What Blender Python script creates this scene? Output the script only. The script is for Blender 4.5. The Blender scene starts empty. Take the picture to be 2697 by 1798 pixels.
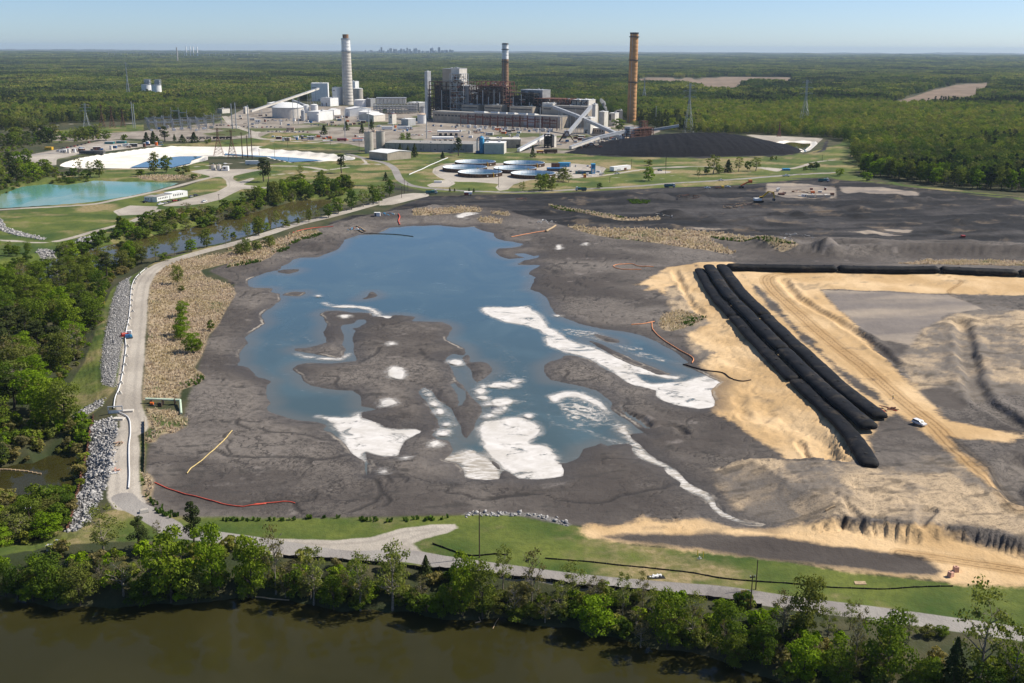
import bpy,bmesh,math,random
import numpy as np
from mathutils import Vector,Matrix
from mathutils.geometry import tessellate_polygon
rng=np.random.default_rng(7)
random.seed(7)
R=math.radians
scn=bpy.context.scene
COL=scn.collection
# ------------------------------------------------------------------ camera
PW,PH,PF=2697.0,1798.0,2750.0
CAMH=120.0
PITCH=math.atan(773.0/PF)
ROLL=R(0.24)
cam_d=bpy.data.cameras.new('camera')
cam=bpy.data.objects.new('camera',cam_d)
COL.objects.link(cam)
cam.matrix_world=Matrix.Translation((0,0,CAMH))@Matrix.Rotation(math.pi/2-PITCH,4,'X')@Matrix.Rotation(ROLL,4,'Z')
cam_d.sensor_fit='HORIZONTAL'
cam_d.sensor_width=36.0
cam_d.lens=36.0*PF/PW
cam_d.clip_start=1.0
cam_d.clip_end=90000.0
scn.camera=cam
# ------------------------------------------------------------------ sky, sun, exposure
SUN_EL,SUN_AZ=R(45),R(14)
w=bpy.data.worlds.new('World')
scn.world=w
w.use_nodes=True
wn=w.node_tree
sky=wn.nodes.new('ShaderNodeTexSky')
sky.sky_type='NISHITA'
sky.sun_disc=False
sky.sun_elevation=SUN_EL
sky.sun_rotation=math.pi/2-SUN_AZ
sky.altitude=100
sky.air_density=0.58
sky.dust_density=0.4
sky.ozone_density=4.5
bg=wn.nodes['Background']
bg.inputs['Strength'].default_value=0.102
wn.links.new(sky.outputs['Color'],bg.inputs['Color'])
sun_d=bpy.data.lights.new('sun','SUN')
sun_d.energy=5.0
sun_d.angle=R(0.53)
sun_d.color=(1.0,0.925,0.81)
sun=bpy.data.objects.new('sun',sun_d)
COL.objects.link(sun)
SUNV=Vector((math.cos(SUN_EL)*math.cos(SUN_AZ),math.cos(SUN_EL)*math.sin(SUN_AZ),math.sin(SUN_EL)))
sun.rotation_euler=SUNV.to_track_quat('Z','Y').to_euler()
vs=scn.view_settings
vs.view_transform='Standard'
vs.look='None'
vs.exposure=0.34
vs.gamma=1.0
vs.use_curve_mapping=False
cy=scn.cycles
cy.use_denoising=True
cy.denoiser='OPENIMAGEDENOISE'
cy.max_bounces=6
cy.diffuse_bounces=2
cy.glossy_bounces=3
cy.transmission_bounces=3
cy.transparent_max_bounces=10
cy.volume_bounces=0
cy.caustics_reflective=False
cy.caustics_refractive=False
cy.use_adaptive_sampling=True
cy.adaptive_threshold=0.01
cy.sample_clamp_indirect=4.0
# ------------------------------------------------------------------ measuring helpers
cp_,sp_=math.cos(PITCH),math.sin(PITCH)
FWD=np.array([0,cp_,-sp_])
UP0=np.array([0,sp_,cp_])
RIGHT=np.array([1.0,0,0])*math.cos(ROLL)+UP0*math.sin(ROLL)
UP=UP0*math.cos(ROLL)-np.array([1.0,0,0])*math.sin(ROLL)
FR={'D':(0,0,2352/2697.),'1':(0,80,3.36),'2':(560,60,3.92),'3':(1060,60,3.36),'4':(1600,60,3.92),'5':(2100,60,3.92),'6':(0,350,3.36),'7':(600,350,3.92),'8':(1100,350,3.36),'9':(1600,350,3.92),'10':(2097,350,3.92),'11':(0,650,3.136),'12':(0,1050,3.36),'13':(0,1300,2.6133),'14':(900,1300,2.6133),'15':(1797,1200,2.6133),'16':(1700,650,2.359),'17':(600,560,2.904),'18':(1200,560,2.904),'19':(600,900,2.904),'20':(1300,900,2.904),'S':(0,0,1.0),'A':(1120,160,6.0316),'B':(1400,220,5.88),'C':(640,200,4.3556),'E':(300,240,5.6),'T':(1140,405,6.9176),'U':(1450,400,9.408),'V':(940,330,4.2)}
def q(f,pts):
 x0,y0,s=FR[f]
 return[(x0+x/s,y0+y/s)for x,y in pts]
def ray(p):
 return FWD+RIGHT*((p[0]-PW/2)/PF)-UP*((p[1]-PH/2)/PF)
def G(p,z=0.0):
 """survey point: where the sight line of a photo pixel meets the level z"""
 d=ray(p)
 k=(z-CAMH)/d[2]
 return np.array([d[0]*k,d[1]*k,z])
def proj(P):
 v=np.array([P[0],P[1],P[2]-CAMH])
 zc=v@FWD
 return(PW/2+PF*(v@RIGHT)/zc,PH/2-PF*(v@UP)/zc)
def GP(f,pts,z=0.0):
 return np.array([G(p,z)[:2]for p in q(f,pts)])
def GM(parts,z=0.0):
 return np.concatenate([GP(f,p,z)for f,p in parts])
def height_at(P,ytop):
 """height of something standing at P whose top is seen on photo row ytop"""
 lo,hi=0.0,400.0
 for _ in range(40):
  m=(lo+hi)/2
  if proj((P[0],P[1],P[2]+m))[1]>ytop:
   lo=m
  else:
   hi=m
 return lo
 # value noise ------------------------------------------------------
_tab=rng.random((256,256)).astype(np.float32)
def vnoise(x,y):
 xi=np.floor(x).astype(np.int64)
 yi=np.floor(y).astype(np.int64)
 fx=(x-xi)
 fy=(y-yi)
 fx=fx*fx*(3-2*fx)
 fy=fy*fy*(3-2*fy)
 a=_tab[xi&255,yi&255]
 b=_tab[(xi+1)&255,yi&255]
 c=_tab[xi&255,(yi+1)&255]
 d=_tab[(xi+1)&255,(yi+1)&255]
 return(a*(1-fx)+b*fx)*(1-fy)+(c*(1-fx)+d*fx)*fy
def fbm(x,y,scale,octv=4,gain=0.5,off=0.0):
 """about -1..1"""
 s=np.zeros_like(x,dtype=np.float64)
 amp,tot=1.0,0.0
 f=1.0/scale
 for k in range(octv):
  s+=amp*(vnoise(x*f+17.3*k+off,y*f+9.1*k-off)*2-1)
  tot+=amp
  amp*=gain
  f*=2.03
 return s/tot*1.6
def ridged(x,y,scale,octv=4,off=0.0):
 s=np.zeros_like(x,dtype=np.float64)
 amp,tot=1.0,0.0
 f=1.0/scale
 for k in range(octv):
  s+=amp*(1-np.abs(vnoise(x*f+31.7*k+off,y*f+5.3*k+off)*2-1)*2)
  tot+=amp
  amp*=0.5
  f*=2.1
 return s/tot
def sstep(a,b,x):
 t=np.clip((x-a)/(b-a),0,1)
 return t*t*(3-2*t)
def sdf_poly(X,Y,poly,far=45.0):
 """signed distance, negative inside; clamped to far"""
 poly=np.asarray(poly,dtype=np.float64)
 out=np.full(X.shape,far)
 x0,y0=poly.min(0)-far
 x1,y1=poly.max(0)+far
 sel=np.where((X>x0)&(X<x1)&(Y>y0)&(Y<y1))
 if len(sel[0])==0:
  return out
 px,py=X[sel],Y[sel]
 d=np.full(px.shape,1e18)
 ins=np.zeros(px.shape,bool)
 n=len(poly)
 for i in range(n):
  ax,ay=poly[i]
  bx,by=poly[(i+1)%n]
  ex,ey=bx-ax,by-ay
  wx,wy=px-ax,py-ay
  L=ex*ex+ey*ey+1e-9
  t=np.clip((wx*ex+wy*ey)/L,0,1)
  dx,dy=wx-ex*t,wy-ey*t
  d=np.minimum(d,dx*dx+dy*dy)
  c=(ay>py)!=(by>py)
  if by!=ay:
   ins^=c&(px<(bx-ax)*(py-ay)/(by-ay)+ax)
 d=np.sqrt(d)
 out[sel]=np.clip(np.where(ins,-d,d),-far,far)
 return out
def dist_line(X,Y,line,far=45.0):
 line=np.asarray(line,dtype=np.float64)
 out=np.full(X.shape,far)
 x0,y0=line.min(0)-far
 x1,y1=line.max(0)+far
 sel=np.where((X>x0)&(X<x1)&(Y>y0)&(Y<y1))
 if len(sel[0])==0:
  return out
 px,py=X[sel],Y[sel]
 d=np.full(px.shape,1e18)
 for(ax,ay),(bx,by)in zip(line[:-1],line[1:]):
  ex,ey=bx-ax,by-ay
  wx,wy=px-ax,py-ay
  t=np.clip((wx*ex+wy*ey)/(ex*ex+ey*ey+1e-9),0,1)
  d=np.minimum(d,(wx-ex*t)**2+(wy-ey*t)**2)
 out[sel]=np.minimum(np.sqrt(d),far)
 return out
def smooth_line(P,n=6):
 """Catmull-Rom through the points"""
 P=np.asarray(P,dtype=np.float64)
 A=np.vstack([2*P[0]-P[1],P,2*P[-1]-P[-2]])
 out=[]
 for i in range(1,len(A)-2):
  p0,p1,p2,p3=A[i-1],A[i],A[i+1],A[i+2]
  for k in range(n):
   t=k/n
   out.append(0.5*((2*p1)+(-p0+p2)*t+(2*p0-5*p1+4*p2-p3)*t*t+(-p0+3*p1-3*p2+p3)*t**3))
 out.append(A[-2])
 return np.array(out)
 # ------------------------------------------------------------------ object helpers
def tag(o,label=None,cat=None,group=None,kind=None):
 if label:
  o['label']=label
 if cat:
  o['category']=cat
 if group:
  o['group']=group
 if kind:
  o['kind']=kind
 return o
def link(o,parent=None):
 COL.objects.link(o)
 if parent is not None:
  o.parent=parent
 return o
def empty(name,loc=(0,0,0),rz=0.0,label=None,cat=None,group=None):
 o=bpy.data.objects.new(name,None)
 o.empty_display_size=0.5
 o.location=loc
 o.rotation_euler=(0,0,rz)
 link(o)
 return tag(o,label,cat,group)
def mesh_np(name,V,Fq,mat=None,parent=None,smooth=False):
 """mesh from arrays: V (n,3); Fq list of equal-size faces (m,k)"""
 V=np.asarray(V,dtype=np.float32)
 Fq=np.asarray(Fq,dtype=np.int32)
 me=bpy.data.meshes.new(name)
 m,k=Fq.shape
 me.vertices.add(len(V))
 me.vertices.foreach_set('co',V.ravel())
 me.loops.add(m*k)
 me.loops.foreach_set('vertex_index',Fq.ravel())
 me.polygons.add(m)
 me.polygons.foreach_set('loop_start',np.arange(0,m*k,k,dtype=np.int32))
 if smooth:
  me.polygons.foreach_set('use_smooth',np.ones(m,bool))
 me.update(calc_edges=True)
 if mat is not None:
  me.materials.append(mat)
 o=bpy.data.objects.new(name,me)
 link(o,parent)
 return o
class MB:
 """collects simple solids into ONE mesh"""
 def __init__(self):
  self.v,self.f=[],[]
 def add(self,vs,fs):
  b=len(self.v)
  self.v+=[tuple(p)for p in vs]
  self.f+=[tuple(b+i for i in f)for f in fs]
  return self
 def box(self,x0,y0,z0,x1,y1,z1):
  return self.add([(x0,y0,z0),(x1,y0,z0),(x1,y1,z0),(x0,y1,z0),(x0,y0,z1),(x1,y0,z1),(x1,y1,z1),(x0,y1,z1)],[(3,2,1,0),(4,5,6,7),(0,1,5,4),(1,2,6,5),(2,3,7,6),(3,0,4,7)])
 def prism(self,poly,z0,z1):
  n=len(poly)
  vs=[(x,y,z0)for x,y in poly]+[(x,y,z1)for x,y in poly]
  return self.add(vs,[tuple(range(n-1,-1,-1)),tuple(range(n,2*n))]+[(i,(i+1)%n,n+(i+1)%n,n+i)for i in range(n)])
 def profile(self,pts,axis,a,b):
  """extrude a closed 2-D outline (u,v) along x ('x': u=y,v=z) or y ('y': u=x,v=z) from a to b"""
  n=len(pts)
  if axis=='x':
   vs=[(a,u,v)for u,v in pts]+[(b,u,v)for u,v in pts]
  else:
   vs=[(u,a,v)for u,v in pts]+[(u,b,v)for u,v in pts]
  return self.add(vs,[tuple(range(n)),tuple(range(2*n-1,n-1,-1))]+[(i,n+i,n+(i+1)%n,(i+1)%n)for i in range(n)])
 def tube(self,p,qq,r0,r1=None,n=8,cap=True):
  p,qq=Vector(p),Vector(qq)
  r1=r0 if r1 is None else r1
  d=(qq-p).normalized()
  a=d.orthogonal().normalized()
  b=d.cross(a)
  vs=[]
  for c,r in((p,r0),(qq,r1)):
   for i in range(n):
    t=2*math.pi*i/n
    vs.append(c+(a*math.cos(t)+b*math.sin(t))*r)
  fs=[(i,(i+1)%n,n+(i+1)%n,n+i)for i in range(n)]
  if cap:
   fs+=[tuple(range(n-1,-1,-1)),tuple(range(n,2*n))]
  return self.add(vs,fs)
 def path(self,pts,r,n=6):
  for a,b in zip(pts[:-1],pts[1:]):
   self.tube(a,b,r,n=n)
  return self
 def beam(self,p,qq,wd,ht):
  """box beam between two points, width horizontal, height vertical"""
  p,qq=Vector(p),Vector(qq)
  d=(qq-p).normalized()
  s=Vector((-d.y,d.x,0))
  s=s.normalized()if s.length>1e-4 else Vector((1,0,0))
  u=s.cross(d)*-1
  u=d.cross(s)if u.z<0 else u
  vs=[]
  for c in(p,qq):
   for i,j in((-1,-1),(1,-1),(1,1),(-1,1)):
    vs.append(c+s*(i*wd/2)+u*(j*ht/2))
  return self.add(vs,[(0,1,2,3),(7,6,5,4),(0,4,5,1),(1,5,6,2),(2,6,7,3),(3,7,4,0)])
 def lathe(self,prof,n=24,cx=0.0,cy_=0.0,cap0=True,cap1=True):
  vs,fs=[],[]
  for r,z in prof:
   for i in range(n):
    t=2*math.pi*i/n
    vs.append((cx+r*math.cos(t),cy_+r*math.sin(t),z))
  for k in range(len(prof)-1):
   for i in range(n):
    j=(i+1)%n
    fs.append((k*n+i,k*n+j,(k+1)*n+j,(k+1)*n+i))
  if cap0:
   fs.append(tuple(range(n-1,-1,-1)))
  if cap1:
   b=(len(prof)-1)*n
   fs.append(tuple(range(b,b+n)))
  return self.add(vs,fs)
 def mesh(self,name,mat=None,smooth=False):
  me=bpy.data.meshes.new(name)
  me.from_pydata(self.v,[],self.f)
  bm=bmesh.new()
  bm.from_mesh(me)
  bmesh.ops.recalc_face_normals(bm,faces=bm.faces)
  bm.to_mesh(me)
  bm.free()
  if smooth:
   me.polygons.foreach_set('use_smooth',np.ones(len(me.polygons),bool))
   me.set_sharp_from_angle(angle=R(40))
  if mat is not None:
   me.materials.append(mat)
  return me
 def build(self,name,mat=None,parent=None,smooth=False,loc=None):
  o=bpy.data.objects.new(name,self.mesh(name,mat,smooth))
  if loc is not None:
   o.location=loc
  return link(o,parent)
def copy_tree(o,parent=None):
 c=o.copy()
 COL.objects.link(c)
 c.parent=parent
 for ch in list(o.children):
  copy_tree(ch,c)
 return c
ORD=['first','second','third','fourth','fifth','sixth','seventh','eighth','ninth','tenth']
def ordinal(i):
 """1 -> first, 23 -> 23rd"""
 if i<=10:
  return ORD[i-1]
 sfx='th' if 10<=i%100<=20 else{1:'st',2:'nd',3:'rd'}.get(i%10,'th')
 return '%d%s'%(i,sfx)
 # ------------------------------------------------------------------ material helpers
class NT:
 def __init__(self,name):
  self.mat=bpy.data.materials.new(name)
  self.mat.use_nodes=True
  self.t=self.mat.node_tree
  self.t.nodes.clear()
  self.out=self.t.nodes.new('ShaderNodeOutputMaterial')
 def n(self,typ,ins=None,**kw):
  nd=self.t.nodes.new('ShaderNode'+typ)
  for k,v in kw.items():
   setattr(nd,k,v)
  for k,v in(ins or{}).items():
   self.set(nd.inputs[k],v)
  return nd
 def set(self,sock,v):
  if isinstance(v,bpy.types.NodeSocket):
   self.t.links.new(v,sock)
  elif v is not None:
   if sock.type=='RGBA' and len(v)==3:
    v=(*v,1)
   sock.default_value=v
 def m(self,op,a,b=None,c=None,clamp=False):
  nd=self.n('Math',operation=op,use_clamp=clamp)
  for i,v in enumerate((a,b,c)):
   if v is not None:
    self.set(nd.inputs[i],v)
  return nd.outputs[0]
 def mix(self,f,a,b,blend='MIX'):
  nd=self.n('Mix',data_type='RGBA',blend_type=blend)
  self.set(nd.inputs[0],f)
  self.set(nd.inputs[6],a)
  self.set(nd.inputs[7],b)
  return nd.outputs[2]
 def pos(self):
  if not hasattr(self,'_p'):
   self._p=self.n('TexCoord').outputs['Object']
  return self._p
 def wpos(self):
  if not hasattr(self,'_w'):
   self._w=self.n('NewGeometry').outputs['Position']
  return self._w
 def map(self,vec,sc=(1,1,1),rot=(0,0,0)):
  nd=self.n('Mapping',{'Scale':sc,'Rotation':rot})
  self.set(nd.inputs['Vector'],vec)
  return nd.outputs[0]
 def noise(self,scale,detail=3,rough=0.55,vec=None,dist=0.0,color=False):
  nd=self.n('TexNoise',{'Scale':scale,'Detail':detail,'Roughness':rough,'Distortion':dist})
  self.set(nd.inputs['Vector'],vec if vec is not None else self.pos())
  return nd.outputs['Color' if color else 'Fac']
 def rng(self,v,a,b,lo=0.0,hi=1.0,smooth=True):
  nd=self.n('MapRange',{'From Min':a,'From Max':b,'To Min':lo,'To Max':hi},interpolation_type='SMOOTHSTEP' if smooth else 'LINEAR')
  self.set(nd.inputs['Value'],v)
  return nd.outputs[0]
 def bump(self,h,strength=0.5,dist=0.1,normal=None):
  nd=self.n('Bump',{'Strength':strength,'Distance':dist})
  self.set(nd.inputs['Height'],h)
  if normal is not None:
   self.set(nd.inputs['Normal'],normal)
  return nd.outputs[0]
 def bsdf(self,color,rough=0.8,metal=0.0,spec=0.3,normal=None,**kw):
  nd=self.n('BsdfPrincipled')
  self.set(nd.inputs['Base Color'],color)
  self.set(nd.inputs['Roughness'],rough)
  self.set(nd.inputs['Metallic'],metal)
  self.set(nd.inputs['Specular IOR Level'],spec)
  if normal is not None:
   self.set(nd.inputs['Normal'],normal)
  for k,v in kw.items():
   self.set(nd.inputs[k],v)
  return nd
 def done(self,shader):
  self.t.links.new(shader if isinstance(shader,bpy.types.NodeSocket)else shader.outputs[0],self.out.inputs['Surface'])
  return self.mat
def simple(name,col,rough=0.7,metal=0.0,var=0.18,scale=0.6,spec=0.3,streak=0.0,world=True):
 """painted / weathered plain surface"""
 t=NT(name)
 p=t.wpos()if world else t.pos()
 n=t.noise(scale,4,0.6,p)
 dark=tuple(c*(1-var*1.6)for c in col)
 lite=tuple(min(1,c*(1+var))for c in col)
 c=t.mix(t.rng(n,0.3,0.7),dark,lite)
 if streak:
  sn=t.noise(1.0,3,0.6,t.map(p,(1.3,1.3,0.06)))
  c=t.mix(t.m('MULTIPLY',t.rng(sn,0.5,0.75),streak),c,tuple(x*0.45 for x in col))
 return t.done(t.bsdf(c,rough,metal,spec))
 # ================================================================== survey of the site (traced outlines, metres)
WLP,WLR,WLC,WLL,WLB=-0.6,-5.0,-3.0,-1.2,-3.2
pond_outer=GM([('17',[(1000,168),(1150,158),(1240,115),(1420,100),(1620,97),(1700,105),(1780,112),(1890,105),(1930,130),(2030,155)]),('18',[(300,190),(330,205),(420,220),(525,240),(480,262),(400,270),(330,275),(308,298),(345,335),(410,352),(470,348),(530,345),(440,312),(520,312),(590,330),(645,325),(655,335),(600,355),(530,365),(470,398),(560,400),(670,395),(640,410),(590,440),(570,470),(610,490),(600,520),(590,560),(580,590),(640,605),(690,640),(720,690),(740,750),(790,790),(850,815),(960,850),(1100,885),(1200,895),(1300,910),(1400,935),(1500,965),(1560,990),(1640,1040),(1700,1080),(1760,1120),(1805,1150),(1740,1160),(1800,1190),(1880,1230),(1920,1245),(2030,1295),(1960,1360),(1990,1490),(1860,1500),(1700,1470),(1600,1440),(1530,1400),(1540,1360),(1480,1340),(1380,1325),(1300,1290),(1200,1220),(1100,1170),(1020,1120),(940,1100),(880,1090),(820,1085),(800,1110),(720,1140),(680,1180),(670,1200),(690,1240),(720,1280),(800,1295),(900,1310),(1000,1330),(1080,1360),(1120,1390),(1180,1430),(1210,1460),(1200,1500)]),('20',[(915,520),(960,560),(1050,620),(1120,675),(1190,715),(1130,700),(1035,705),(1060,740),(1130,800),(1180,860),(1260,910),(1340,950),(1400,990),(1450,1040),(1500,1085),(1560,1120),(1640,1160),(1690,1220),(1700,1260),(1760,1310),(1850,1350),(1945,1385),(2050,1402),(1940,1396),(1840,1372),(1740,1335),(1680,1285),(1640,1225),(1590,1180),(1500,1150),(1420,1100),(1440,1085),(1340,1010),(1310,960),(1230,940),(1150,905),(1090,870),(1060,830),(1060,790),(1030,780),(940,790),(870,800),(820,780),(770,800),(690,820),(660,860),(640,890),(560,930),(480,930),(520,945),(540,985),(530,1030),(430,1045),(330,1050),(200,1045),(150,1010),(90,975)]),('19',[(2090,990),(2070,1048),(1970,1060),(1850,1047),(1815,1043),(1300,1000),(1065,925),(1062,1000),(1058,1020),(1050,960),(1045,915),(1000,890),(945,850),(910,800),(870,760),(830,730),(780,695),(710,675),(750,640),(700,620),(640,605),(560,600),(460,580),(390,555),(310,530)]),('17',[(300,1490),(320,1460),(300,1420),(285,1370),(280,1320),(330,1290),(230,1260),(180,1220),(150,1185),(80,1165),(95,1130),(80,1080),(100,1040),(150,1000),(130,950),(180,910),(250,880),(300,840),(260,800),(280,760),(330,730),(390,680),(395,640),(400,620),(330,610),(345,580),(200,575),(150,560),(150,520),(200,490),(300,455),(400,432),(410,410),(460,390),(500,360),(560,345),(690,340),(740,320),(800,300),(850,270),(880,240),(890,205)])],WLP)
pond_land=[GM(p,WLP)for p in([('17',[(705,775),(760,750),(850,750),(960,765),(1090,765),(1110,790),(1180,790),(1230,805),(1260,785),(1330,785),(1400,790),(1430,800),(1400,830),(1520,835),(1640,838),(1700,855),(1710,885),(1680,920),(1670,970),(1760,1010),(1820,1050),(1830,1075),(1800,1090),(1720,1075),(1680,1100),(1665,1130),(1690,1170),(1720,1220),(1740,1280),(1780,1310),(1830,1370),(1860,1420),(1930,1480),(1940,1530)]),('19',[(1935,560),(1900,600),(1860,690),(1830,745),(1800,720),(1790,650),(1760,575),(1700,500),(1650,465),(1600,420),(1560,365),(1500,345),(1450,380),(1500,440),(1560,535),(1610,600),(1620,655),(1580,690),(1550,715),(1600,745),(1680,755),(1720,820),(1700,860),(1650,905),(1750,930),(1800,980),(1815,1045),(1600,1150),(1300,1100),(1110,1000),(1065,900),(1050,840),(1120,860),(1200,875),(1300,870),(1320,810),(1360,760),(1440,710),(1485,690),(1430,670),(1360,665),(1270,665),(1190,655),(1160,630),(1080,600),(1020,580),(1025,540),(1100,530),(1150,520),(1130,505),(1030,490),(1025,460),(1015,400),(960,370),(850,370),(760,360),(640,335),(590,300),(565,255),(490,210),(540,175),(640,165),(800,165),(900,155),(985,145)]),('17',[(975,1120),(960,1060),(970,960),(950,930),(980,900),(940,880),(1000,880),(1060,850),(1065,825),(1040,815),(990,820),(950,845),(870,855),(855,880),(890,930),(880,970),(880,1010),(905,1050),(880,1105),(830,1110),(740,1090),(640,1075),(520,1060),(490,1050),(510,1040),(620,1030),(720,1010),(765,990),(740,930),(745,900),(770,850),(740,820),(720,790)])],[('17',[(1835,1080),(1840,1150),(1930,1140),(1980,1150),(2010,1190),(2010,1220),(1960,1250),(1910,1300),(1895,1280),(1870,1220),(1835,1160),(1810,1110)])],[('17',[(1010,665),(1060,640),(1100,605),(1150,630),(1130,650),(1060,662)])],[('17',[(370,460),(400,438),(540,432),(530,455),(470,468)])],[('17',[(395,628),(500,605),(590,603),(600,615),(540,640),(450,632)])],[('18',[(985,970),(1060,985),(1150,1025),(1250,1075),(1350,1125),(1480,1175),(1560,1205),(1670,1238),(1560,1240),(1420,1178),(1340,1158),(1230,1103),(1150,1058),(1080,1010)])],[('18',[(1050,922),(1150,942),(1240,975),(1255,1000),(1150,985),(1080,953)])],[('19',[(1985,880),(2030,905),(2085,945),(2095,995),(2060,975),(2020,935)])],)]
pond_pool=[GP('17',[(1690,1310),(1740,1295),(1770,1330),(1820,1370),(1835,1420),(1800,1470),(1760,1480),(1745,1430),(1755,1390),(1710,1340)],WLP)]
river=GM([('S',[(-900,1590)]),('13',[(-600,720),(0,712),(200,740),(400,795),(600,765),(760,785),(1000,760),(1200,770),(1500,740),(1700,722),(2000,735),(2100,770),(2352,830)]),('14',[(200,800),(300,830),(500,820),(700,860),(900,875),(1100,870),(1250,905),(1400,905),(1560,910),(1700,985),(1900,1000),(2000,1020),(2200,1080),(2352,1100)]),('15',[(200,1400),(400,1470),(600,1520),(900,1640),(1500,1790),(2600,2000)]),('S',[(3600,2300),(3600,4200),(-900,4200)])],WLR)
cove=GP('12',[(-900,620),(-300,640),(0,612),(150,582),(300,572),(430,512),(560,500),(660,520),(690,600),(680,700),(650,800),(600,870),(300,900),(0,890),(-300,950),(-900,980)],WLR)
creek=GM([('6',[(-700,1400),(-300,1300),(0,1222),(150,1182),(300,1152),(500,1102),(600,1082),(740,1037),(900,1000),(1100,962),(1260,937),(1400,892),(1600,852),(1800,802),(2000,762),(2352,682)]),('7',[(200,832),(400,782),(560,740),(700,702),(800,690),(950,680),(1060,690),(1050,740),(960,765),(900,812),(820,872),(700,902),(600,942),(500,982),(350,1022),(200,1062),(0,1112)]),('6',[(2200,925),(2000,975),(1900,1000),(1700,1030),(1500,1080),(1300,1120),(1100,1160),(900,1210),(700,1250),(500,1290),(300,1330),(100,1360),(-100,1400),(-300,1440),(-700,1560)])],WLC)
lagoon=GP('6',[(-500,590),(0,548),(100,512),(200,475),(420,452),(560,466),(700,445),(830,422),(900,422),(1100,432),(1250,432),(1580,442),(1500,472),(1350,512),(1200,547),(1000,582),(800,612),(600,632),(300,648),(0,667),(-500,690)],WLL)
basin=GM([('6',[(520,290),(560,262),(700,220),(900,185),(1100,160),(1350,125),(1600,108),(2352,118)]),('7',[(300,150),(700,180),(1000,205),(1200,225),(1320,250),(1310,272),(1200,282),(1000,290),(640,302),(440,262)]),('6',[(2352,205),(2200,205),(1950,200),(1840,205),(1840,235),(1730,262),(1680,280),(1530,308),(1300,314),(940,312),(700,312)])])
basin_water=[GP('6',[(1160,303),(1300,252),(1430,222),(1600,206),(1790,205),(1690,240),(1680,265),(1560,292),(1530,302)],WLB),GM([('6',[(2000,178)]),('7',[(0,213),(300,232),(700,255),(990,282),(640,298),(600,285),(440,258),(270,238),(0,222)]),('6',[(2000,195)])],WLB)]
basin2=GP('9',[(1650,120),(1750,90),(1850,70),(2150,80),(2170,110),(2090,180),(2000,200),(1980,160),(1800,130)])
far_water=[GP('3',[(1530,592),(1640,586),(1860,590),(1860,612),(1700,616),(1550,612)]),GP('4',[(880,800),(1100,785),(1400,790),(1640,782),(1640,800),(1300,815),(1000,822)])]
P_ash=GP('D',[(325,1170),(335,1060),(345,1020),(420,960),(440,900),(470,790),(530,690),(540,650),(480,622),(640,560),(740,520),(860,490),(1000,470),(1150,480),(1300,520),(1700,540),(2352,560),(2900,560),(2900,1420),(2352,1300),(2100,1260),(1700,1215),(1400,1215),(1320,1205),(1150,1178),(1040,1183),(700,1190),(420,1185)])
P_dark=[GP('D',[(900,478),(980,450),(1180,446),(1350,440),(1500,432),(1700,425),(1800,415),(1900,410),(2000,420),(2352,462),(2900,510),(2900,612),(2352,612),(2000,606),(1750,612),(1880,585),(1680,545),(1300,520),(1150,490),(1000,480),(860,500)]),GP('7',[(1060,920),(1300,850),(1700,830),(2352,880),(2352,960),(1700,970),(1600,1030),(1400,1060),(1200,1120),(1180,1180),(900,1260),(700,1300),(600,1330),(450,1400),(200,1480),(100,1560),(0,1560),(0,1400),(400,1310),(700,1160),(900,1090),(1000,1030)])]
P_sand=[GP('16',[(150,125),(300,130),(440,300),(560,440),(640,540),(760,670),(820,720),(1000,930),(1060,1010),(1200,1200),(1340,1380),(1250,1400),(1100,1360),(900,1320),(780,1240),(600,1130),(430,1030),(400,880),(480,830),(330,740),(440,660),(280,600),(240,540),(400,480),(330,430),(240,300),(180,240),(60,265),(0,270),(80,200),(100,140)]),GP('16',[(500,140),(800,150),(1500,165),(2352,190),(3000,205),(3000,330),(2000,325),(1080,290),(1180,400),(1340,560),(1500,740),(1680,920),(1800,1050),(1900,1130),(2350,1230),(2250,1300),(1880,1240),(2100,1480),(2250,1640),(2050,1500),(1860,1330),(1640,1150),(1540,1080),(1430,960),(1150,730),(900,480),(850,430),(700,280)]),GM([('14',[(1660,250),(1720,200),(1830,225),(1950,195),(2080,150),(2200,185)]),('15',[(0,450),(150,450),(350,500),(600,500),(800,480),(1050,490),(1400,530),(1800,570),(2352,690),(3000,800),(3000,960),(2352,905),(1900,885),(1700,855),(1500,835),(1100,795),(700,725),(300,675),(0,645)]),('14',[(2200,360),(1900,335),(1800,310),(1700,300)])]),GP('16',[(300,110),(540,110),(760,400),(1000,640),(1350,950),(1560,1080),(1450,1140),(1380,1240),(1420,1400),(1330,1390),(1060,1010),(800,690),(560,440)]),GP('18',[(1330,555),(1460,530),(1520,480),(1600,470),(1600,640),(1540,560)])]
P_tan=[GP('16',[(1560,780),(1700,560),(1900,440),(2200,430),(3000,420),(3000,900),(2600,960),(2200,950),(1900,1000),(1700,920)]),GP('15',[(200,100),(420,80),(900,100),(1350,150),(1900,20),(2100,230),(2352,430),(2500,600),(2352,640),(2100,560),(1800,530),(1600,540),(1200,480),(800,460),(460,430),(300,300)]),GP('D',[(1520,640),(1600,625),(1640,720),(1720,830),(1900,1010),(2000,1090),(1900,1080),(1760,1010),(1650,950),(1640,880),(1560,760)])]
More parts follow.
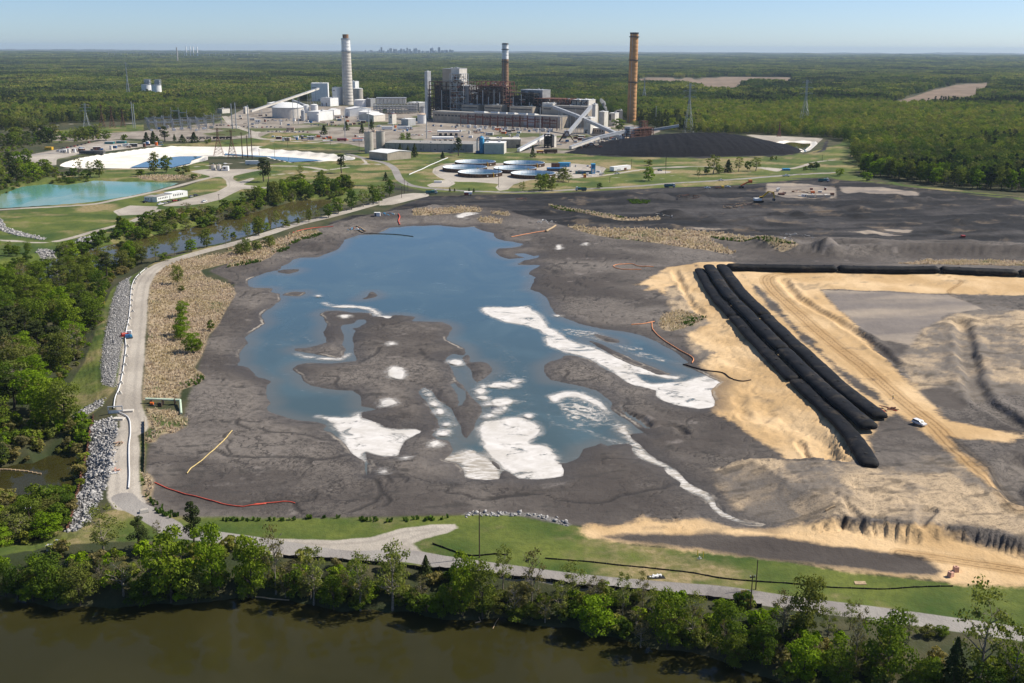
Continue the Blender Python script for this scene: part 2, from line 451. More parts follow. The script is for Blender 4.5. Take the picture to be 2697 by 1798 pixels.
P_works_pale=[GP('16',[(1080,295),(1900,330),(2100,420),(1900,450),(1720,540),(1640,640),(1450,600),(1340,540),(1200,420)]),GP('9',[(1650,520),(1900,510),(2352,560),(2352,680),(2000,680),(1750,650),(1640,600)]),GP('10',[(450,550),(900,570),(1250,620),(1280,660),(900,640),(500,620)]),GP('10',[(500,1020),(800,1015),(1150,1060),(900,1060),(600,1035)]),GP('10',[(1450,1165),(1800,1170),(2100,1175),(2700,1170),(2700,1190),(2000,1188),(1500,1176)]),GP('10',[(900,980),(1200,1000),(1150,1030),(930,1005)]),GP('9',[(780,990),(1250,995),(1240,1006),(780,1003)])]
P_wet=[GM([('14',[(1800,292),(1950,272),(2200,265)]),('15',[(0,538),(200,537),(700,572),(1100,622),(1500,662),(1660,692),(1790,800),(1760,838),(1500,818),(1000,768),(500,708),(100,640)]),('14',[(2100,345),(1900,320)])]),GP('16',[(1700,930),(1860,905),(1990,1020),(1960,1060),(1790,1020)])]
P_coalgrd=[GM([('8',[(1290,175),(1400,150),(1700,120)]),('9',[(-250,160),(100,60),(1900,140),(2000,190),(1850,228),(1500,243),(1000,256),(500,252),(0,243)])]),GP('9',[(-220,0),(230,-30),(460,-10),(400,40),(100,60),(-100,70)])]
P_grass=[GM([('D',[(320,1165),(420,1178),(700,1188),(1050,1183),(1150,1176),(1330,1208)]),('14',[(1700,300),(2000,350)]),('15',[(0,642),(300,672),(700,722),(1100,795),(1700,858),(1900,882),(2352,905),(3000,960),(3000,1400),(2352,1290),(1800,1200),(1300,1125),(800,1062),(300,985)]),('14',[(2352,715),(1900,665),(1500,620),(1000,550),(700,505),(300,490),(0,480)]),('13',[(1850,400),(1500,350),(1200,330),(700,330),(300,360),(0,420),(-600,440)])]),GP('11',[(380,1260),(560,1100),(700,900),(780,700),(850,480),(930,330),(1090,230),(1300,130),(1500,70),(1700,0),(1850,-30),(1800,20),(1300,200),(1100,260),(960,1200),(850,1330),(560,1480),(400,1400)]),GP('11',[(1120,1280),(1190,1290),(1200,1560),(1180,1560),(1150,1400)]),GP('12',[(1190,90),(1290,110),(1300,440),(1290,700),(1260,900),(1400,1000),(1250,950),(1190,900),(1190,700),(1250,640),(1240,240)]),GP('D',[(-300,480),(0,485),(250,455),(420,430),(500,400),(600,380),(760,355),(900,352),(920,400),(880,440),(800,470),(600,450),(400,530),(200,590),(0,620),(-300,640)]),GP('D',[(-300,420),(0,425),(110,405),(230,390),(480,370),(480,410),(300,420),(150,425),(0,452),(-300,470)]),GP('D',[(640,360),(900,345),(1000,350),(1300,352),(1500,350),(1850,352),(1930,330),(1950,300),(1990,345),(1990,430),(1900,405),(1700,425),(1400,440),(1200,445),(980,440),(920,425),(860,395)]),GP('D',[(420,330),(600,315),(800,330),(860,345),(700,345),(450,335),(300,335),(200,330)]),GP('D',[(120,300),(330,285),(330,300),(140,312)]),GP('D',[(1990,415),(2352,452),(2900,495),(2900,515),(2352,460),(1950,412)]),GP('2',[(60,970),(150,960),(190,1040),(100,1000)]),GP('2',[(480,1180),(600,1130),(1000,1140),(1100,1150),(1050,1190),(700,1190)]),GP('2',[(0,1230),(420,1210),(900,1260),(1300,1290),(1000,1290),(400,1260),(0,1260)])]
P_reed=[GP('11',[(1290,210),(1420,140),(1640,90),(1800,60),(2195,20),(2195,60),(1900,130),(1700,180),(1640,195),(1700,250),(1900,310),(1950,380),(1880,500),(1800,650),(1720,730),(1680,860),(1650,920),(1600,1000),(1680,1070),(1640,1130),(1490,1180),(1470,1265),(1180,1290),(1170,1200),(1200,1000),(1215,700),(1220,500),(1240,280)]),GP('7',[(0,1210),(300,1140),(560,1090),(700,1025),(900,1010),(970,1040),(760,1095),(640,1150),(500,1230),(450,1275),(340,1335),(0,1395)]),GP('12',[(1295,110),(1500,105),(1680,180),(1660,240),(1540,310),(1420,335),(1380,400),(1295,420)]),GP('12',[(1270,680),(1340,690),(1370,760),(1340,900),(1400,960),(1250,930)]),GP('9',[(-420,960),(-300,965),(0,990),(300,990),(700,1010),(1000,1020),(1400,1070),(1700,1130),(1980,1220),(1800,1235),(1500,1140),(1200,1100),(1020,1075),(1120,1140),(1340,1240),(1250,1252),(1000,1205),(600,1155),(300,1115),(50,1085),(-100,1060),(-300,1010)]),GP('8',[(-40,675),(200,672),(380,662),(570,670),(560,700),(380,708),(100,732),(-40,735)]),GP('8',[(520,752),(640,745),(750,770),(740,800),(560,790)]),GP('8',[(640,690),(820,710),(800,735),(660,715)]),GP('8',[(1140,640),(1300,660),(1500,700),(1700,740),(1860,770),(2140,745),(2150,765),(1860,785),(1650,765),(1450,722),(1300,690)]),GP('10',[(1000,1375),(1300,1322),(1700,1312),(2352,1342),(3000,1370),(3000,1425),(2352,1402),(1500,1388),(1200,1378)]),GP('16',[(80,480),(110,420),(200,395),(330,430),(390,445),(270,500),(160,530),(100,515)]),GP('6',[(1200,390),(1400,372),(1680,378),(1780,380),(1700,410),(1400,418),(1250,405)])]
P_gravel=[GM([('13',[(1550,290)]),('14',[(-60,320),(200,300),(400,240),(620,212),(780,210),(800,235),(720,270),(560,310),(480,345),(560,410),(700,440),(300,480),(0,462),(-100,440)]),('13',[(1850,430),(1700,330)])]),GP('8',[(140,310),(250,270),(450,252),(700,265),(1100,265),(1400,270),(1600,290),(1670,310),(1640,350),(1560,390),(1300,405),(1000,415),(850,452),(800,500),(720,512),(690,480),(720,450),(500,432),(350,432),(200,400),(130,350)]),GP('6',[(1680,340),(1800,320),(2150,318),(2330,325),(2200,348),(2070,378),(2060,410),(2110,432),(2230,395),(2260,402),(2150,455),(2352,478),(2352,500),(2150,492),(2090,520),(1950,590),(1800,625),(1600,645),(1420,645),(1600,600),(1750,560),(1920,520),(2010,470),(2000,420),(1960,390),(1880,385)]),GP('6',[(150,215),(400,170),(620,130),(900,90),(1100,90),(1440,105),(1600,108),(1300,118),(1000,155),(700,190),(500,230),(500,285),(330,285),(270,250)]),GP('7',[(1660,680),(1800,640),(2060,620),(2080,650),(1900,690),(1700,740),(1560,760)]),GP('6',[(1000,690),(1150,640),(1400,650),(1380,680),(1260,720),(1050,730)]),GP('7',[(2050,540),(2180,490),(2300,480),(2352,520),(2280,560),(2100,560)]),GP('9',[(480,380),(680,400),(620,415),(480,420)]),GP('9',[(1600,350),(1850,370),(1750,400),(1600,370)]),GP('4',[(1400,1150),(2230,1190),(2150,1260),(2050,1330),(1990,1300),(1830,1275),(1650,1215)])]
P_yard=[GP('D',[(330,300),(500,280),(560,250),(700,240),(1000,250),(1450,285),(1520,300),(1420,340),(1350,356),(1200,352),(1000,352),(900,345),(860,340),(600,315),(420,325),(300,318)]),GP('D',[(30,362),(250,320),(330,325),(250,345),(120,370)]),GP('D',[(100,305),(330,300),(330,316),(90,330)])]
P_field=[GP('4',[(310,570),(680,555),(690,580),(850,560),(900,575),(1090,560),(1250,548),(1880,555),(1900,600),(1500,575),(1330,620),(1180,640),(900,600),(1000,660),(1350,668),(1380,650),(860,610),(500,590),(310,590)]),GP('5',[(960,830),(1200,760),(1400,690),(1650,630),(1980,615),(1950,660),(1850,700),(1820,770),(1500,790),(1200,815)])]
P_fieldg=[GP('4',[(1000,670),(1400,668),(1700,690),(1960,710),(1950,720),(1600,700),(1200,690)])]
ROADS=[('dike',[('12',[(1150,960),(1105,880),(1100,700),(1105,480),(1110,330)]),('11',[(1110,1540),(1100,1440),(1065,1330),(1070,1200),(1085,1050),(1100,900),(1120,750),(1135,600),(1145,450),(1170,330),(1225,240),(1320,170),(1480,110),(1700,45)]),('7',[(0,1175),(300,1088),(700,960),(1000,888),(1250,820),(1500,750),(1700,685),(1900,640)])],4.3,'g'),('front',[('12',[(1090,900),(1180,980),(1350,1050),(1500,1130)]),('13',[(1200,260),(1500,300),(1850,350)]),('14',[(0,430),(400,425),(700,470),(1000,512),(1500,580),(1900,620),(2352,660)]),('15',[(300,945),(800,1020),(1300,1080),(1800,1150),(2352,1230),(3000,1330)])],3.1,'p'),('lagoon',[('6',[(-500,700),(0,678),(300,660),(600,645),(850,625),(1000,595),(1200,555),(1400,510),(1600,460),(1750,420),(1900,385),(2000,365)])],3.2,'g'),('bank',[('6',[(-300,940),(0,947),(350,968),(560,945),(800,880),(1000,825),(1150,790),(1260,740),(1400,680)])],2.6,'g'),('curve',[('7',[(1230,215),(1300,232),(1420,265),(1550,290),(1650,320),(1720,370),(1750,430),(1780,480),(1860,530),(2000,560),(2200,580),(2352,590)]),('8',[(200,500),(500,515),(900,522),(1400,500),(1900,472),(2300,440)]),('9',[(900,505),(1400,472),(1900,432),(2352,408)])],3.8,'p'),('east',[('9',[(1800,460),(2200,475)]),('10',[(0,500),(500,495),(900,540),(1400,590),(2000,640),(2700,690)])],4.5,'k'),('west',[('7',[(470,432),(700,410),(900,395),(1100,372),(1250,350)])],3.0,'g'),('w2',[('7',[(330,335),(560,338),(800,348),(1000,380)])],4.0,'g'),('w3',[('7',[(0,578),(200,565),(560,555)])],3.0,'g'),('w4',[('7',[(1200,330),(1350,326),(1500,318),(1600,330)])],3.0,'g'),('w5',[('7',[(1380,262),(1410,285),(1430,310)])],1.6,'g'),('w6',[('7',[(1230,540),(1500,548),(1640,560),(1900,600)])],2.4,'k'),('pad',[('8',[(1560,385),(1750,360),(1900,335),(2100,312),(2352,302)]),('9',[(500,355),(900,345),(1300,352),(1600,360),(1850,370),(2000,345),(2150,300),(2352,275)])],3.0,'g'),('toe',[('9',[(0,462),(500,448),(1000,425),(1500,400),(1900,360)])],0.9,'g'),('rail',[('C',[(0,790),(700,815),(1400,850),(2352,872)]),('8',[(300,186),(700,196),(1300,200),(1700,208),(2352,216)]),('9',[(1000,262),(1500,255),(1900,225),(2120,205),(2220,180),(2250,130),(2270,70)])],2.4,'k'),('lot',[('2',[(1000,1190),(700,1200),(480,1190),(430,1160),(500,1120),(900,1118),(1100,1130)])],5,'g'),('lot2',[('2',[(120,960),(190,1040),(300,1090),(420,1130),(460,1190),(900,1225),(1300,1250)])],5,'g'),('sub',[('1',[(0,890),(300,880),(520,835),(740,825),(1200,820)])],2.5,'g'),('lotl',[('6',[(150,205),(500,175),(760,155)])],7,'p'),('sidel',[('6',[(520,305),(800,316),(1300,318),(1700,300),(2100,265),(2352,250)])],2.6,'g'),('tk',[('8',[(1690,430),(2352,395)])],0.8,'g')]
RUTS=[('16',[(2700,200),(2352,188),(1900,190),(1200,185),(900,185),(790,200),(750,235),(800,310),(950,450),(1150,620),(1350,780),(1550,960),(1680,1080),(1800,1180),(1900,1290),(2050,1430),(2200,1580),(2300,1700)],5.0),('15',[(1500,665),(1660,690),(1900,725),(2352,800),(2800,880)],3.5),('16',[(1850,205),(1960,245),(1880,310),(2000,370),(2352,415)],1.6),('9',[(1200,940),(1400,900),(1700,840),(2352,800)],4),('10',[(1350,770),(1600,720),(1720,690),(1900,750)],2.5),('9',[(0,905),(700,890),(1300,960),(2000,1090)],5),('8',[(0,610),(500,590),(1100,560),(1800,530)],5)]
# ------------------------------------------------------------------ terrain grid: fine near, coarse far
ys=np.concatenate([np.arange(2250,620,-4.4),np.arange(620,205,-2.7)])
rowY=[G((PW/2,y))[1]for y in ys]
while rowY[-1]<36000:
 rowY.append(rowY[-1]*(1.05 if rowY[-1]<9000 else 1.1))
rowY=np.array([20.0,60.0,100.0]+[v for v in rowY if v>115])
tin=np.arange(-0.525,0.5251,4.6/PF)
tout=0.525+np.cumsum(0.004*1.16**np.arange(28))
colT=np.concatenate([-tout[::-1],tin,tout])
ZC=rowY*cp_+CAMH*sp_
X=ZC[:,None]*colT[None,:]
Y=np.repeat(rowY[:,None],len(colT),1)
DIST=Y
warp=fbm(X,Y,9.0,4)
warp2=fbm(X,Y,28.0,3,off=5.5)
def union(polys,far=45.0):
 s=np.full(X.shape,far)
 for p in polys:
  s=np.minimum(s,sdf_poly(X,Y,p,far))
 return s
S={}
w_out=sdf_poly(X,Y,pond_outer)
w_land=union(pond_land)
S['pond']=np.maximum(w_out,-w_land)
S['pond']=np.minimum(S['pond'],union(pond_pool))+warp*0.55*sstep(250,420,DIST)+warp*0.35
S['river']=np.minimum(sdf_poly(X,Y,river),sdf_poly(X,Y,cove))+warp*0.9
S['creek']=sdf_poly(X,Y,creek)+warp*1.0
S['lagoon']=sdf_poly(X,Y,lagoon)+warp*0.8
S['basin']=sdf_poly(X,Y,basin)
S['basin2']=sdf_poly(X,Y,basin2)
S['far_water']=union(far_water)
S['ash']=sdf_poly(X,Y,P_ash)
S['dark']=union(P_dark+P_coalgrd)
S['sand']=union(P_sand)
S['tan']=union(P_tan)
S['pale']=union(P_works_pale)
S['wet']=union(P_wet)
S['grass']=union(P_grass)
S['reed']=union(P_reed)
S['yard']=union(P_yard)
P_field=P_field+[p/k for p in P_field for k in(1.05,)]
S['field']=union(P_field)
S['fieldg']=union(P_fieldg)
gr=union(P_gravel)
pv=np.full(X.shape,45.0)
bk=np.full(X.shape,45.0)
LINES={}
for nm,parts,hw,kind in ROADS:
 ln=smooth_line(GM(parts),5)
 LINES[nm]=ln
 d=dist_line(X,Y,ln)-hw
 if kind=='g':
  gr=np.minimum(gr,d)
 elif kind=='p':
  pv=np.minimum(pv,d)
 else:
  bk=np.minimum(bk,d)
S['gravel'],S['paved']=gr,pv
S['dark']=np.minimum(S['dark'],bk)
rut=np.full(X.shape,45.0)
for f,pts,hw in RUTS:
 rut=np.minimum(rut,dist_line(X,Y,smooth_line(GP(f,pts),6))*(5.0/hw))
S['rut']=rut
riprap=[GP('11',[(1095,255),(1060,300),(1078,330),(1060,600),(1025,760),(1000,900),(960,1100),(945,1205),(850,1150),(835,1000),(860,780),(905,560),(945,400),(990,300)],-0.8),GP('11',[(590,1400),(720,1320),(850,1285),(860,1340),(740,1400),(640,1450)],-1.2),GP('12',[(830,240),(1000,205),(1040,260),(1020,500),(1000,640),(960,760),(900,920),(820,1100),(680,1200),(600,1185),(665,960),(725,740),(765,520),(805,300)],-1.0),GP('6',[(660,980),(720,930),(840,920),(830,950),(740,990)],-0.5),GP('6',[(330,1040),(440,1040),(510,1085),(400,1120),(330,1070)],-1),GP('6',[(-40,730),(10,760),(60,840),(200,880),(400,930),(380,945),(150,905),(20,870),(-60,800)]),GP('14',[(820,148),(860,130),(1100,125),(1300,138),(1450,165),(1580,210),(1550,222),(1420,182),(1300,155),(1000,150)])]
S['rock']=union(riprap)
# drainage channels: rills followed downhill from the ash to the pond
gyx=np.gradient(S['pond'],axis=1)/np.gradient(X,axis=1)
gyy=np.gradient(S['pond'],axis=0)/np.gradient(Y,axis=0)-gyx*np.gradient(X,axis=0)/np.gradient(Y,axis=0)
def gidx(x,y):
 i=np.clip(np.searchsorted(rowY,y),2,len(rowY)-3)
 j=np.clip(np.searchsorted(colT,x/(y*cp_+CAMH*sp_)),2,len(colT)-3)
 return i,j
wr=np.random.default_rng(41)
wx,wy=wr.uniform(-170,240,9000),wr.uniform(240,720,9000)
wi,wj=gidx(wx,wy)
okw=(S['ash'][wi,wj]<-2)&(S['pond'][wi,wj]>2.5)&(S['pond'][wi,wj]<44)&(S['sand'][wi,wj]>-6)&(S['gravel'][wi,wj]>3)
wx,wy=wx[okw][:1150],wy[okw][:1150]
CH=np.full(X.shape,3.0)
alive=np.ones(len(wx),bool)
life=wr.integers(14,70,len(wx))
px0,py0=np.zeros(len(wx)),np.zeros(len(wx))
for st_ in range(70):
 wi,wj=gidx(wx,wy)
 gx_,gy_=gyx[wi,wj],gyy[wi,wj]
 gl=np.hypot(gx_,gy_)+1e-6
 an=fbm(wx,wy,16,3,0.6,50.0)*3.4
 dx_,dy_=-0.62*gx_/gl+np.cos(an)*0.75,-0.62*gy_/gl+np.sin(an)*0.75
 dl=np.hypot(dx_,dy_)+1e-6
 px0,py0=0.45*px0+0.55*dx_/dl,0.45*py0+0.55*dy_/dl
 wx,wy=wx+px0*0.8,wy+py0*0.8
 alive&=(st_<life)&(S['pond'][wi,wj]>0.3)&(S['ash'][wi,wj]<0)
 wdt=0.16+0.30*st_/70+0.45*(np.arange(len(wx))%17==0)
 for di in range(-2,3):
  for dj in range(-2,3):
   ii_,jj_=np.clip(wi+di,0,X.shape[0]-1),np.clip(wj+dj,0,X.shape[1]-1)
   d=np.hypot(X[ii_,jj_]-wx,Y[ii_,jj_]-wy)/wdt
   np.minimum.at(CH,(ii_[alive],jj_[alive]),d[alive])
S['chan']=CH
# heights -----------------------------------------------------------
h=0.22*fbm(X,Y,30,4)+0.06*fbm(X,Y,3.5,3)
h=h+(0.22*ridged(X,Y,14,4)+0.16*ridged(X*0.5,Y*1.5,5,3,off=6.6))*sstep(1,-3,S['ash'])
dk=sstep(2,-10,S['dark'])
h=h+dk*(0.8*fbm(X,Y,55,3,off=3)+1.7*np.maximum(0,ridged(X,Y,26,5,off=2)-0.2)+0.3*ridged(X,Y,7,3,off=9))*sstep(-1,4,gr)*sstep(-1,4,bk+4)
# raised fill inside the bag wall, with a slope towards the pond
fill=GM([('16',[(310,130),(500,120),(3000,150),(3000,1000)]),('15',[(3000,700),(2352,640),(2100,570),(1800,535),(1600,545),(1200,482),(800,460),(460,430),(300,300),(340,150),(420,90),(900,90)]),('16',[(1250,1390),(1200,1200),(1060,1010),(1000,930),(820,720),(640,540),(440,300)])])
sf=sdf_poly(X,Y,fill,60)+warp*1.5+warp2*2.0
near_=sstep(345,292,Y)
h=h+(2.6+1.3*near_)*sstep(0,1,np.clip((16-12.5*near_-sf+(ridged(X,Y,2.6,3)*0.8+ridged(X,Y,8.3,3,off=4.4)*1.3+warp*1.8)*near_)/(19-13*near_),0,1))*(0.85+0.15*warp2)
tanm=sstep(3,-6,S['tan'])
h=h+tanm*(0.40*ridged(X,Y,11,5,off=7)+0.30*fbm(X,Y,4,4)+0.22*ridged(X*0.5,Y*1.6,4.0,3,off=2.2)*sstep(350,300,Y))
h=h+sstep(2,-4,S['sand'])*0.16*ridged(X,Y,7,3,off=4)
for f,x,y,r,a in(('8',1130,705,9,3.2),('8',2130,575,16,4.5),('9',870,660,18,3.5),('10',600,770,15,3.5),('10',640,865,8,2.6),('10',1660,935,15,3.2),('10',1230,700,11,3),('10',1370,700,9,3),('9',740,850,14,3.5),('9',1750,845,9,3),('9',1950,835,9,3),('8',1500,800,16,2),('10',300,1230,9,5),('10',1510,800,7,2.5),('10',2200,720,14,3),('9',1420,670,7,2),('8',2230,720,12,3),('9',200,640,12,2.5),('10',1000,525,8,2)):
 c=G(q(f,[(x,y)])[0])
 d=np.hypot((X-c[0]),(Y-c[1])*0.8)/r+warp*0.18
 h=h+a*np.maximum(0,1-d)**0.9*(1+0.2*warp)
berm=smooth_line(np.vstack([GP('9',[(1600,1150),(1900,1200)]),GP('10',[(0,1195),(400,1235),(900,1215),(1500,1215),(2352,1240),(3000,1260)])]),5)
h=h+4.2*sstep(15,2,dist_line(X,Y,berm))*(1+0.15*warp)+0.7*ridged(X,Y,4.5,2)*sstep(18,8,dist_line(X,Y,berm))*sstep(2,6,dist_line(X,Y,berm))
berm2=GP('10',[(500,1130),(900,1150),(1500,1140),(2352,1170),(3000,1180)])
h=h+1.6*sstep(12,2,dist_line(X,Y,berm2))*(1+0.4*warp2)
for f,pts,wd,dp in(('16',[(1950,490),(1985,600),(2000,720),(2040,900),(2110,1000),(2190,1060),(2352,1180)],4.2,1.7),('16',[(850,225),(900,300),(1000,380),(1200,500),(1320,570),(1420,640),(1560,770)],3.0,1.3),('16',[(180,150),(240,270),(270,330),(340,420)],2.2,0.9),('16',[(960,1230),(990,1300),(1040,1350)],1.5,0.8),('16',[(580,930),(600,1040),(680,1080),(760,1050)],3,0.45),('15',[(1100,360),(1130,420),(1190,480)],1.8,0.7),('15',[(1680,450),(1660,500),(1640,550)],2.0,0.9),('15',[(330,190),(310,260)],2,0.9),('15',[(2352,130),(2250,260),(2352,380)],6,2.0),('20',[(980,460),(1000,520),(1110,580),(1200,640),(1280,640),(1400,650),(1460,700)],2.2,1.0),('20',[(1130,800),(1190,865),(1300,910),(1400,970),(1480,1040),(1510,1090)],1.5,0.5)):
 d=dist_line(X,Y,smooth_line(GP(f,pts),5))+warp*1.2
 h=h-dp*sstep(wd,wd*0.25,d)+0.35*dp*sstep(wd*2.2,wd*1.2,d)*sstep(wd*0.7,wd*1.2,d)
h=h-0.30*np.exp(-(CH/0.9)**2)+0.06*np.exp(-((CH-2.0)/0.6)**2)
flat=sstep(3.5,0.0,np.minimum(np.minimum(gr,pv),S['yard']))
h=h*(1-0.8*flat)
# low ground left of the dike
low=GM([('11',[(1090,235),(960,280),(890,450),(850,650),(815,850),(790,1100),(820,1260),(700,1340),(560,1430),(640,1560)]),('12',[(640,900),(560,1230),(300,1300),(-900,1300)]),('11',[(-600,260),(0,190),(500,80),(900,0),(1150,40),(1190,180)])])
lo=sdf_poly(X,Y,low,60)
dike=dist_line(X,Y,LINES['dike'])
h=h+1.0*sstep(14,4.5,dike)
h=h-2.6*sstep(4,-9,lo)
# coal ground / lined basins
h=h-4.2*sstep(0,-11,S['basin'])-3.0*sstep(0,-8,S['basin2'])
# water bodies
for key,wl,k,dep in(('pond',WLP,0.055,1.2),('river',WLR,0.5,2.5),('creek',WLC,0.35,1.5),('lagoon',WLL,0.2,1.0),('far_water',-0.5,0.2,1.0)):
 s=S[key]
 lim=wl+np.where(s>0,k*s*(1+0.25*warp2),np.maximum(k*2.5*s,-dep))
 if key=='pond':
  lim=np.where(s>0,wl+0.03+0.10*np.minimum(s,0.8)+0.085*s*(1+0.6*warp2)+0.012*np.maximum(0,s-6)**2,lim)
 soft=np.minimum(h,lim)
 h=np.where(s<40,soft,h)
 # long swells of the country beyond the plant
h=h+sstep(2600,7000,DIST)*(14*fbm(X,Y,2600,3,off=11)+8*fbm(X,Y,900,2))-6*sstep(2500,9000,DIST)
h=h+sstep(9000,16000,DIST)*(14+10*fbm(X,Y,400,2,off=2))
HGT=h
def hz(x,y):
 """ground height at a place"""
 i=int(np.clip(np.searchsorted(rowY,y)-1,0,len(rowY)-2))
 fy=min(max((y-rowY[i])/(rowY[i+1]-rowY[i]),0),1)
 t=x/(y*cp_+CAMH*sp_)
 j=int(np.clip(np.searchsorted(colT,t)-1,0,len(colT)-2))
 fx=min(max((t-colT[j])/(colT[j+1]-colT[j]),0),1)
 a=HGT[i,j]*(1-fx)+HGT[i,j+1]*fx
 b=HGT[i+1,j]*(1-fx)+HGT[i+1,j+1]*fx
 return float(a*(1-fy)+b*fy)
def hz_v(x,y):
 x=np.asarray(x)
 y=np.asarray(y)
 i=np.clip(np.searchsorted(rowY,y)-1,0,len(rowY)-2)
 t=x/(y*cp_+CAMH*sp_)
 j=np.clip(np.searchsorted(colT,t)-1,0,len(colT)-2)
 fy=np.clip((y-rowY[i])/(rowY[i+1]-rowY[i]),0,1)
 fx=np.clip((t-colT[j])/(colT[j+1]-colT[j]),0,1)
 return(HGT[i,j]*(1-fx)+HGT[i,j+1]*fx)*(1-fy)+(HGT[i+1,j]*(1-fx)+HGT[i+1,j+1]*fx)*fy
def smp(key,x,y):
 """sample a survey distance field at places"""
 x=np.asarray(x)
 y=np.asarray(y)
 i=np.clip(np.searchsorted(rowY,y)-1,0,len(rowY)-2)
 t=x/(y*cp_+CAMH*sp_)
 j=np.clip(np.searchsorted(colT,t)-1,0,len(colT)-2)
 return S[key][i,j]
def gz(f,x,y,z=None):
 """place on the actual ground seen at this photo point (x, y, z)"""
 p=q(f,[(x,y)])[0]
 lo,hi=-9.0,9.0
 for _ in range(30):
  m=(lo+hi)/2
  P=G(p,m)
  if hz(P[0],P[1])>m:
   lo=m
  else:
   hi=m
 P=G(p,hi)
 return Vector((P[0],P[1],hz(P[0],P[1])if z is None else z))
 # ------------------------------------------------------------------ ground material
def ground_material():
 t=NT('ground')
 p=t.pos()
 ch={}
 for nm,keys in ATT.items():
  a=t.n('Attribute',attribute_name=nm)
  sp=t.n('SeparateColor')
  t.set(sp.inputs[0],a.outputs['Color'])
  for k,key in enumerate(keys[:3]):
   ch[key]=sp.outputs[k]
  if len(keys)>3:
   ch[keys[3]]=a.outputs['Alpha']
 nz={}
 for nm,keys in NZ.items():
  at=t.n('Attribute',attribute_name=nm)
  sp=t.n('SeparateColor')
  t.set(sp.inputs[0],at.outputs['Color'])
  for k,key in enumerate(keys[:3]):
   nz[key]=sp.outputs[k]
  nz[keys[3]]=at.outputs['Alpha']
 nL,nM=nz['nL'],nz['nM']
 nS=t.noise(0.45,3,0.65,p)
 nF=t.noise(2.2,2,0.6,p)
 wsum=t.m('ADD',t.m('MULTIPLY',t.m('SUBTRACT',nS,0.5),3.0),t.m('MULTIPLY',t.m('SUBTRACT',nM,0.5),5.0))
 def mask(key,amp=1.0,soft=0.6):
  v=t.m('MULTIPLY',t.m('SUBTRACT',ch[key],0.5),20.0)
  v=t.m('ADD',v,t.m('MULTIPLY',wsum,amp))
  return t.rng(v,-soft,soft,1.0,0.0)
 def two(a,b,n,lo=0.35,hi=0.65):
  return t.mix(t.rng(n,lo,hi),a,b)
  # forest floor
 col=two((0.030,0.042,0.014),(0.075,0.070,0.035),nM)
 col=t.mix(mask('field',0.5,1.5),col,two((0.17,0.125,0.085),(0.23,0.17,0.12),nz['streak']))
 yard=two((0.20,0.17,0.14),(0.34,0.30,0.25),nM,0.3,0.7)
 yard=t.mix(t.rng(nL,0.55,0.62),yard,(0.085,0.10,0.03))
 col=t.mix(mask('yard',1.0,1.0),col,yard)
 # mown grass: patchy, with straw and bare spots
 gcol=two((0.040,0.078,0.012),(0.135,0.160,0.030),nz['turf'],0.34,0.66)
 gcol=t.mix(t.rng(nS,0.35,0.75,0.0,0.55),gcol,(0.055,0.075,0.014))
 straw=t.m('MULTIPLY',t.rng(nz['straw'],0.49,0.63),0.85)
 gcol=t.mix(straw,gcol,two((0.20,0.165,0.065),(0.36,0.27,0.15),nS))
 col=t.mix(mask('grass',0.5,0.6),col,gcol)
 # dark worked ash
 dcol=two((0.008,0.008,0.009),(0.074,0.068,0.066),nz['streak'],0.40,0.70)
 dcol=t.mix(t.rng(nS,0.42,0.7,0.0,0.65),dcol,(0.020,0.019,0.020))
 dcol=t.mix(t.m('MULTIPLY',t.rng(nz['spoil'],0.55,0.68),0.65),dcol,(0.17,0.13,0.09))
 col=t.mix(mask('dark',1.3,1.5),col,dcol)
 # settled ash with drying cracks
 acol=two((0.068,0.058,0.052),(0.182,0.160,0.140),nz['ash'],0.36,0.63)
 acol=t.mix(t.rng(nS,0.40,0.72,0.0,0.62),acol,(0.066,0.058,0.053))
 acol=t.mix(t.rng(nF,0.52,0.75,0.0,0.45),acol,(0.055,0.049,0.045))
 acol=t.mix(t.rng(nz['wash2'],0.40,0.30,0.0,0.7),acol,(0.225,0.20,0.182))
 vw=t.n('VectorMath',operation='ADD')
 t.set(vw.inputs[0],p)
 sc=t.n('VectorMath',operation='SCALE')
 t.set(sc.inputs[0],t.noise(0.16,3,0.62,p,color=True))
 sc.inputs['Scale'].default_value=17.0
 t.set(vw.inputs[1],sc.outputs[0])
 def crack(scale,width,mlo,mhi,mk,mrot):
  v=t.n('TexVoronoi',{'Scale':scale,'Randomness':1.0},feature='DISTANCE_TO_EDGE')
  t.set(v.inputs['Vector'],t.map(vw.outputs[0],(1,0.72,1),(0,0,mrot)))
  e=t.rng(v.outputs['Distance'],width*0.35,width,1.0,0.0)
  return t.m('MULTIPLY',e,t.rng(mk,mlo,mhi))
 c1=t.m('MULTIPLY',crack(0.06,0.030,0.44,0.60,nz['ck1'],0.3),t.rng(nz['spoil'],0.36,0.54))
 c2=crack(0.27,0.070,0.43,0.56,nz['ck2'],-0.4)
 cr=t.m('MAXIMUM',c1,t.m('MULTIPLY',c2,0.85))
 rill=t.rng(nz['rill'],0.56,0.66)
 rill=t.m('MULTIPLY',rill,t.rng(nz['ck2'],0.66,0.42))
 acol=t.mix(t.m('MULTIPLY',rill,0.75),acol,(0.048,0.044,0.040))
 acol=t.mix(t.m('MULTIPLY',cr,0.78),acol,(0.032,0.029,0.028))
 cv=t.m('ADD',t.m('MULTIPLY',t.m('SUBTRACT',ch['chan'],0.5),20.0),t.m('MULTIPLY',t.m('SUBTRACT',nS,0.5),1.6))
 acol=t.mix(t.rng(cv,0.4,1.9,0.8,0.0),acol,(0.034,0.031,0.030))
 pv_=t.m('MULTIPLY',t.m('SUBTRACT',ch['pond'],0.5),20.0)
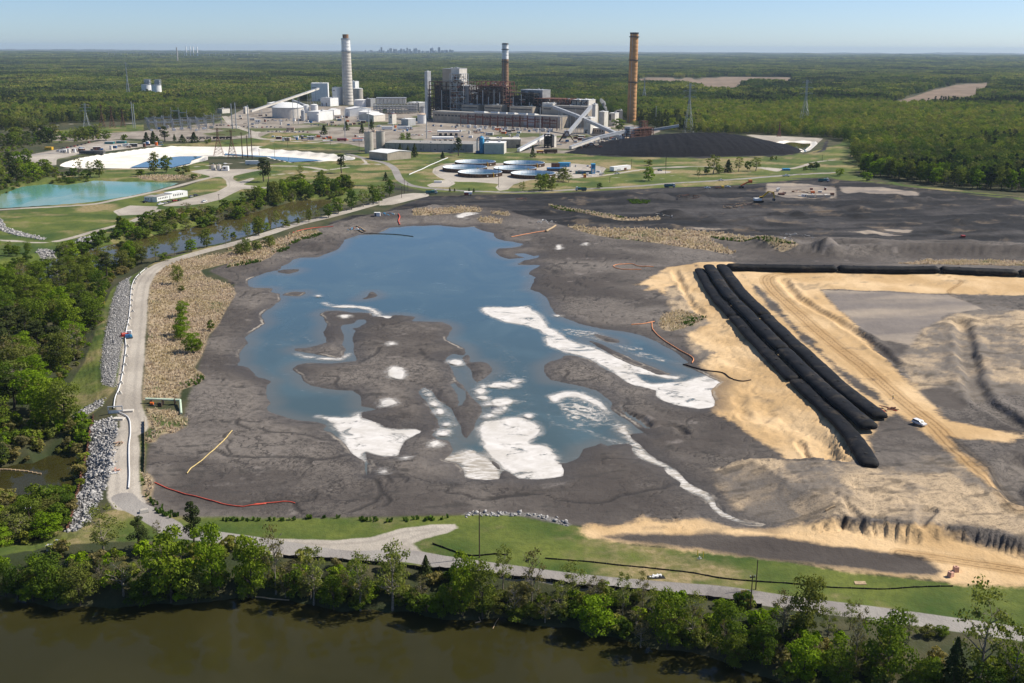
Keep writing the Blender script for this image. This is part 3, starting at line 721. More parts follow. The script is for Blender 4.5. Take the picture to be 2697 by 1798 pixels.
 pvn=t.m('ADD',pv_,t.m('MULTIPLY',t.m('SUBTRACT',nS,0.5),2.4))
 ashm=mask('ash',0.6,1.2)
 col=t.mix(ashm,col,acol)
 # sand and mixed spoil
 spoil=t.mix(t.rng(nz['spoil'],0.40,0.60),(0.165,0.145,0.125),(0.47,0.36,0.235))
 spoil=t.mix(t.rng(nF,0.48,0.7,0,0.6),spoil,(0.13,0.098,0.066))
 spoil=t.mix(t.rng(nS,0.55,0.72,0,0.5),spoil,(0.10,0.082,0.062))
 spoil=t.mix(t.m('MULTIPLY',t.rng(nz['rill'],0.52,0.64),0.6),spoil,(0.07,0.058,0.045))
 col=t.mix(mask('tan',1.6,2.0),col,spoil)
 col=t.mix(t.m('MULTIPLY',mask('pale',1.4,1.5),0.9),col,two((0.20,0.175,0.158),(0.36,0.30,0.235),nz['streak'],0.35,0.65))
 scol=two((0.50,0.335,0.165),(0.66,0.475,0.27),nz['wash'],0.35,0.68)
 scol=t.mix(t.rng(nF,0.5,0.85,0,0.35),scol,(0.40,0.27,0.14))
 scol=t.mix(t.m('MULTIPLY',t.rng(nz['wash2'],0.58,0.70),0.62),scol,(0.21,0.16,0.105))
 col=t.mix(mask('sand',1.7,1.6),col,scol)
 col=t.mix(mask('wet',0.9,1.4),col,two((0.062,0.052,0.046),(0.095,0.082,0.072),nz['streak']))
 rv=t.m('MULTIPLY',t.m('SUBTRACT',ch['rut'],0.5),20.0)
 ring=t.m('MULTIPLY',t.rng(t.m('SINE',t.m('MULTIPLY',t.m('ADD',rv,t.m('MULTIPLY',nS,0.8)),3.4)),-0.2,0.9),t.rng(rv,2.0,5.0,1.0,0.0))
 col=t.mix(t.m('MULTIPLY',t.rng(t.m('ADD',rv,t.m('MULTIPLY',t.m('SUBTRACT',nS,0.5),3.0)),2.6,4.4,1.0,0.0),0.5),col,t.mix(1.0,col,(0.62,0.54,0.42),'MULTIPLY'))
 col=t.mix(t.m('MULTIPLY',ring,t.m('ADD',0.35,t.m('MULTIPLY',nM,0.7))),col,t.mix(0.5,col,(0.10,0.07,0.03),'MULTIPLY'))
 # reed beds
 rcol=two((0.22,0.17,0.105),(0.38,0.30,0.20),nS)
 rcol=t.mix(t.rng(nM,0.56,0.66),rcol,(0.06,0.085,0.02))
 col=t.mix(mask('reed',0.6,0.8),col,rcol)
 col=t.mix(mask('rock',0.3,0.6),col,two((0.10,0.095,0.09),(0.26,0.25,0.235),nF))
 # gravel and paving
 grv=two((0.325,0.29,0.245),(0.47,0.425,0.36),nz['turf'],0.33,0.68)
 grv=t.mix(t.rng(nF,0.5,0.8,0,0.35),grv,(0.22,0.195,0.165))
 gv=t.m('ADD',t.m('MULTIPLY',t.m('SUBTRACT',ch['gravel'],0.5),20.0),t.m('MULTIPLY',t.m('SUBTRACT',nS,0.5),1.6))
 wt=t.m('MULTIPLY',t.rng(gv,-3.4,-2.7),t.rng(gv,-2.3,-1.5,1.0,0.0))
 grv=t.mix(t.m('MULTIPLY',wt,0.28),grv,(0.19,0.17,0.15))
 col=t.mix(mask('gravel',0.34,0.5),col,grv)
 pav=two((0.235,0.215,0.20),(0.31,0.29,0.265),nM)
 pav=t.mix(t.m('MULTIPLY',t.rng(nz['spoil'],0.57,0.62),0.5),pav,(0.12,0.11,0.105))
 col=t.mix(mask('paved',0.10,0.25),col,pav)
 # plastic-lined basins
 wcol=two((0.70,0.655,0.57),(0.84,0.80,0.73),nM)
 seam=t.rng(t.m('FRACT',t.m('MULTIPLY',t.n('SeparateXYZ',{0:p}).outputs[0],0.13)),0.0,0.05,1.0,0.0)
 wcol=t.mix(t.m('MULTIPLY',seam,0.22),wcol,(0.45,0.42,0.37))
 col=t.mix(mask('white',0.08,0.25),col,wcol)
 # damp rim and scum line round the ash pond
 damp=t.m('MULTIPLY',t.rng(t.m('ADD',pvn,t.m('MULTIPLY',t.m('SUBTRACT',nM,0.5),14.0)),0.5,9.0,1.0,0.0),ashm)
 col=t.mix(t.m('MULTIPLY',damp,0.55),col,(0.055,0.050,0.048))
 scum=t.m('MULTIPLY',t.rng(pvn,0.2,0.7),t.rng(pvn,0.9,1.6,1.0,0.0))
 scum=t.m('MULTIPLY',scum,t.rng(nz['straw'],0.53,0.66))
 col=t.mix(t.m('MULTIPLY',scum,0.7),col,(0.44,0.39,0.32))
 hgt=t.m('ADD',t.m('MULTIPLY',nS,0.7),t.m('MULTIPLY',nF,0.25))
 rough=t.m('SUBTRACT',0.95,t.m('MULTIPLY',damp,0.25))
 return t.done(t.bsdf(col,rough,0,0.25,t.bump(hgt,0.6,0.7)))
ATT={'m5':['chan','chan','chan','chan'],'m1':['sand','dark','grass','reed'],'m2':['gravel','white','tan','pond'],'m3':['paved','rut','yard','wet'],'m4':['ash','rock','field','pale']}
def rot(a):
 return X*math.cos(a)+Y*math.sin(a),Y*math.cos(a)-X*math.sin(a)
def nenc(v):
 return np.clip(0.5+0.2*v,0,1)
def aniso(a,sx,sy,scale,octv,off=0.0,gain=0.6):
 u,v=rot(a)
 return nenc(fbm(u*sx,v*sy,scale,octv,gain,off))
NV={'nL':nenc(fbm(X,Y,80,4,0.55)),'nM':nenc(fbm(X,Y,14,4,0.6,3.3)),'streak':aniso(0.15,0.35,1.6,20,5,8.1),'turf':nenc(fbm(X,Y,22,6,0.65,1.7)),'straw':aniso(0,1,1.5,36,6,2.9),'ash':aniso(-0.3,0.8,1.5,50,6,6.2),'ck1':nenc(fbm(X,Y,45,4,0.55,4.4)),'ck2':nenc(fbm(X,Y,33,4,0.55,12.4)),'rill':aniso(0.2,0.45,1.7,3.6,4,5.2),'spoil':nenc(fbm(X+6*warp,Y,17,6,0.65,9.9)),'wash':aniso(0.45,1.25,0.8,20,6,1.1),'wash2':aniso(0.35,0.75,1.35,9,6,7.1)}
NZ={'z1':['nL','nM','streak','turf'],'z2':['straw','ash','ck1','ck2'],'z3':['rill','spoil','wash','wash2']}
S['white']=np.minimum(S['basin'],S['basin2'])
S['grass']=np.minimum(S['grass'],S['fieldg'])
M_ground=ground_material()
nr,nc=X.shape
idx=np.arange(nr*nc).reshape(nr,nc)
quads=np.stack([idx[:-1,:-1],idx[:-1,1:],idx[1:,1:],idx[1:,:-1]],-1).reshape(-1,4)
V=np.stack([X,Y,HGT],-1).reshape(-1,3)
gy=np.zeros_like(V)
e1=np.zeros((nr,nc,3))
e2=np.zeros((nr,nc,3))
VG=V.reshape(nr,nc,3)
e1[:,1:-1]=VG[:,2:]-VG[:,:-2]
e1[:,0]=VG[:,1]-VG[:,0]
e1[:,-1]=VG[:,-1]-VG[:,-2]
e2[1:-1]=VG[2:]-VG[:-2]
e2[0]=VG[1]-VG[0]
e2[-1]=VG[-1]-VG[-2]
NRM=np.cross(e1,e2)
NRM/=np.linalg.norm(NRM,axis=-1,keepdims=True)
NRM=NRM.reshape(-1,3).astype(np.float32)
enc={nm:np.stack([NV[k]for k in keys],-1).reshape(-1,4).astype(np.float32)for nm,keys in NZ.items()}
enc.update({nm:np.stack([np.clip(S[k],-10,10)/20+0.5 for k in keys],-1).reshape(-1,4).astype(np.float32)for nm,keys in ATT.items()})
def fm(a):
 return((a[:-1,:-1]+a[1:,1:])/2).ravel()
cat=np.zeros(len(quads),int)
CATS=[('terrain','wooded countryside floor reaching the horizon'),('farm_field','bare brown farm field among distant woods'),('plant_yard','beige hardstanding of the power plant yard'),('grass','mown grass banks and verges with straw patches'),('worked_ash_ground','dark grey worked ash ground north of the pond'),('ash_flat','grey cracked ash flat around the blue pond'),('spoil_ground','mixed tan and grey spoil right of the black bags'),('sand_fill','bright orange sand fill along the black bags'),('reed_bed_ground','tan ground under the dry reeds'),('rock_slope','stony slope under the grey riprap'),('gravel_road','pale gravel roads and pads of the site'),('paved_road','grey paved roads of the site'),('basin_liner','white plastic liner of the big settling basin')]
for k,keys in enumerate((None,('field',),('yard',),('grass',),('dark',),('ash',),('tan',),('sand','wet'),('reed',),('rock',),('gravel',),('paved',),('white',))):
 if keys:
  for key in keys:
   cat[fm(S[key])<0]=k
ground_objs={}
for k,(nm,lab)in enumerate(CATS):
 f=quads[cat==k]
 if len(f)==0:
  continue
 u,inv=np.unique(f,return_inverse=True)
 o=mesh_np(nm,V[u],inv.reshape(-1,4),M_ground,smooth=True)
 for anm,arr in enc.items():
  at=o.data.attributes.new(anm,'FLOAT_COLOR','POINT')
  at.data.foreach_set('color',arr[u].ravel())
 o.data.normals_split_custom_set_from_vertices(NRM[u].tolist())
 tag(o,lab,kind='structure')
 ground_objs[nm]=o
 # ------------------------------------------------------------------ water
def water_material(name,base,base2,rough=0.04,wave=0.02,wscale=0.9,nscale=0.02,spec=0.5,lo=0.4,hi=0.62):
 t=NT(name)
 p=t.wpos()
 c=t.mix(t.rng(t.noise(nscale,4,0.55,t.map(p,(1,0.6,1),(0,0,0.5)),dist=1.2),lo,hi),base,base2)
 n=t.noise(wscale,3,0.6,t.map(p,(1,0.8,1)))
 return t.done(t.bsdf(c,rough,0,spec,t.bump(n,0.25,wave),IOR=1.333))
def sheet(name,poly,z,mat,label,grow=0.0):
 pl=[Vector((x,y,0))for x,y in poly]
 tr=tessellate_polygon([pl])
 o=mesh_np(name,[(x,y,z)for x,y in poly],tr,mat)
 if o.data.polygons[0].normal.z<0:
  o.data.flip_normals()
 return tag(o,label,kind='structure')
def offset_poly(poly,d):
 """crude outward offset"""
 P=np.asarray(poly)
 a=np.sum(P[:,0]*np.roll(P[:,1],-1)-np.roll(P[:,0],-1)*P[:,1])
 e=np.roll(P,-1,0)-np.roll(P,1,0)
 n=np.stack([e[:,1],-e[:,0]],-1)
 n/=np.linalg.norm(n,axis=1,keepdims=True)+1e-9
 return P+n*d*(1 if a>0 else-1)
def pond_material():
 t=NT('pond_water')
 p=t.wpos()
 at=t.n('Attribute',attribute_name='shore').outputs['Fac']
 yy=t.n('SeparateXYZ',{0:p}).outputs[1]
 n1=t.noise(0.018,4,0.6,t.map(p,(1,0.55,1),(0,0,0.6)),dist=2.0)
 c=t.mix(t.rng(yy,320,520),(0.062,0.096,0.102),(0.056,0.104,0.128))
 c=t.mix(t.rng(n1,0.42,0.66,0.0,0.6),c,(0.085,0.135,0.150))
 c=t.mix(t.rng(at,-0.5,-9.0,0.75,0.0),c,(0.120,0.125,0.112))
 wisp=t.rng(t.noise(0.11,5,0.68,t.map(p,(0.5,1.3,1),(0,0,-0.5)),dist=2.5),0.60,0.72)
 c=t.mix(t.m('MULTIPLY',wisp,t.rng(n1,0.45,0.6,0.0,0.30)),c,(0.34,0.38,0.40))
 n=t.noise(0.7,3,0.6,t.map(p,(1,0.7,1)))
 rg=t.rng(n1,0.35,0.65,0.05,0.14)
 return t.done(t.bsdf(c,rg,0,0.5,t.bump(n,0.25,0.035),IOR=1.333))
M_pond=pond_material()
M_river=water_material('river_water',(0.030,0.028,0.008),(0.037,0.034,0.011),0.05,0.015,0.8,0.02,0.35)
M_creek=water_material('creek_water',(0.070,0.060,0.020),(0.085,0.072,0.028),0.05,0.02,0.7,0.02)
M_lagoon=water_material('lagoon_water',(0.10,0.27,0.20),(0.22,0.33,0.25),0.12,0.02,0.6,0.012,0.3)
M_basinw=water_material('basin_water',(0.03,0.10,0.16),(0.06,0.14,0.20),0.06,0.02,0.6)
# sheet under the shallow banks: the ground itself draws the shore
near_f=((fm(S['pond'])<3.5)|(np.min(S['pond'].ravel()[quads],axis=1)<0))
uq,inv=np.unique(quads[near_f],return_inverse=True)
pw=mesh_np('pond_water',np.column_stack([V[uq][:,:2],np.full(len(uq),WLP)]),inv.reshape(-1,4),M_pond)
at_=pw.data.attributes.new('shore','FLOAT','POINT')
at_.data.foreach_set('value',np.clip(S['pond'].ravel()[uq],-20,20).astype(np.float32))
tag(pw,'blue water of the ash pond',kind='structure')
sheet('river_water',[(-1500,-300),(1500,-300),(1500,400),(-1500,400)],WLR,M_river,'brown river along the foot of the picture')
sheet('creek_water',offset_poly(creek,4),WLC,M_creek,'brown creek winding behind the dike road')
sheet('lagoon_water',offset_poly(lagoon,3),WLL,M_lagoon,'turquoise lagoon at the left edge')
for i,(bw,lb)in enumerate(zip(basin_water,('blue water in the left arm of the white basin','blue water in the right arm of the white basin'))):
 sheet('basin_water',offset_poly(bw,1.0),WLB,M_basinw,lb)
sheet('basin_water',offset_poly(basin2,-9),-2.2,M_creek,'green water in the small white basin behind the coal')
for fw,lb in zip(far_water,('dark far river behind the plant','dark far river behind the pylons')):
 sheet('far_river_water',offset_poly(fw,6),-0.5,M_river,lb)
 # ------------------------------------------------------------------ foam on the pond
def foam_mat(name,film=0.0,beige=0.0):
 t=NT(name)
 p=t.wpos()
 fd=t.n('Attribute',attribute_name='edge').outputs['Fac']
 n1=t.noise(0.22,5,0.66,t.map(p,(0.85,1.15,1),(0,0,-0.5)),dist=0.7)
 n2=t.noise(0.07,4,0.62,p,dist=1.0)
 c=t.mix(t.rng(n1,0.3,0.7),(0.55,0.525,0.49),(0.70,0.675,0.645))
 c=t.mix(t.rng(n2,0.45,0.72,0,0.6),c,(0.47,0.44,0.39))
 if beige:
  st=t.noise(0.45,4,0.65,t.map(p,(0.4,1.7,1),(0,0,0.1)),dist=1.6)
  c=t.mix(t.m('MULTIPLY',t.rng(st,0.42,0.6),beige),c,(0.30,0.265,0.215))
 b=t.bsdf(c,0.9,0,0.15)
 tr=t.n('BsdfTransparent')
 mx=t.n('MixShader')
 e=t.m('ADD',fd,t.m('ADD',t.m('MULTIPLY',t.m('SUBTRACT',n1,0.5),3.4),t.m('MULTIPLY',t.m('SUBTRACT',n2,0.5),3.0)))
 if film:
  fac=t.m('MULTIPLY',t.rng(e,-2.5,0.5,1.0,0.0),t.m('MULTIPLY',t.rng(t.noise(0.17 if film>0.5 else 0.3,6,0.72,p,dist=2.2),0.44 if film>0.5 else 0.56,0.64 if film>0.5 else 0.70,0.03 if film>0.5 else 0.0,1.0),t.rng(n2,0.36,0.60,0.25,film)))
 else:
  core=t.rng(e,-1.3,0.3,1.0,0.0)
  thin=t.m('MULTIPLY',t.rng(e,-0.5,2.4,1.0,0.0),t.rng(n1,0.38,0.64,0.0,0.6))
  hole=t.rng(t.noise(0.11,5,0.72,t.map(p,(0.8,1.2,1),(0,0,-0.45)),dist=0.8),0.33,0.46,0.15,1.0)
  fac=t.m('MULTIPLY',t.m('MAXIMUM',core,thin),hole)
 t.set(mx.inputs[0],fac)
 t.t.links.new(tr.outputs[0],mx.inputs[1])
 t.t.links.new(b.outputs[0],mx.inputs[2])
 return t.done(mx)
M_fleck=foam_mat('foam_flecks',0.5)
M_foam,M_film,M_foamb=foam_mat('foam'),foam_mat('foam_film',1.0),foam_mat('foam_beige',beige=0.85)
def foam(f,pts,label,mat=None,amp=0.8,z=0.0,kindname='foam_patch',smooth=True,k=0):
 P=GP(f,pts,WLP)
 if smooth:
  P=smooth_line(np.vstack([P,P[:1]]),4)[:-1]
 mat=mat or M_foam
 # the narrow ones keep their body: measure from a slightly grown outline
 d=sdf_poly(X,Y,P,6.0)-(0.5 if mat not in(M_film,M_fleck)else 0.2)
 sel=np.min(d.ravel()[quads],axis=1)<3.2
 uq,inv=np.unique(quads[sel],return_inverse=True)
 zz=np.maximum(HGT.ravel()[uq],WLP)+0.05+0.004*k if z>0.2 or kindname=='crust_patch' else np.full(len(uq),WLP+0.03+0.011*k)
 o=mesh_np(kindname,np.column_stack([V[uq][:,:2],zz]),inv.reshape(-1,4),mat)
 at_=o.data.attributes.new('edge','FLOAT','POINT')
 at_.data.foreach_set('value',d.ravel()[uq].astype(np.float32))
 return tag(o,label,kind='stuff')
foam('18',[(195,730),(250,718),(400,725),(560,715),(580,745),(640,780),(670,820),(700,880),(760,900),(820,940),(850,970),(940,1000),(1050,1030),(1180,1085),(1280,1130),(1400,1180),(1520,1215),(1650,1248),(1740,1250),(1690,1275),(1600,1265),(1500,1240),(1350,1218),(1420,1280),(1500,1312),(1600,1305),(1760,1290),(1840,1262),(1920,1248),(2030,1295),(1960,1360),(1990,1490),(1860,1500),(1700,1470),(1600,1440),(1530,1400),(1540,1360),(1430,1330),(1330,1310),(1230,1240),(1130,1170),(1000,1105),(900,1080),(800,1050),(700,1010),(695,960),(700,930),(640,890),(560,865),(400,840),(290,800),(230,765)],'long white foam tongue reaching the orange sand',amp=0.9,smooth=False)
foam('20',[(-60,610),(0,600),(90,585),(200,580),(290,610),(350,650),(350,700),(300,740),(280,780),(380,790),(450,830),(490,880),(470,910),(520,940),(540,985),(530,1030),(430,1045),(330,1050),(200,1045),(150,1010),(90,975),(55,940),(-20,890),(-60,830),(-90,740),(-110,660)],'widest round white foam field at the south shore',k=1)
foam('19',[(1690,880),(1760,860),(1850,830),(1950,870),(1990,890),(2040,950),(2080,985),(2070,1045),(1970,1060),(1850,1045),(1810,990),(1770,930),(1660,905)],'beige striped foam fan at the south shore',M_foamb,0.6,k=2)
foam('19',[(690,570),(800,580),(900,585),(980,575),(1000,550),(1020,590),(1100,605),(1160,630),(1190,655),(1300,670),(1430,670),(1485,690),(1430,715),(1360,755),(1320,810),(1300,868),(1200,872),(1110,860),(1050,840),(1020,870),(1045,912),(945,850),(900,770),(870,700),(800,640),(750,590)],'white foam wedge left of the ash tongue',k=3)
foam('20',[(930,670),(1000,640),(1030,690),(1060,745),(1130,802),(1180,862),(1260,912),(1340,952),(1400,992),(1450,1042),(1500,1088),(1560,1122),(1640,1162),(1690,1222),(1702,1262),(1762,1312),(1850,1352),(1945,1388),(1840,1368),(1740,1330),(1680,1280),(1640,1222),(1590,1180),(1500,1148),(1425,1100),(1440,1085),(1340,1010),(1310,960),(1230,938),(1150,903),(1092,868),(1062,828),(1050,770),(990,710)],'foam ribbon running down the winding outflow channel',M_foamb,0.3,smooth=False,k=4)
foam('20',[(430,430),(500,395),(640,385),(760,440),(850,510),(900,560),(1000,640),(940,680),(870,640),(740,660),(620,650),(520,560),(490,490)],'grey foam film swirl above the outflow',M_film,0.6,z=0.01,k=5)
foam('20',[(420,420),(520,388),(650,388),(770,440),(860,520),(880,550),(830,510),(740,460),(620,420),(520,430),(470,460)],'bright foam arc on the upper rim of the swirl',M_foam,0.5,z=0.02,k=6)
foam('20',[(395,500),(420,540),(460,610),(580,645),(760,680),(870,735),(1010,775),(930,790),(840,750),(740,710),(560,665),(450,640),(400,700),(370,730),(430,640),(405,560)],'thin foam strand along the lower rim of the swirl',M_film,0.4,z=0.03,k=7)
foam('18',[(780,880),(900,890),(980,900),(1090,915),(1160,940),(1230,1000),(1330,1020),(1440,1035),(1400,1060),(1280,1040),(1150,1000),(1000,960),(880,940),(820,910)],'broken foam film in the narrow right arm',M_film,1.0,k=8)
foam('18',[(1250,1030),(1400,1060),(1560,1100),(1740,1160),(1640,1150),(1500,1130),(1380,1100),(1300,1060)],'streaked foam film beside the right sand bar',M_film,0.6,k=9)
foam('17',[(735,690),(800,712),(900,710),(1000,718),(1090,730),(1140,760),(1180,790),(1255,795),(1230,815),(1190,812),(1130,775),(1080,745),(960,728),(850,728),(760,708)],'curved foam streak north of the ash tongue',M_foam,0.4,k=10)
foam('17',[(520,1080),(600,1100),(720,1110),(860,1115),(930,1080),(900,1108),(840,1130),(700,1118),(580,1105)],'thin foam streak in the small west inlet',M_foam,0.3,k=11)
foam('19',[(1460,360),(1520,345),(1570,380),(1600,430),(1650,500),(1720,560),(1760,640),(1700,720),(1620,700),(1620,600),(1560,520),(1500,430)],'foam film in the slanting side channel',M_film,0.5,k=12)
foam('17',[(1850,1250),(2000,1230),(2200,1210),(2330,1280),(2340,1560),(2200,1540),(2000,1590),(1880,1560),(1950,1400)],'foam flecks around the oval foam rafts',M_fleck,1.2,k=14)
foam('17',[(250,960),(420,930),(620,900),(700,1000),(560,1030),(350,1030),(200,1080)],'faint foam flecks on the west water',M_fleck,1.2,k=15)
foam('17',[(1840,940),(1900,960),(2100,1000),(2230,1120),(2300,1200),(2200,1280),(2100,1240),(2050,1100),(1950,1040)],'sparse foam flecks on the open middle water',M_fleck,1.2,k=13)
ov=[('17',2100,1322,105,24,'largest oval foam raft right of the slit pool'),('17',2210,1292,38,16,'small foam raft touching the largest oval raft'),('17',2105,1452,92,25,'oval foam raft just above the round foam field'),('17',1935,1372,36,18,'ragged foam raft left of the largest oval raft'),('17',1955,1332,20,10,'tiny foam raft above the ragged raft'),('17',1955,1420,40,14,'flat foam raft between the oval rafts'),('17',2065,1525,36,16,'foam raft touching the top of the round field'),('17',1990,1470,26,10,'small foam raft left of the lower oval raft'),('17',2005,1560,40,14,'left foam raft above the round foam field'),('17',2120,1500,16,14,'round foam speck beside the lower oval raft'),('17',2300,1560,30,14,'foam raft inside the dark middle water'),('17',1745,1150,52,18,'foam raft in the notch of the east ash shore'),('17',1290,1240,62,55,'ring of white foam pooled on the ash tongue'),('17',1255,1018,28,16,'faint foam spot high on the ash tongue'),('17',1225,1470,60,26,'grey foam puddle west of the side channel'),('17',895,803,40,9,'foam spot on the northwest ash lobe'),('17',690,640,24,6,'lone foam fleck on the open west water'),('19',1580,482,36,16,'upper oval foam raft in the side channel'),('19',1618,540,28,20,'middle oval foam raft in the side channel'),('19',1642,705,46,24,'lowest wide foam raft in the side channel'),('19',1678,640,30,11,'narrow foam raft in the side channel'),('19',1582,798,46,26,'foam puddle below the side channel'),('19',1362,903,28,8,'faint foam puddle on the south ash flat'),('19',1190,1003,25,10,'white foam scrap on the south ash flat'),('18',780,790,20,8,'foam fleck near the east ash shore')]
for i,(f,x,y,rx,ry,lb)in enumerate(ov):
 pts=[(x+rx*math.cos(a)*(1+0.15*math.sin(3*a+i)),y+ry*math.sin(a)*(1+0.2*math.cos(2*a+i)))for a in np.linspace(0,2*math.pi,14)[:-1]]
 P=GP(f,pts,WLP)
 zz=max(0.0,float(np.max(hz_v(P[:,0],P[:,1]))-WLP))if f!='17' or x<1900 else 0.0
 foam(f,pts,lb,M_foam,0.35,z=(0.3 if zz>0.02 else 0.01),k=20+i)
 # white salt crust by the north inlets
for i,(f,pts,lb)in enumerate((('8',[(340,745),(420,715),(540,722),(480,735),(400,755),(430,765),(360,760)],'white crust patch at the north inlet'),('18',[(770,262),(800,255),(815,280),(790,293),(770,285)],'white crust patch on the north ash flat'),('18',[(955,262),(1000,238),(1018,245),(990,265)],'narrow white crust by the reed strip'))):
 P=GP(f,pts,0)
 o=foam(f,pts,lb,M_foam,0.3,z=float(np.max(hz_v(P[:,0],P[:,1]))-WLP)+0.05,kindname='crust_patch',k=50+i)
 # ------------------------------------------------------------------ the air
hb=MB().box(-42000,-1500,-32,42000,37500,185)
t=NT('haze')
t.t.nodes.remove(t.out)
t.out=t.t.nodes.new('ShaderNodeOutputMaterial')
pvn_=t.n('VolumePrincipled',{'Color':(0.62,0.80,1.0),'Density':2.7e-5,'Anisotropy':0.1})
for a_ in('Density Attribute','Color Attribute','Temperature Attribute'):
 pvn_.inputs[a_].default_value=''
t.t.links.new(pvn_.outputs[0],t.out.inputs['Volume'])
haze=hb.build('haze',t.mat)
tag(haze,'thin blue morning haze over the country',kind='stuff')
# ================================================================== vegetation
def leaf_material(name,cols,trans=0.35,hue=0.0):
 t=NT(name)
 oi=t.n('ObjectInfo')
 a=t.n('Attribute',attribute_name='tint')
 r=oi.outputs['Random']
 c=t.mix(t.rng(r,0.0,0.5,0,1,False),cols[0],cols[1])
 c=t.mix(t.rng(r,0.5,1.0,0,1,False),c,cols[2])
 tn=t.n('Attribute',attribute_name='tone',attribute_type='INSTANCER').outputs['Fac']
 c=t.mix(t.rng(tn,0.05,1.0),c,t.mix(1.0,c,(1.5,1.38,1.2),'MULTIPLY'))
 c=t.mix(t.rng(tn,-0.05,-1.0),c,t.mix(1.0,c,(0.50,0.58,0.75),'MULTIPLY'))
 c=t.mix(t.m('MULTIPLY',a.outputs['Fac'],0.65),c,t.mix(1.0,c,(0.42,0.48,0.38),'MULTIPLY'))
 d=t.n('BsdfDiffuse')
 t.set(d.inputs[0],c)
 tr=t.n('BsdfTranslucent')
 t.set(tr.inputs[0],t.mix(1.0,c,(1.25,1.3,0.6),'MULTIPLY'))
 mx=t.n('MixShader')
 mx.inputs[0].default_value=trans
 t.t.links.new(d.outputs[0],mx.inputs[1])
 t.t.links.new(tr.outputs[0],mx.inputs[2])
 return t.done(mx)
ML={'oak':leaf_material('leaf_oak',((0.075,0.128,0.020),(0.165,0.225,0.028),(0.175,0.178,0.050))),'maple':leaf_material('leaf_maple',((0.160,0.255,0.014),(0.200,0.300,0.020),(0.225,0.290,0.030))),'airy':leaf_material('leaf_airy',((0.200,0.235,0.055),(0.240,0.255,0.070),(0.170,0.215,0.042))),'tan':leaf_material('leaf_tan',((0.230,0.205,0.075),(0.185,0.165,0.085),(0.250,0.230,0.080))),'pine':leaf_material('leaf_pine',((0.050,0.070,0.022),(0.075,0.092,0.032),(0.062,0.082,0.026)),0.15),'far':leaf_material('leaf_far',((0.072,0.130,0.026),(0.155,0.195,0.046),(0.200,0.190,0.075)),0.28)}
M_bark=simple('bark',(0.085,0.068,0.052),0.9,var=0.3,scale=3)
M_barkp=simple('bark_pale',(0.24,0.21,0.17),0.9,var=0.3,scale=3)
def cards(P,Nn,size,r):
 """square-ish leaf tufts at P facing Nn"""
 n=len(P)
 ref=r.normal(size=(n,3))
 a=np.cross(Nn,ref)
 a/=np.linalg.norm(a,axis=1,keepdims=True)+1e-9
 b=np.cross(Nn,a)
 s=size*r.uniform(0.6,1.25,(n,1))
 asp=r.uniform(0.55,1.0,(n,1))
 a,b=a*s,b*s*asp
 bend=Nn*s*r.uniform(-0.25,0.25,(n,1))
 V=np.stack([P-a*0.5,P-b*0.5+bend,P+a*0.5,P+b*0.5-bend],1).reshape(-1,3)
 F=np.arange(4*n).reshape(n,4)
 return V,F
def crown_points(r,H,W,kind,n):
 """leaf positions and outward directions for one crown of height H, width W, standing on z=0"""
 Rr=W/2
 Ps,Ns=[],[]
 if kind=='pine':
  nl=20
  zs=np.sort(r.uniform(0.30,0.97,nl))
  for z in zs:
   rad=Rr*(0.25+0.85*(1-z)**0.75)*r.uniform(0.5,1.0)
   a=r.uniform(0,2*math.pi)
   c=np.array([math.cos(a)*rad*0.62,math.sin(a)*rad*0.62,z*H])
   k=n//nl
   d=r.normal(size=(k,3))
   d/=np.linalg.norm(d,axis=1,keepdims=True)
   rr=r.uniform(0.5,1.0,(k,1))**0.5
   e=np.array([0.46,0.46,0.24])*Rr*(0.55+0.6*(1-z))
   Ps.append(c+d*rr*e)
   Ns.append(d*0.6+np.array([0,0,0.5]))
 elif kind=='cedar':
  z=r.uniform(0.04,1.0,n)**0.9
  a=r.uniform(0,2*math.pi,n)
  rad=Rr*np.minimum(1,(1.02-z)*1.35)*(0.75+0.25*np.sin(5*a+9*z))*r.uniform(0.65,1.0,n)
  Ps.append(np.stack([np.cos(a)*rad,np.sin(a)*rad,z*H],1))
  Ns.append(np.stack([np.cos(a),np.sin(a),np.full(n,0.5)],1))
 else:
  nl={'bush':7,'airy':17,'tan':15,'oak':15,'maple':14,'willow':13}.get(kind,14)
  low={'bush':0.2,'airy':0.24,'tan':0.22,'willow':0.2,'maple':0.14,'oak':0.16}.get(kind,0.3)
  k=n//nl
  for i in range(nl):
   z=low+(0.93-low)*((i+r.uniform(0,1))/nl)
   zz=(z-low)/(1-low)
   env=math.sin(math.pi*(0.18+0.76*zz))**0.8
   a=i*2.4+r.uniform(-0.5,0.5)
   rad=Rr*env*r.uniform(0.3,0.78)
   c=np.array([math.cos(a)*rad,math.sin(a)*rad,z*H])
   lr=Rr*r.uniform(0.30,0.52)*(0.78 if kind in('airy','tan')else 1.0)
   d=r.normal(size=(k,3))
   d[:,2]=np.abs(d[:,2])*0.9-0.25*(kind!='willow')*np.abs(d[:,2])
   d[:,2]+=r.normal(size=k)*0.35
   d/=np.linalg.norm(d,axis=1,keepdims=True)
   rr=r.uniform(0.25 if kind in('airy','tan')else 0.6,1.08,(k,1))
   e=np.array([1.0,1.0,0.78*(H/max(W,1e-3))**0.35])
   if kind=='willow':
    e=np.array([0.9,0.9,1.2])
   Ps.append(c+d*rr*lr*e)
   Ns.append(d)
 P=np.concatenate(Ps)
 N=np.concatenate(Ns)+r.normal(size=(len(P),3))*0.45
 N/=np.linalg.norm(N,axis=1,keepdims=True)+1e-9
 return P,N
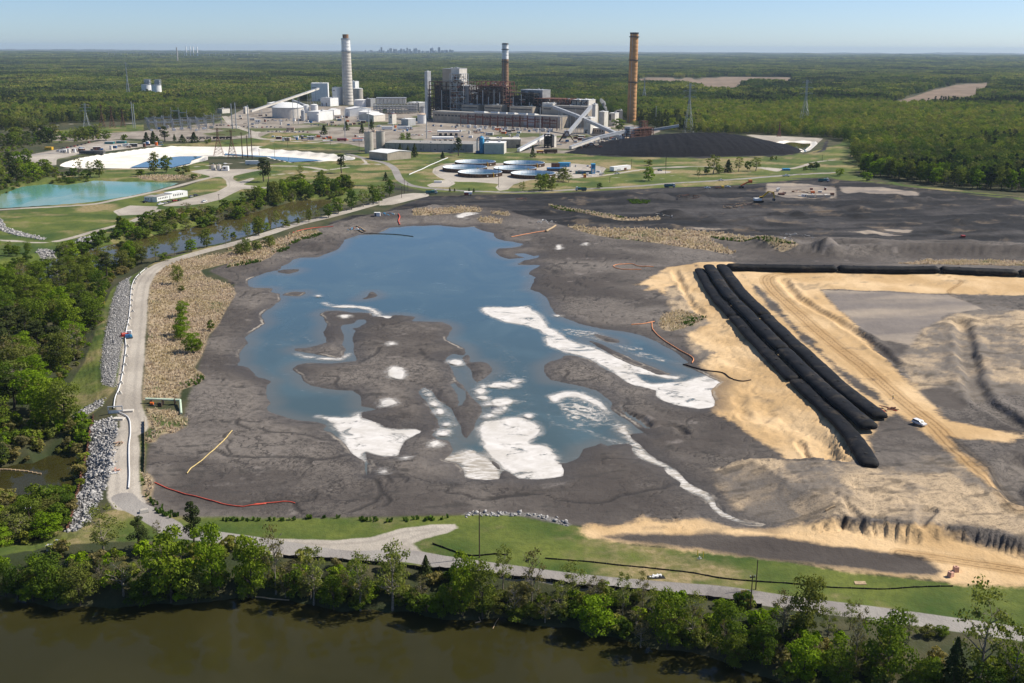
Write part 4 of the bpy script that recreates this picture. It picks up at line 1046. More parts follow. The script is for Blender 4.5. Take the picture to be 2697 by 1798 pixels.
def crown_mesh(name,seed,H,W,kind,n,leaf,mat):
 r=np.random.default_rng(seed)
 P,N=crown_points(r,H,W,kind,n)
 V,F=cards(P,N,leaf,r)
 me=bpy.data.meshes.new(name)
 me.vertices.add(len(V))
 me.vertices.foreach_set('co',V.astype(np.float32).ravel())
 me.loops.add(F.size)
 me.loops.foreach_set('vertex_index',F.astype(np.int32).ravel())
 me.polygons.add(len(F))
 me.polygons.foreach_set('loop_start',np.arange(0,F.size,4,dtype=np.int32))
 at=me.attributes.new('tint','FLOAT','POINT')
 tv=np.repeat(np.clip(0.5+0.5*np.sin(P[:,0]*1.7+P[:,2]*1.1+seed)*0.5+r.normal(size=len(P))*0.25,0,1),4)
 at.data.foreach_set('value',tv.astype(np.float32))
 me.update(calc_edges=True)
 me.materials.append(mat)
 return me
def trunk_mesh(name,seed,H,W,kind,mat,twigs=0):
 r=random.Random(seed)
 mb=MB()
 tr=0.020*H+0.06
 pts,top=[],(0.95 if kind in('pine','cedar')else 0.72)*H
 x=y=0.0
 for i in range(6):
  pts.append(Vector((x,y,top*i/5-0.25*(i==0))))
  x+=r.uniform(-1,1)*0.018*H
  y+=r.uniform(-1,1)*0.018*H
 for i in range(5):
  mb.tube(pts[i],pts[i+1],tr*(1-i/5.4),tr*(1-(i+1)/5.4),n=6)
 if kind not in('cedar',):
  nb=9 if kind!='bush' else 5
  nb+=twigs
  for i in range(nb):
   f=r.uniform(0.3,0.98)
   k=min(4,int(f*5))
   a=pts[k].lerp(pts[k+1],f*5-k)
   ang=i*2.4+r.uniform(-.4,.4)
   L=W*0.42*r.uniform(0.6,1.05)*(1.0-0.45*max(0,f-0.4))
   b=a+Vector((math.cos(ang)*L,math.sin(ang)*L,L*r.uniform(0.35,1.0)))
   m=a.lerp(b,0.5)+Vector((r.uniform(-.1,.1)*L,r.uniform(-.1,.1)*L,0.06*L))
   rb=tr*0.38*(1.15-f)
   mb.tube(a,m,rb+0.03,rb*0.65+0.02,n=5,cap=False)
   mb.tube(m,b,rb*0.65+0.02,0.02,n=5,cap=False)
   if twigs:
    for _ in range(4):
     c=m.lerp(b,r.uniform(0,1))
     e=c+Vector((r.uniform(-1,1),r.uniform(-1,1),r.uniform(0.3,1.2)))*L*0.35
     mb.tube(c,e,0.035,0.015,n=3,cap=False)
 return mb.mesh(name,mat,True)
PROTO={}
SPEC={'oak':(13,9.5,3000,0.50,'oak'),'maple':(12,9,3000,0.50,'maple'),'airy':(13,9,1500,0.42,'airy'),'tan':(11,8,950,0.38,'tan'),'willow':(8,8,2200,0.42,'airy'),'pine':(14,8,2600,0.42,'pine'),'cedar':(8,4.2,1500,0.40,'pine'),'bush':(4.5,5.0,1100,0.42,'oak')}
for ki,(k,(Hh,Ww,n,lf,lm))in enumerate(SPEC.items()):
 for v in range(3 if k not in('cedar','willow')else 2):
  sd=100*ki+v
  tm=trunk_mesh('trunk',sd,Hh,Ww,k,M_barkp if k in('airy','tan')else M_bark,10 if k=='tan' else(5 if k=='airy' else 0))
  # the same crown twice: near trees carry fine leaves, those far off carry tufts
  cm=crown_mesh('crown',sd,Hh,Ww,k,n,lf,ML[lm])
  cf=crown_mesh('crown',sd,Hh,Ww,k,n//4,lf*2.0,ML[lm])
  PROTO.setdefault(k,[]).append((tm,cm,cf,Hh,Ww))
NICE={'oak':('broadleaf_tree','dense green tree'),'maple':('broadleaf_tree','bright green bushy tree'),'airy':('broadleaf_tree','airy yellow-green tree'),'tan':('twiggy_tree','sparse brownish twiggy tree'),'willow':('broadleaf_tree','drooping pale green tree'),'pine':('pine_tree','dark green pine'),'cedar':('cedar_tree','dark conical cedar'),'bush':('bush','low green bush')}
TREES=[]
def add_tree(P,Hh,Ww,kind,where,group):
 TREES.append((P[0],P[1],P[2],Hh,Ww,kind,where,group))
def tree_at(f,x,ytop,ybase,wpx,kind,where,group):
 P=gz(f,x,ybase)
 s=FR[f][2]
 Hh=height_at(P,q(f,[(x,ytop)])[0][1])
 v=np.array([P.x,P.y,P.z-CAMH])
 Ww=wpx/s*(v@FWD)/PF
 add_tree(P,max(Hh,1.0),max(Ww,0.8),kind,where,group)
def many(f,rows,where,group):
 for x,a,b,wd,k in rows:
  tree_at(f,x,a,b,wd,k,where,group)
FB=('on the front river bank','trees along the front river bank')
many('13',[(40,470,705,150,'oak'),(230,590,738,200,'maple'),(330,420,690,270,'oak'),(550,500,765,270,'oak'),(720,80,430,300,'airy'),(960,150,385,190,'pine'),(1340,60,390,200,'pine'),(1085,180,300,80,'tan'),(1180,240,740,370,'maple'),(1000,560,770,220,'oak'),(850,420,700,250,'tan'),(1470,210,690,280,'maple'),(1350,540,745,210,'willow'),(1740,290,720,270,'maple'),(1900,200,690,200,'tan'),(1710,600,725,170,'willow'),(2160,360,765,230,'airy'),(2300,560,795,170,'oak'),(2030,540,710,170,'bush'),(120,500,720,170,'oak'),(700,400,640,110,'tan'),(450,600,770,180,'oak')],*FB)
many('14',[(130,400,815,230,'airy'),(350,320,800,290,'airy'),(580,420,560,110,'cedar'),(500,700,822,150,'bush'),(830,420,842,240,'maple'),(970,470,862,230,'oak'),(1110,350,660,170,'airy'),(1310,360,800,200,'tan'),(1190,600,862,160,'tan'),(1500,600,865,180,'airy'),(1590,470,720,210,'airy'),(1740,560,760,180,'tan'),(1740,720,965,330,'maple'),(1930,540,850,160,'airy'),(2060,870,1075,190,'tan'),(2070,530,790,160,'tan'),(2240,680,1060,260,'oak'),(2150,650,920,190,'airy'),(700,640,850,170,'oak'),(1400,700,885,170,'tan')],*FB)
many('15',[(60,930,1310,210,'airy'),(300,1000,1390,250,'oak'),(550,1140,1450,210,'oak'),(850,820,1240,270,'oak'),(690,930,1240,250,'tan'),(1000,1040,1250,160,'airy'),(830,1250,1560,290,'maple'),(1190,1010,1440,160,'tan'),(1150,990,1200,130,'airy'),(1400,1080,1560,350,'oak'),(1560,1080,1260,150,'airy'),(1680,1170,1240,130,'bush'),(1790,1175,1245,130,'bush'),(2030,880,1560,420,'airy'),(1850,1250,1640,260,'cedar'),(2260,1130,1650,300,'airy'),(1650,1400,1670,250,'oak'),(1060,1300,1610,230,'oak'),(360,1230,1480,200,'oak'),(2100,1450,1750,300,'oak'),(2500,1200,1700,320,'oak')],*FB)
# understorey along the bank
rr=np.random.default_rng(5)
for i in range(110):
 f=rr.choice(['13','14','15'])
 x=rr.uniform(-40,2400)
 yb={'13':np.interp(x,[0,400,1500,2000,2352],[690,760,720,715,800]),'14':np.interp(x,[0,700,1250,1600,1900,2352],[780,845,885,890,975,1060]),'15':np.interp(x,[0,400,900,1500,2352],[1320,1440,1600,1750,1950])}[f]
 yb-=rr.uniform(2,150 if f!='15' else 260)
 kd=rr.choice(['bush','bush','bush','tan','tan'])
 hh=rr.uniform(60,110)*(1.0 if kd=='bush' else 1.7)
 tree_at(f,x,yb-hh,yb,rr.uniform(110,190),kd,'filling the front river bank thicket','undergrowth on the front river bank')
 # single trees and hedges of the middle distance
many('7',[(370,260,500,190,'pine'),(420,290,505,120,'pine'),(1175,205,412,150,'pine'),(750,330,432,90,'airy')],'on the mown grass west of the curving road','trees on the western grass')
many('7',[(1780,110,240,85,'cedar'),(1860,125,215,52,'cedar'),(1930,105,248,85,'cedar'),(2220,190,262,52,'cedar')],'beside the beige metal shed','cedars beside the metal shed')
many('7',[(1630,405,492,75,'cedar'),(425,505,740,60,'cedar'),(265,600,670,60,'cedar'),(140,605,660,55,'bush')],'above the creek inlet','cedars above the creek inlet')
many('8',[(930,425,515,85,'airy'),(1090,360,512,130,'oak'),(1190,390,508,115,'oak'),(1130,360,500,95,'oak'),(1290,310,425,130,'oak'),(1335,350,435,95,'airy'),(1240,350,430,110,'airy')],'in front of the round tanks','trees in front of the round tanks')
many('8',[(2045,300,422,115,'maple'),(2045,235,287,85,'bush'),(1610,440,492,60,'bush')],'on the green bank right of the tanks','trees right of the tanks')
many('8',[(285,480,518,28,'cedar'),(327,485,518,23,'cedar'),(455,485,522,28,'cedar'),(497,485,522,28,'cedar')],'clipped small by the haul road junction','small cedars at the road junction')
many('8',[(1018,110,216,62,'cedar'),(360,40,202,125,'pine'),(222,160,222,48,'cedar')],'along the railway before the plant','conifers along the railway')
many('9',[(1090,215,425,205,'airy'),(1245,275,405,130,'cedar'),(1350,235,402,130,'airy'),(1530,240,392,155,'airy'),(1020,350,432,85,'bush'),(940,350,472,62,'airy'),(1150,330,420,120,'oak'),(1450,290,390,70,'bush')],'in the clump below the coal heap','clump below the coal heap')
many('9',[(2040,340,388,55,'bush'),(2100,310,378,85,'bush'),(2160,300,378,95,'bush'),(1695,240,282,50,'bush'),(1738,240,282,32,'bush')],'on the grass right of the coal heap','bushes right of the coal heap')
many('10',[(450,360,442,95,'maple'),(730,400,492,115,'maple'),(690,400,450,80,'bush')],'on the verge at the forest corner','bushes at the forest corner')
many('1',[(1300,900,1003,90,'cedar'),(1360,890,1003,100,'cedar'),(1460,840,985,125,'pine'),(1545,915,978,42,'cedar'),(1615,920,988,92,'cedar'),(1720,900,992,105,'cedar'),(1840,960,1003,62,'bush'),(940,880,972,120,'oak'),(842,850,932,62,'cedar'),(1100,920,992,72,'bush'),(1395,930,1000,60,'cedar')],'between the white basin and the switchyard','row between basin and switchyard')
many('6',[(1370,175,362,115,'oak'),(1470,195,352,125,'oak'),(800,250,392,125,'airy'),(880,240,392,105,'oak'),(700,220,392,115,'tan'),(650,310,402,95,'bush'),(1620,290,372,125,'bush'),(1250,320,382,95,'bush'),(580,340,402,80,'bush'),(760,330,400,120,'bush'),(1720,360,410,80,'bush')],'between the lagoon and the white basin','trees between lagoon and basin')
many('2',[(1150,1055,1152,95,'cedar'),(1380,1010,1112,75,'cedar'),(1545,1035,1142,75,'cedar'),(1640,990,1102,62,'cedar'),(1960,1140,1228,75,'maple'),(2020,1130,1222,62,'oak'),(1780,880,935,50,'maple')],'among the lots before the white works','trees among the plant lots')
many('B',[(1355,530,735,235,'oak'),(1590,570,660,140,'airy')],'at the foot of the orange stack','trees at the orange stack')
many('11',[(1505,450,575,135,'maple'),(1500,560,725,150,'maple'),(1585,715,872,190,'maple'),(1490,650,765,120,'maple'),(1640,760,872,90,'bush'),(1470,160,312,125,'willow'),(1505,320,372,65,'bush'),(1735,610,690,70,'bush')],'in the reeds beside the dike road','bushes in the reed bed')
many('7',[(190,1100,1255,160,'willow'),(120,1150,1262,140,'willow'),(430,1065,1182,175,'willow'),(300,1115,1215,140,'willow')],'on the inner slope of the dike road','willow bushes on the dike slope')
many('6',[(1380,915,1135,130,'airy'),(1550,920,1080,110,'airy'),(1690,940,1050,120,'maple'),(1830,850,1010,130,'oak'),(2000,820,985,100,'airy'),(2190,790,935,90,'airy'),(2290,750,905,120,'oak'),(1450,1060,1130,110,'bush'),(1150,960,1170,150,'maple'),(1250,1010,1150,120,'oak')],'on the creek side of the dike road','trees between creek and dike road')
many('7',[(310,870,1035,130,'oak'),(210,920,1062,90,'airy'),(500,790,985,100,'airy'),(600,900,970,110,'bush'),(840,785,915,80,'oak'),(925,790,885,80,'airy'),(1040,730,872,130,'oak'),(720,870,940,60,'bush'),(400,920,1010,90,'maple'),(60,1020,1090,80,'bush'),(1140,660,830,150,'oak'),(1280,590,790,150,'oak'),(1400,580,760,150,'airy'),(1500,540,735,140,'oak'),(1590,520,700,120,'airy'),(1670,480,650,130,'oak'),(1560,620,720,120,'bush')],'beside the creek below the long gravel road','trees at the creek end')
def fill_poly(poly,n,kinds,hr,wr,where,group,seed,zref=0.0):
 r=np.random.default_rng(seed)
 lo,hi=poly.min(0),poly.max(0)
 got,tries=[],0
 while len(got)<n and tries<60:
  tries+=1
  c=r.uniform(lo,hi,(400,2))
  c=c[sdf_poly(c[:,0],c[:,1],poly)<0]
  for p in c:
   if len(got)>=n:
    break
   if all((p[0]-g[0])**2+(p[1]-g[1])**2>(wr[0]*0.62)**2 for g in got):
    got.append(p)
 for p in got:
  pp=proj((p[0],p[1],zref+5))
  if not(-120<pp[0]<PW+120 and-50<pp[1]<PH+150):
   continue
  wd=r.uniform(*wr)
  add_tree((p[0],p[1],hz(p[0],p[1])),r.uniform(*hr),wd,r.choice(kinds),where,group)
creekN=np.vstack([GP('7',[(560,600),(640,540),(900,530),(1100,540),(1240,560),(1290,590),(1180,640),(1060,670),(800,672),(600,705),(400,772),(0,872),(0,760),(200,715),(380,640)])])
fill_poly(creekN,30,['oak','oak','airy','maple','oak','bush'],(8,14),(9,14),'on the far bank of the creek','wood on the far creek bank',31,-2)
creekW=GP('6',[(520,1020),(760,980),(1000,920),(1060,830),(1250,820),(1400,780),(1500,750),(1620,690),(1750,700),(1900,690),(2010,650),(2352,610),(2352,680),(2000,752),(1800,790),(1500,862),(1250,930),(1000,960),(740,1025),(600,1065),(550,1040)])
fill_poly(creekW,40,['oak','airy','maple','bush','bush','bush','tan'],(5,10),(8,12),'on the bushy bank below the white trailers','bushy bank below the trailers',32,-1)
fill_poly(GP('6',[(-200,990),(100,1000),(300,1060),(420,1130),(300,1150),(0,1215),(-200,1260)]),16,['oak','maple','bush','airy'],(4,8),(5,8),'on the point by the creek bend','bushes at the creek bend',33,-1)
woodL=np.vstack([GP('11',[(-700,330),(0,345),(150,310),(360,265),(560,215),(700,195),(850,150),(1000,118),(1150,85),(1215,110),(1060,195),(920,290),(840,420),(800,560),(770,700),(700,880),(560,1070),(380,1240),(470,1330),(590,1470),(630,1560)],-2.6),GP('12',[(660,330),(560,500),(300,570),(0,600),(-700,620)],-2.6)])
fill_poly(woodL,100,['oak','oak','maple','airy','oak','oak','pine','tan'],(10,16),(10,15.5),'in the wood left of the dike road','wood left of the dike road',34,-2.6)
woodB=GP('12',[(-700,1190),(0,1160),(250,1050),(470,985),(630,1010),(610,1080),(560,1170),(400,1250),(0,1330),(-700,1400)],-2.5)
fill_poly(woodB,26,['oak','maple','oak','airy','oak','bush'],(5,8.5),(7,10),'between the cove and the front bank','wood below the cove',35,-3)
woodG=GP('6',[(-400,570),(0,542),(100,502),(200,458),(330,425),(450,402),(510,398),(500,330),(430,290),(330,290),(250,262),(150,255),(60,225),(-400,250)])
fill_poly(woodG,30,['oak','oak','airy','maple','pine'],(12,19),(13,18),'in the wood behind the turquoise lagoon','wood behind the lagoon',36)
woodP=GP('1',[(-300,940),(0,925),(200,905),(500,905),(870,905),(900,960),(700,985),(400,1000),(170,1050),(110,1120),(0,1150),(-300,1160)])
fill_poly(woodP,26,['oak','oak','airy','pine'],(13,19),(16,22),'in the wood behind the equipment lot','wood behind the equipment lot',37)
fill_poly(GP('6',[(420,440),(500,412),(760,402),(900,415),(700,432),(560,452)]),12,['bush'],(2,4),(5,8),'low on the lagoon shore','shore bushes of the lagoon',38)
# front rows of the forest on the right, tree by tree
NF=GM([('1',[(-300,905),(0,888),(300,872),(520,835),(740,815),(1180,806),(1450,775),(1890,795),(1900,710),(2000,695),(2352,695)]),('2',[(560,832),(980,805),(1060,775),(1700,790),(2200,782)]),('3',[(0,742),(300,740),(1500,705),(1700,760),(1900,830),(2000,872),(2090,890)]),('4',[(300,1047),(480,1102),(900,1142),(1400,1152),(1700,1182),(2250,1192)]),('5',[(290,1185),(420,1215),(550,1235)]),('10',[(560,200),(590,330),(640,392),(700,432),(900,472),(1300,522),(1700,572),(2352,608),(2900,640),(4000,700)]),('S',[(9000,2000),(3600,4000),(-1500,4000),(-6000,800)])])
def noise_pick(x,y,scale,off):
 return fbm(np.asarray(x,float),np.asarray(y,float),scale,3,0.5,off)
def scatter(d0,d1,sp,seed,tmax=0.60):
 """jittered points of the open forest between two distances"""
 r=np.random.default_rng(seed)
 xs_,ys_=[],[]
 y=d0
 while y<d1:
  zc=y*cp_+CAMH*sp_
  n=max(2,int(2*tmax*zc/sp))
  xx=np.linspace(-tmax*zc,tmax*zc,n)+r.uniform(-0.45,0.45,n)*sp
  xs_.append(xx)
  ys_.append(y+r.uniform(-0.45,0.45,n)*sp)
  y+=sp*0.95
 return np.concatenate(xs_),np.concatenate(ys_),r
fx,fy,fr_=scatter(880,2500,8.6,71)
nf=sdf_poly(fx,fy,NF,60)
ok=(nf>1.5)&(smp('field',fx,fy)>4)&(smp('field',fx*1.08,fy*1.08)>2)&(smp('fieldg',fx,fy)>4)&(smp('far_water',fx,fy)>3)&(smp('gravel',fx,fy)>2)
fx,fy,nf=fx[ok],fy[ok],nf[ok]
pick=np.where((fx>150)&(nf<17)&(fy<1330)&(fx/(fy*cp_+CAMH*sp_)<0.51))[0]
ordr=np.argsort(fy[pick])[:44]
edge=pick[ordr]
kk=np.random.default_rng(9)
for i in edge:
 add_tree((fx[i],fy[i],hz(fx[i],fy[i])),kk.uniform(15,21),kk.uniform(11,15),kk.choice(['oak','oak','airy','oak','maple','pine']),'at the edge of the right-hand forest','front row of the right-hand forest')
rest=np.ones(len(fx),bool)
rest[edge]=False
fx,fy=fx[rest],fy[rest]
# build the single trees
order=sorted(range(len(TREES)),key=lambda i:proj((TREES[i][0],TREES[i][1],TREES[i][2]))[0])
count={}
tot={}
rt=random.Random(3)
for i in order:
 x,y,z,Hh,Ww,kd,where,group=TREES[i]
 nm,adj=NICE[kd]
 key=(adj,where)
 count[key]=count.get(key,0)+1
 pr=rt.choice(PROTO[kd])
 lab='%s %s, %s from left'%(adj,where,ordinal(count[key]))
 e=empty(nm,(x,y,z-0.1),rt.uniform(0,6.28),lab,'bush' if kd=='bush' else 'tree',group)
 sx,sz=Ww/pr[4],Hh/pr[3]
 e.scale=(sx,sx,sz)
 far=y>620
 tr_=bpy.data.objects.new('trunk',pr[0])
 link(tr_,e)
 cr_=bpy.data.objects.new('crown',pr[2]if far else pr[1])
 link(cr_,e)
print('TREES',len(TREES))
# ------------------------------------------------------------------ the forest beyond, as one mass
def merge_low(name,parts,mats):
 """parts: list of (V, F, matindex, tint)"""
 Vs,Fs,mi,ti,b=[],[],[],[],0
 for Vv,Ff,m_,tt in parts:
  Vs.append(Vv)
  Fs.append(np.asarray(Ff)+b)
  mi.append(np.full(len(Ff),m_))
  ti.append(tt)
  b+=len(Vv)
 Vv=np.concatenate(Vs)
 Ff=np.concatenate(Fs)
 me=bpy.data.meshes.new(name)
 me.vertices.add(len(Vv))
 me.vertices.foreach_set('co',Vv.astype(np.float32).ravel())
 me.loops.add(Ff.size)
 me.loops.foreach_set('vertex_index',Ff.astype(np.int32).ravel())
 me.polygons.add(len(Ff))
 me.polygons.foreach_set('loop_start',np.arange(0,Ff.size,4,dtype=np.int32))
 me.polygons.foreach_set('material_index',np.concatenate(mi).astype(np.int32))
 at=me.attributes.new('tint','FLOAT','POINT')
 at.data.foreach_set('value',np.concatenate(ti).astype(np.float32))
 me.update(calc_edges=True)
 for m_ in mats:
  me.materials.append(m_)
 return me
def low_tree(r,H,W,kind,n,leaf,c=(0,0,0)):
 P,N=crown_points(r,H,W,kind,n)
 Vv,Ff=cards(P+np.array(c),N,leaf,r)
 return Vv,Ff,np.repeat(np.clip(0.4+r.normal(size=len(P))*0.3,0,1),4)
protoF=bpy.data.collections.new('forest_kinds')
FK=[('oak','far',17,12),('oak','far',15,11),('airy','airy',17,12),('oak','oak',18,12),('pine','pine',19,9),('pine','pine',18,8)]
for i,(kd,lm,Hh,Ww)in enumerate(FK):
 r=np.random.default_rng(900+i)
 Vv,Ff,tt=low_tree(r,Hh,Ww,kd,420,1.25)
 o=bpy.data.objects.new('k%d'%i,merge_low('k',[(Vv,Ff,0,tt)],[ML[lm]]))
 protoF.objects.link(o)
protoC=bpy.data.collections.new('clump_kinds')
for i in range(6):
 r=np.random.default_rng(950+i)
 parts=[]
 for j in range(13):
  a,d=r.uniform(0,6.28),17*math.sqrt(r.uniform(0,1))
  kd='pine' if i>=4 else 'oak'
  Vv,Ff,tt=low_tree(r,r.uniform(13,19),r.uniform(9,13),kd,60,3.0,(d*math.cos(a),d*math.sin(a),0))
  parts.append((Vv,Ff,0,tt))
 o=bpy.data.objects.new('c%d'%i,merge_low('c',parts,[ML['pine' if i>=4 else('airy' if i==3 else 'far')]]))
 protoC.objects.link(o)
def instancer(name,x,y,z,kind,rot,scl,coll,flat=1.0):
 tone=np.clip(1.3*noise_pick(x,y,420,31.0)+0.8*noise_pick(x,y,90,14.0)+np.random.default_rng(6).normal(size=len(x))*0.35,-1,1)
 me=bpy.data.meshes.new(name)
 n=len(x)
 me.vertices.add(n)
 me.vertices.foreach_set('co',np.stack([x,y,z],1).astype(np.float32).ravel())
 for nm,typ,arr in(('kind','INT',kind.astype(np.int32)),('rot','FLOAT',rot.astype(np.float32)),('scl','FLOAT',scl.astype(np.float32)),('tone','FLOAT',tone.astype(np.float32))):
  at=me.attributes.new(nm,typ,'POINT')
  at.data.foreach_set('value',arr)
 o=bpy.data.objects.new(name,me)
 link(o)
 ng=bpy.data.node_groups.new(name,'GeometryNodeTree')
 ng.interface.new_socket('Geometry',in_out='INPUT',socket_type='NodeSocketGeometry')
 ng.interface.new_socket('Geometry',in_out='OUTPUT',socket_type='NodeSocketGeometry')
 gi,go=ng.nodes.new('NodeGroupInput'),ng.nodes.new('NodeGroupOutput')
 ci=ng.nodes.new('GeometryNodeCollectionInfo')
 ci.inputs['Collection'].default_value=coll
 ci.inputs['Separate Children'].default_value=True
 ci.inputs['Reset Children'].default_value=True
 ip=ng.nodes.new('GeometryNodeInstanceOnPoints')
 ip.inputs['Pick Instance'].default_value=True
 def na(nm,typ):
  nd=ng.nodes.new('GeometryNodeInputNamedAttribute')
  nd.data_type=typ
  nd.inputs[0].default_value=nm
  return nd.outputs[0]
 cx=ng.nodes.new('ShaderNodeCombineXYZ')
 ng.links.new(na('rot','FLOAT'),cx.inputs[2])
 ng.links.new(gi.outputs[0],ip.inputs['Points'])
 ng.links.new(ci.outputs[0],ip.inputs['Instance'])
 ng.links.new(na('kind','INT'),ip.inputs['Instance Index'])
 er=ng.nodes.new('FunctionNodeEulerToRotation')
 ng.links.new(cx.outputs[0],er.inputs[0])
 ng.links.new(er.outputs[0],ip.inputs['Rotation'])
 vm=ng.nodes.new('ShaderNodeVectorMath')
 vm.operation='SCALE'
 vm.inputs[0].default_value=(1,1,flat)
 ng.links.new(na('scl','FLOAT'),vm.inputs['Scale'])
 ng.links.new(vm.outputs[0],ip.inputs['Scale'])
 ng.links.new(ip.outputs[0],go.inputs[0])
 md=o.modifiers.new('scatter','NODES')
 md.node_group=ng
 return o
def kinds_for(x,y,r,npine,ndec):
 p=noise_pick(x,y,240,21.0)+0.35*noise_pick(x,y,60,3.0)
 pine=p+r.normal(size=len(x))*0.22>0.50
 return np.where(pine,ndec+r.integers(0,npine,len(x)),r.integers(0,ndec,len(x)))
r=np.random.default_rng(55)
o=instancer('forest',fx,fy,hz_v(fx,fy)-0.4,kinds_for(fx,fy,r,2,4),r.uniform(0,6.28,len(fx)),r.uniform(0.62,1.25,len(fx))*(0.95+0.1*noise_pick(fx,fy,150,6)),protoF)
tag(o,'spring green forest surrounding the plant',kind='stuff')
gx,gy_,_=scatter(2500,9500,25,72)
ok=(smp('field',gx,gy_)>14)&(smp('field',gx*1.07,gy_*1.07)>4)&(smp('field',gx*1.1,gy_*1.1)>4)&(smp('fieldg',gx,gy_)>12)&(smp('far_water',gx,gy_)>10)&(sdf_poly(gx,gy_,NF,60)>12)
gx,gy_=gx[ok],gy_[ok]
o=instancer('far_forest',gx,gy_,hz_v(gx,gy_)-0.5,kinds_for(gx,gy_,r,2,4),r.uniform(0,6.28,len(gx)),r.uniform(0.8,1.2,len(gx))*(1.0+0.2*noise_pick(gx,gy_,200,6)),protoC)
tag(o,'distant forest fading to blue at the horizon',kind='stuff')
hx,hy,_=scatter(9500,23000,75,73)
o=instancer('far_forest',hx,hy,hz_v(hx,hy)-3,kinds_for(hx,hy,r,2,4),r.uniform(0,6.28,len(hx)),r.uniform(1.8,3.0,len(hx)),protoC,0.45)
tag(o,'farthest forest along the horizon',kind='stuff')
# low brush under the single trees
protoU=bpy.data.collections.new('brush_kinds')
for i,lm in enumerate(('oak','airy','maple','tan')):
 rq=np.random.default_rng(970+i)
 Vv,Ff,tt=low_tree(rq,3.2,4.4,'bush',420,0.55)
 protoU.objects.link(bpy.data.objects.new('u%d'%i,merge_low('u',[(Vv,Ff,0,tt)],[ML[lm]])))
ux,uy=[],[]
rq=np.random.default_rng(77)
for pol,den in((woodL,0.055),(woodB,0.06),(creekN,0.05),(creekW,0.05),(woodG,0.02),(woodP,0.015)):
 lo_,hi_=pol.min(0),pol.max(0)
 c=rq.uniform(lo_,hi_,(int((hi_[0]-lo_[0])*(hi_[1]-lo_[1])*den),2))
 c=c[sdf_poly(c[:,0],c[:,1],pol)<1]
 ux.append(c[:,0])
 uy.append(c[:,1])
c=np.column_stack([rq.uniform(-190,190,5200),rq.uniform(140,330,5200)])
sr=smp('river',c[:,0],c[:,1])
c=c[(sr>0.3)&(sr<16)&(smp('grass',c[:,0],c[:,1])>1.5)&(smp('paved',c[:,0],c[:,1])>2.0)&(smp('rock',c[:,0],c[:,1])>1)]
ux.append(c[:,0])
uy.append(c[:,1])
ux,uy=np.concatenate(ux),np.concatenate(uy)
ok=(smp('river',ux,uy)>0.2)&(smp('creek',ux,uy)>0.3)&(smp('gravel',ux,uy)>1.5)
ux,uy=ux[ok],uy[ok]
o=instancer('brush',ux,uy,hz_v(ux,uy)-0.3,rq.integers(0,4,len(ux)),rq.uniform(0,6.28,len(ux)),rq.uniform(0.55,1.3,len(ux)),protoU)
tag(o,'low brush growing under the trees',kind='stuff')
print('FOREST',len(fx),len(gx),len(ux))
# ------------------------------------------------------------------ reeds, tussocks and stones
def reedmat():
 t=NT('reed')
 a=t.n('Attribute',attribute_name='tint').outputs['Fac']
 c=t.mix(t.rng(t.noise(0.06,4,0.6,t.wpos()),0.4,0.62),(0.66,0.54,0.40),(0.60,0.50,0.31))
 c=t.mix(t.m('MULTIPLY',a,0.22),c,(0.40,0.32,0.21))
 d=t.n('BsdfDiffuse')
 t.set(d.inputs[0],c)
 tr=t.n('BsdfTranslucent')
 t.set(tr.inputs[0],c)
 mx=t.n('MixShader')
 mx.inputs[0].default_value=0.4
 t.t.links.new(d.outputs[0],mx.inputs[1])
 t.t.links.new(tr.outputs[0],mx.inputs[2])
 return t.done(mx)
M_reed=reedmat()
M_sedge=leaf_material('sedge',((0.10,0.17,0.03),(0.12,0.19,0.04),(0.085,0.14,0.03)),0.3)
def blades(name,x,y,hgt,wid,mat,label,seed):
 """upright stalk tufts: three crossed slim leaves each"""
 r=np.random.default_rng(seed)
 n=len(x)
 z=hz_v(x,y)-0.1
 Vs,Fs=[],[]
 for k in range(3):
  a=r.uniform(0,math.pi,n)
  hh=hgt*r.uniform(0.7,1.25,n)
  lx,ly=r.normal(size=n)*0.25*hgt,r.normal(size=n)*0.25*hgt
  ww=wid*r.uniform(0.6,1.3,n)
  dx,dy=np.cos(a)*ww,np.sin(a)*ww
  v=np.stack([np.stack([x-dx*0.5,y-dy*0.5,z],1),np.stack([x+dx*0.5,y+dy*0.5,z],1),np.stack([x+dx*0.3+lx,y+dy*0.3+ly,z+hh],1),np.stack([x-dx*0.35+lx,y-dy*0.35+ly,z+hh*0.92],1)],1)
  Vs.append(v.reshape(-1,3))
 Vv=np.concatenate(Vs)
 o=mesh_np(name,Vv,np.arange(len(Vv)).reshape(-1,4),mat)
 at=o.data.attributes.new('tint','FLOAT','POINT')
 at.data.foreach_set('value',np.repeat(np.clip(r.normal(size=len(Vv)//4)*0.35+0.25,0,1),4).astype(np.float32))
 return tag(o,label,kind='stuff')
def inside(polys,n_per_m2,seed,shrink=0.0):
 r=np.random.default_rng(seed)
 xs_,ys_=[],[]
 for p in polys:
  lo,hi=p.min(0),p.max(0)
  n=int((hi[0]-lo[0])*(hi[1]-lo[1])*n_per_m2)
  c=r.uniform(lo,hi,(n,2))
  s=sdf_poly(c[:,0],c[:,1],p)
  c=c[(s<-shrink)&(smp('pond',c[:,0],c[:,1])>1)&(smp('gravel',c[:,0],c[:,1])>0.6)]
  xs_.append(c[:,0])
  ys_.append(c[:,1])
 return np.concatenate(xs_),np.concatenate(ys_)
nearR=[p for p in P_reed if p[:,1].mean()<640]
farR=[p for p in P_reed if p[:,1].mean()>=640]
bx,by=inside(nearR,0.75,81)
keep=noise_pick(bx,by,18,2.0)+np.random.default_rng(4).normal(size=len(bx))*0.3>-0.9
bx,by=bx[keep],by[keep]
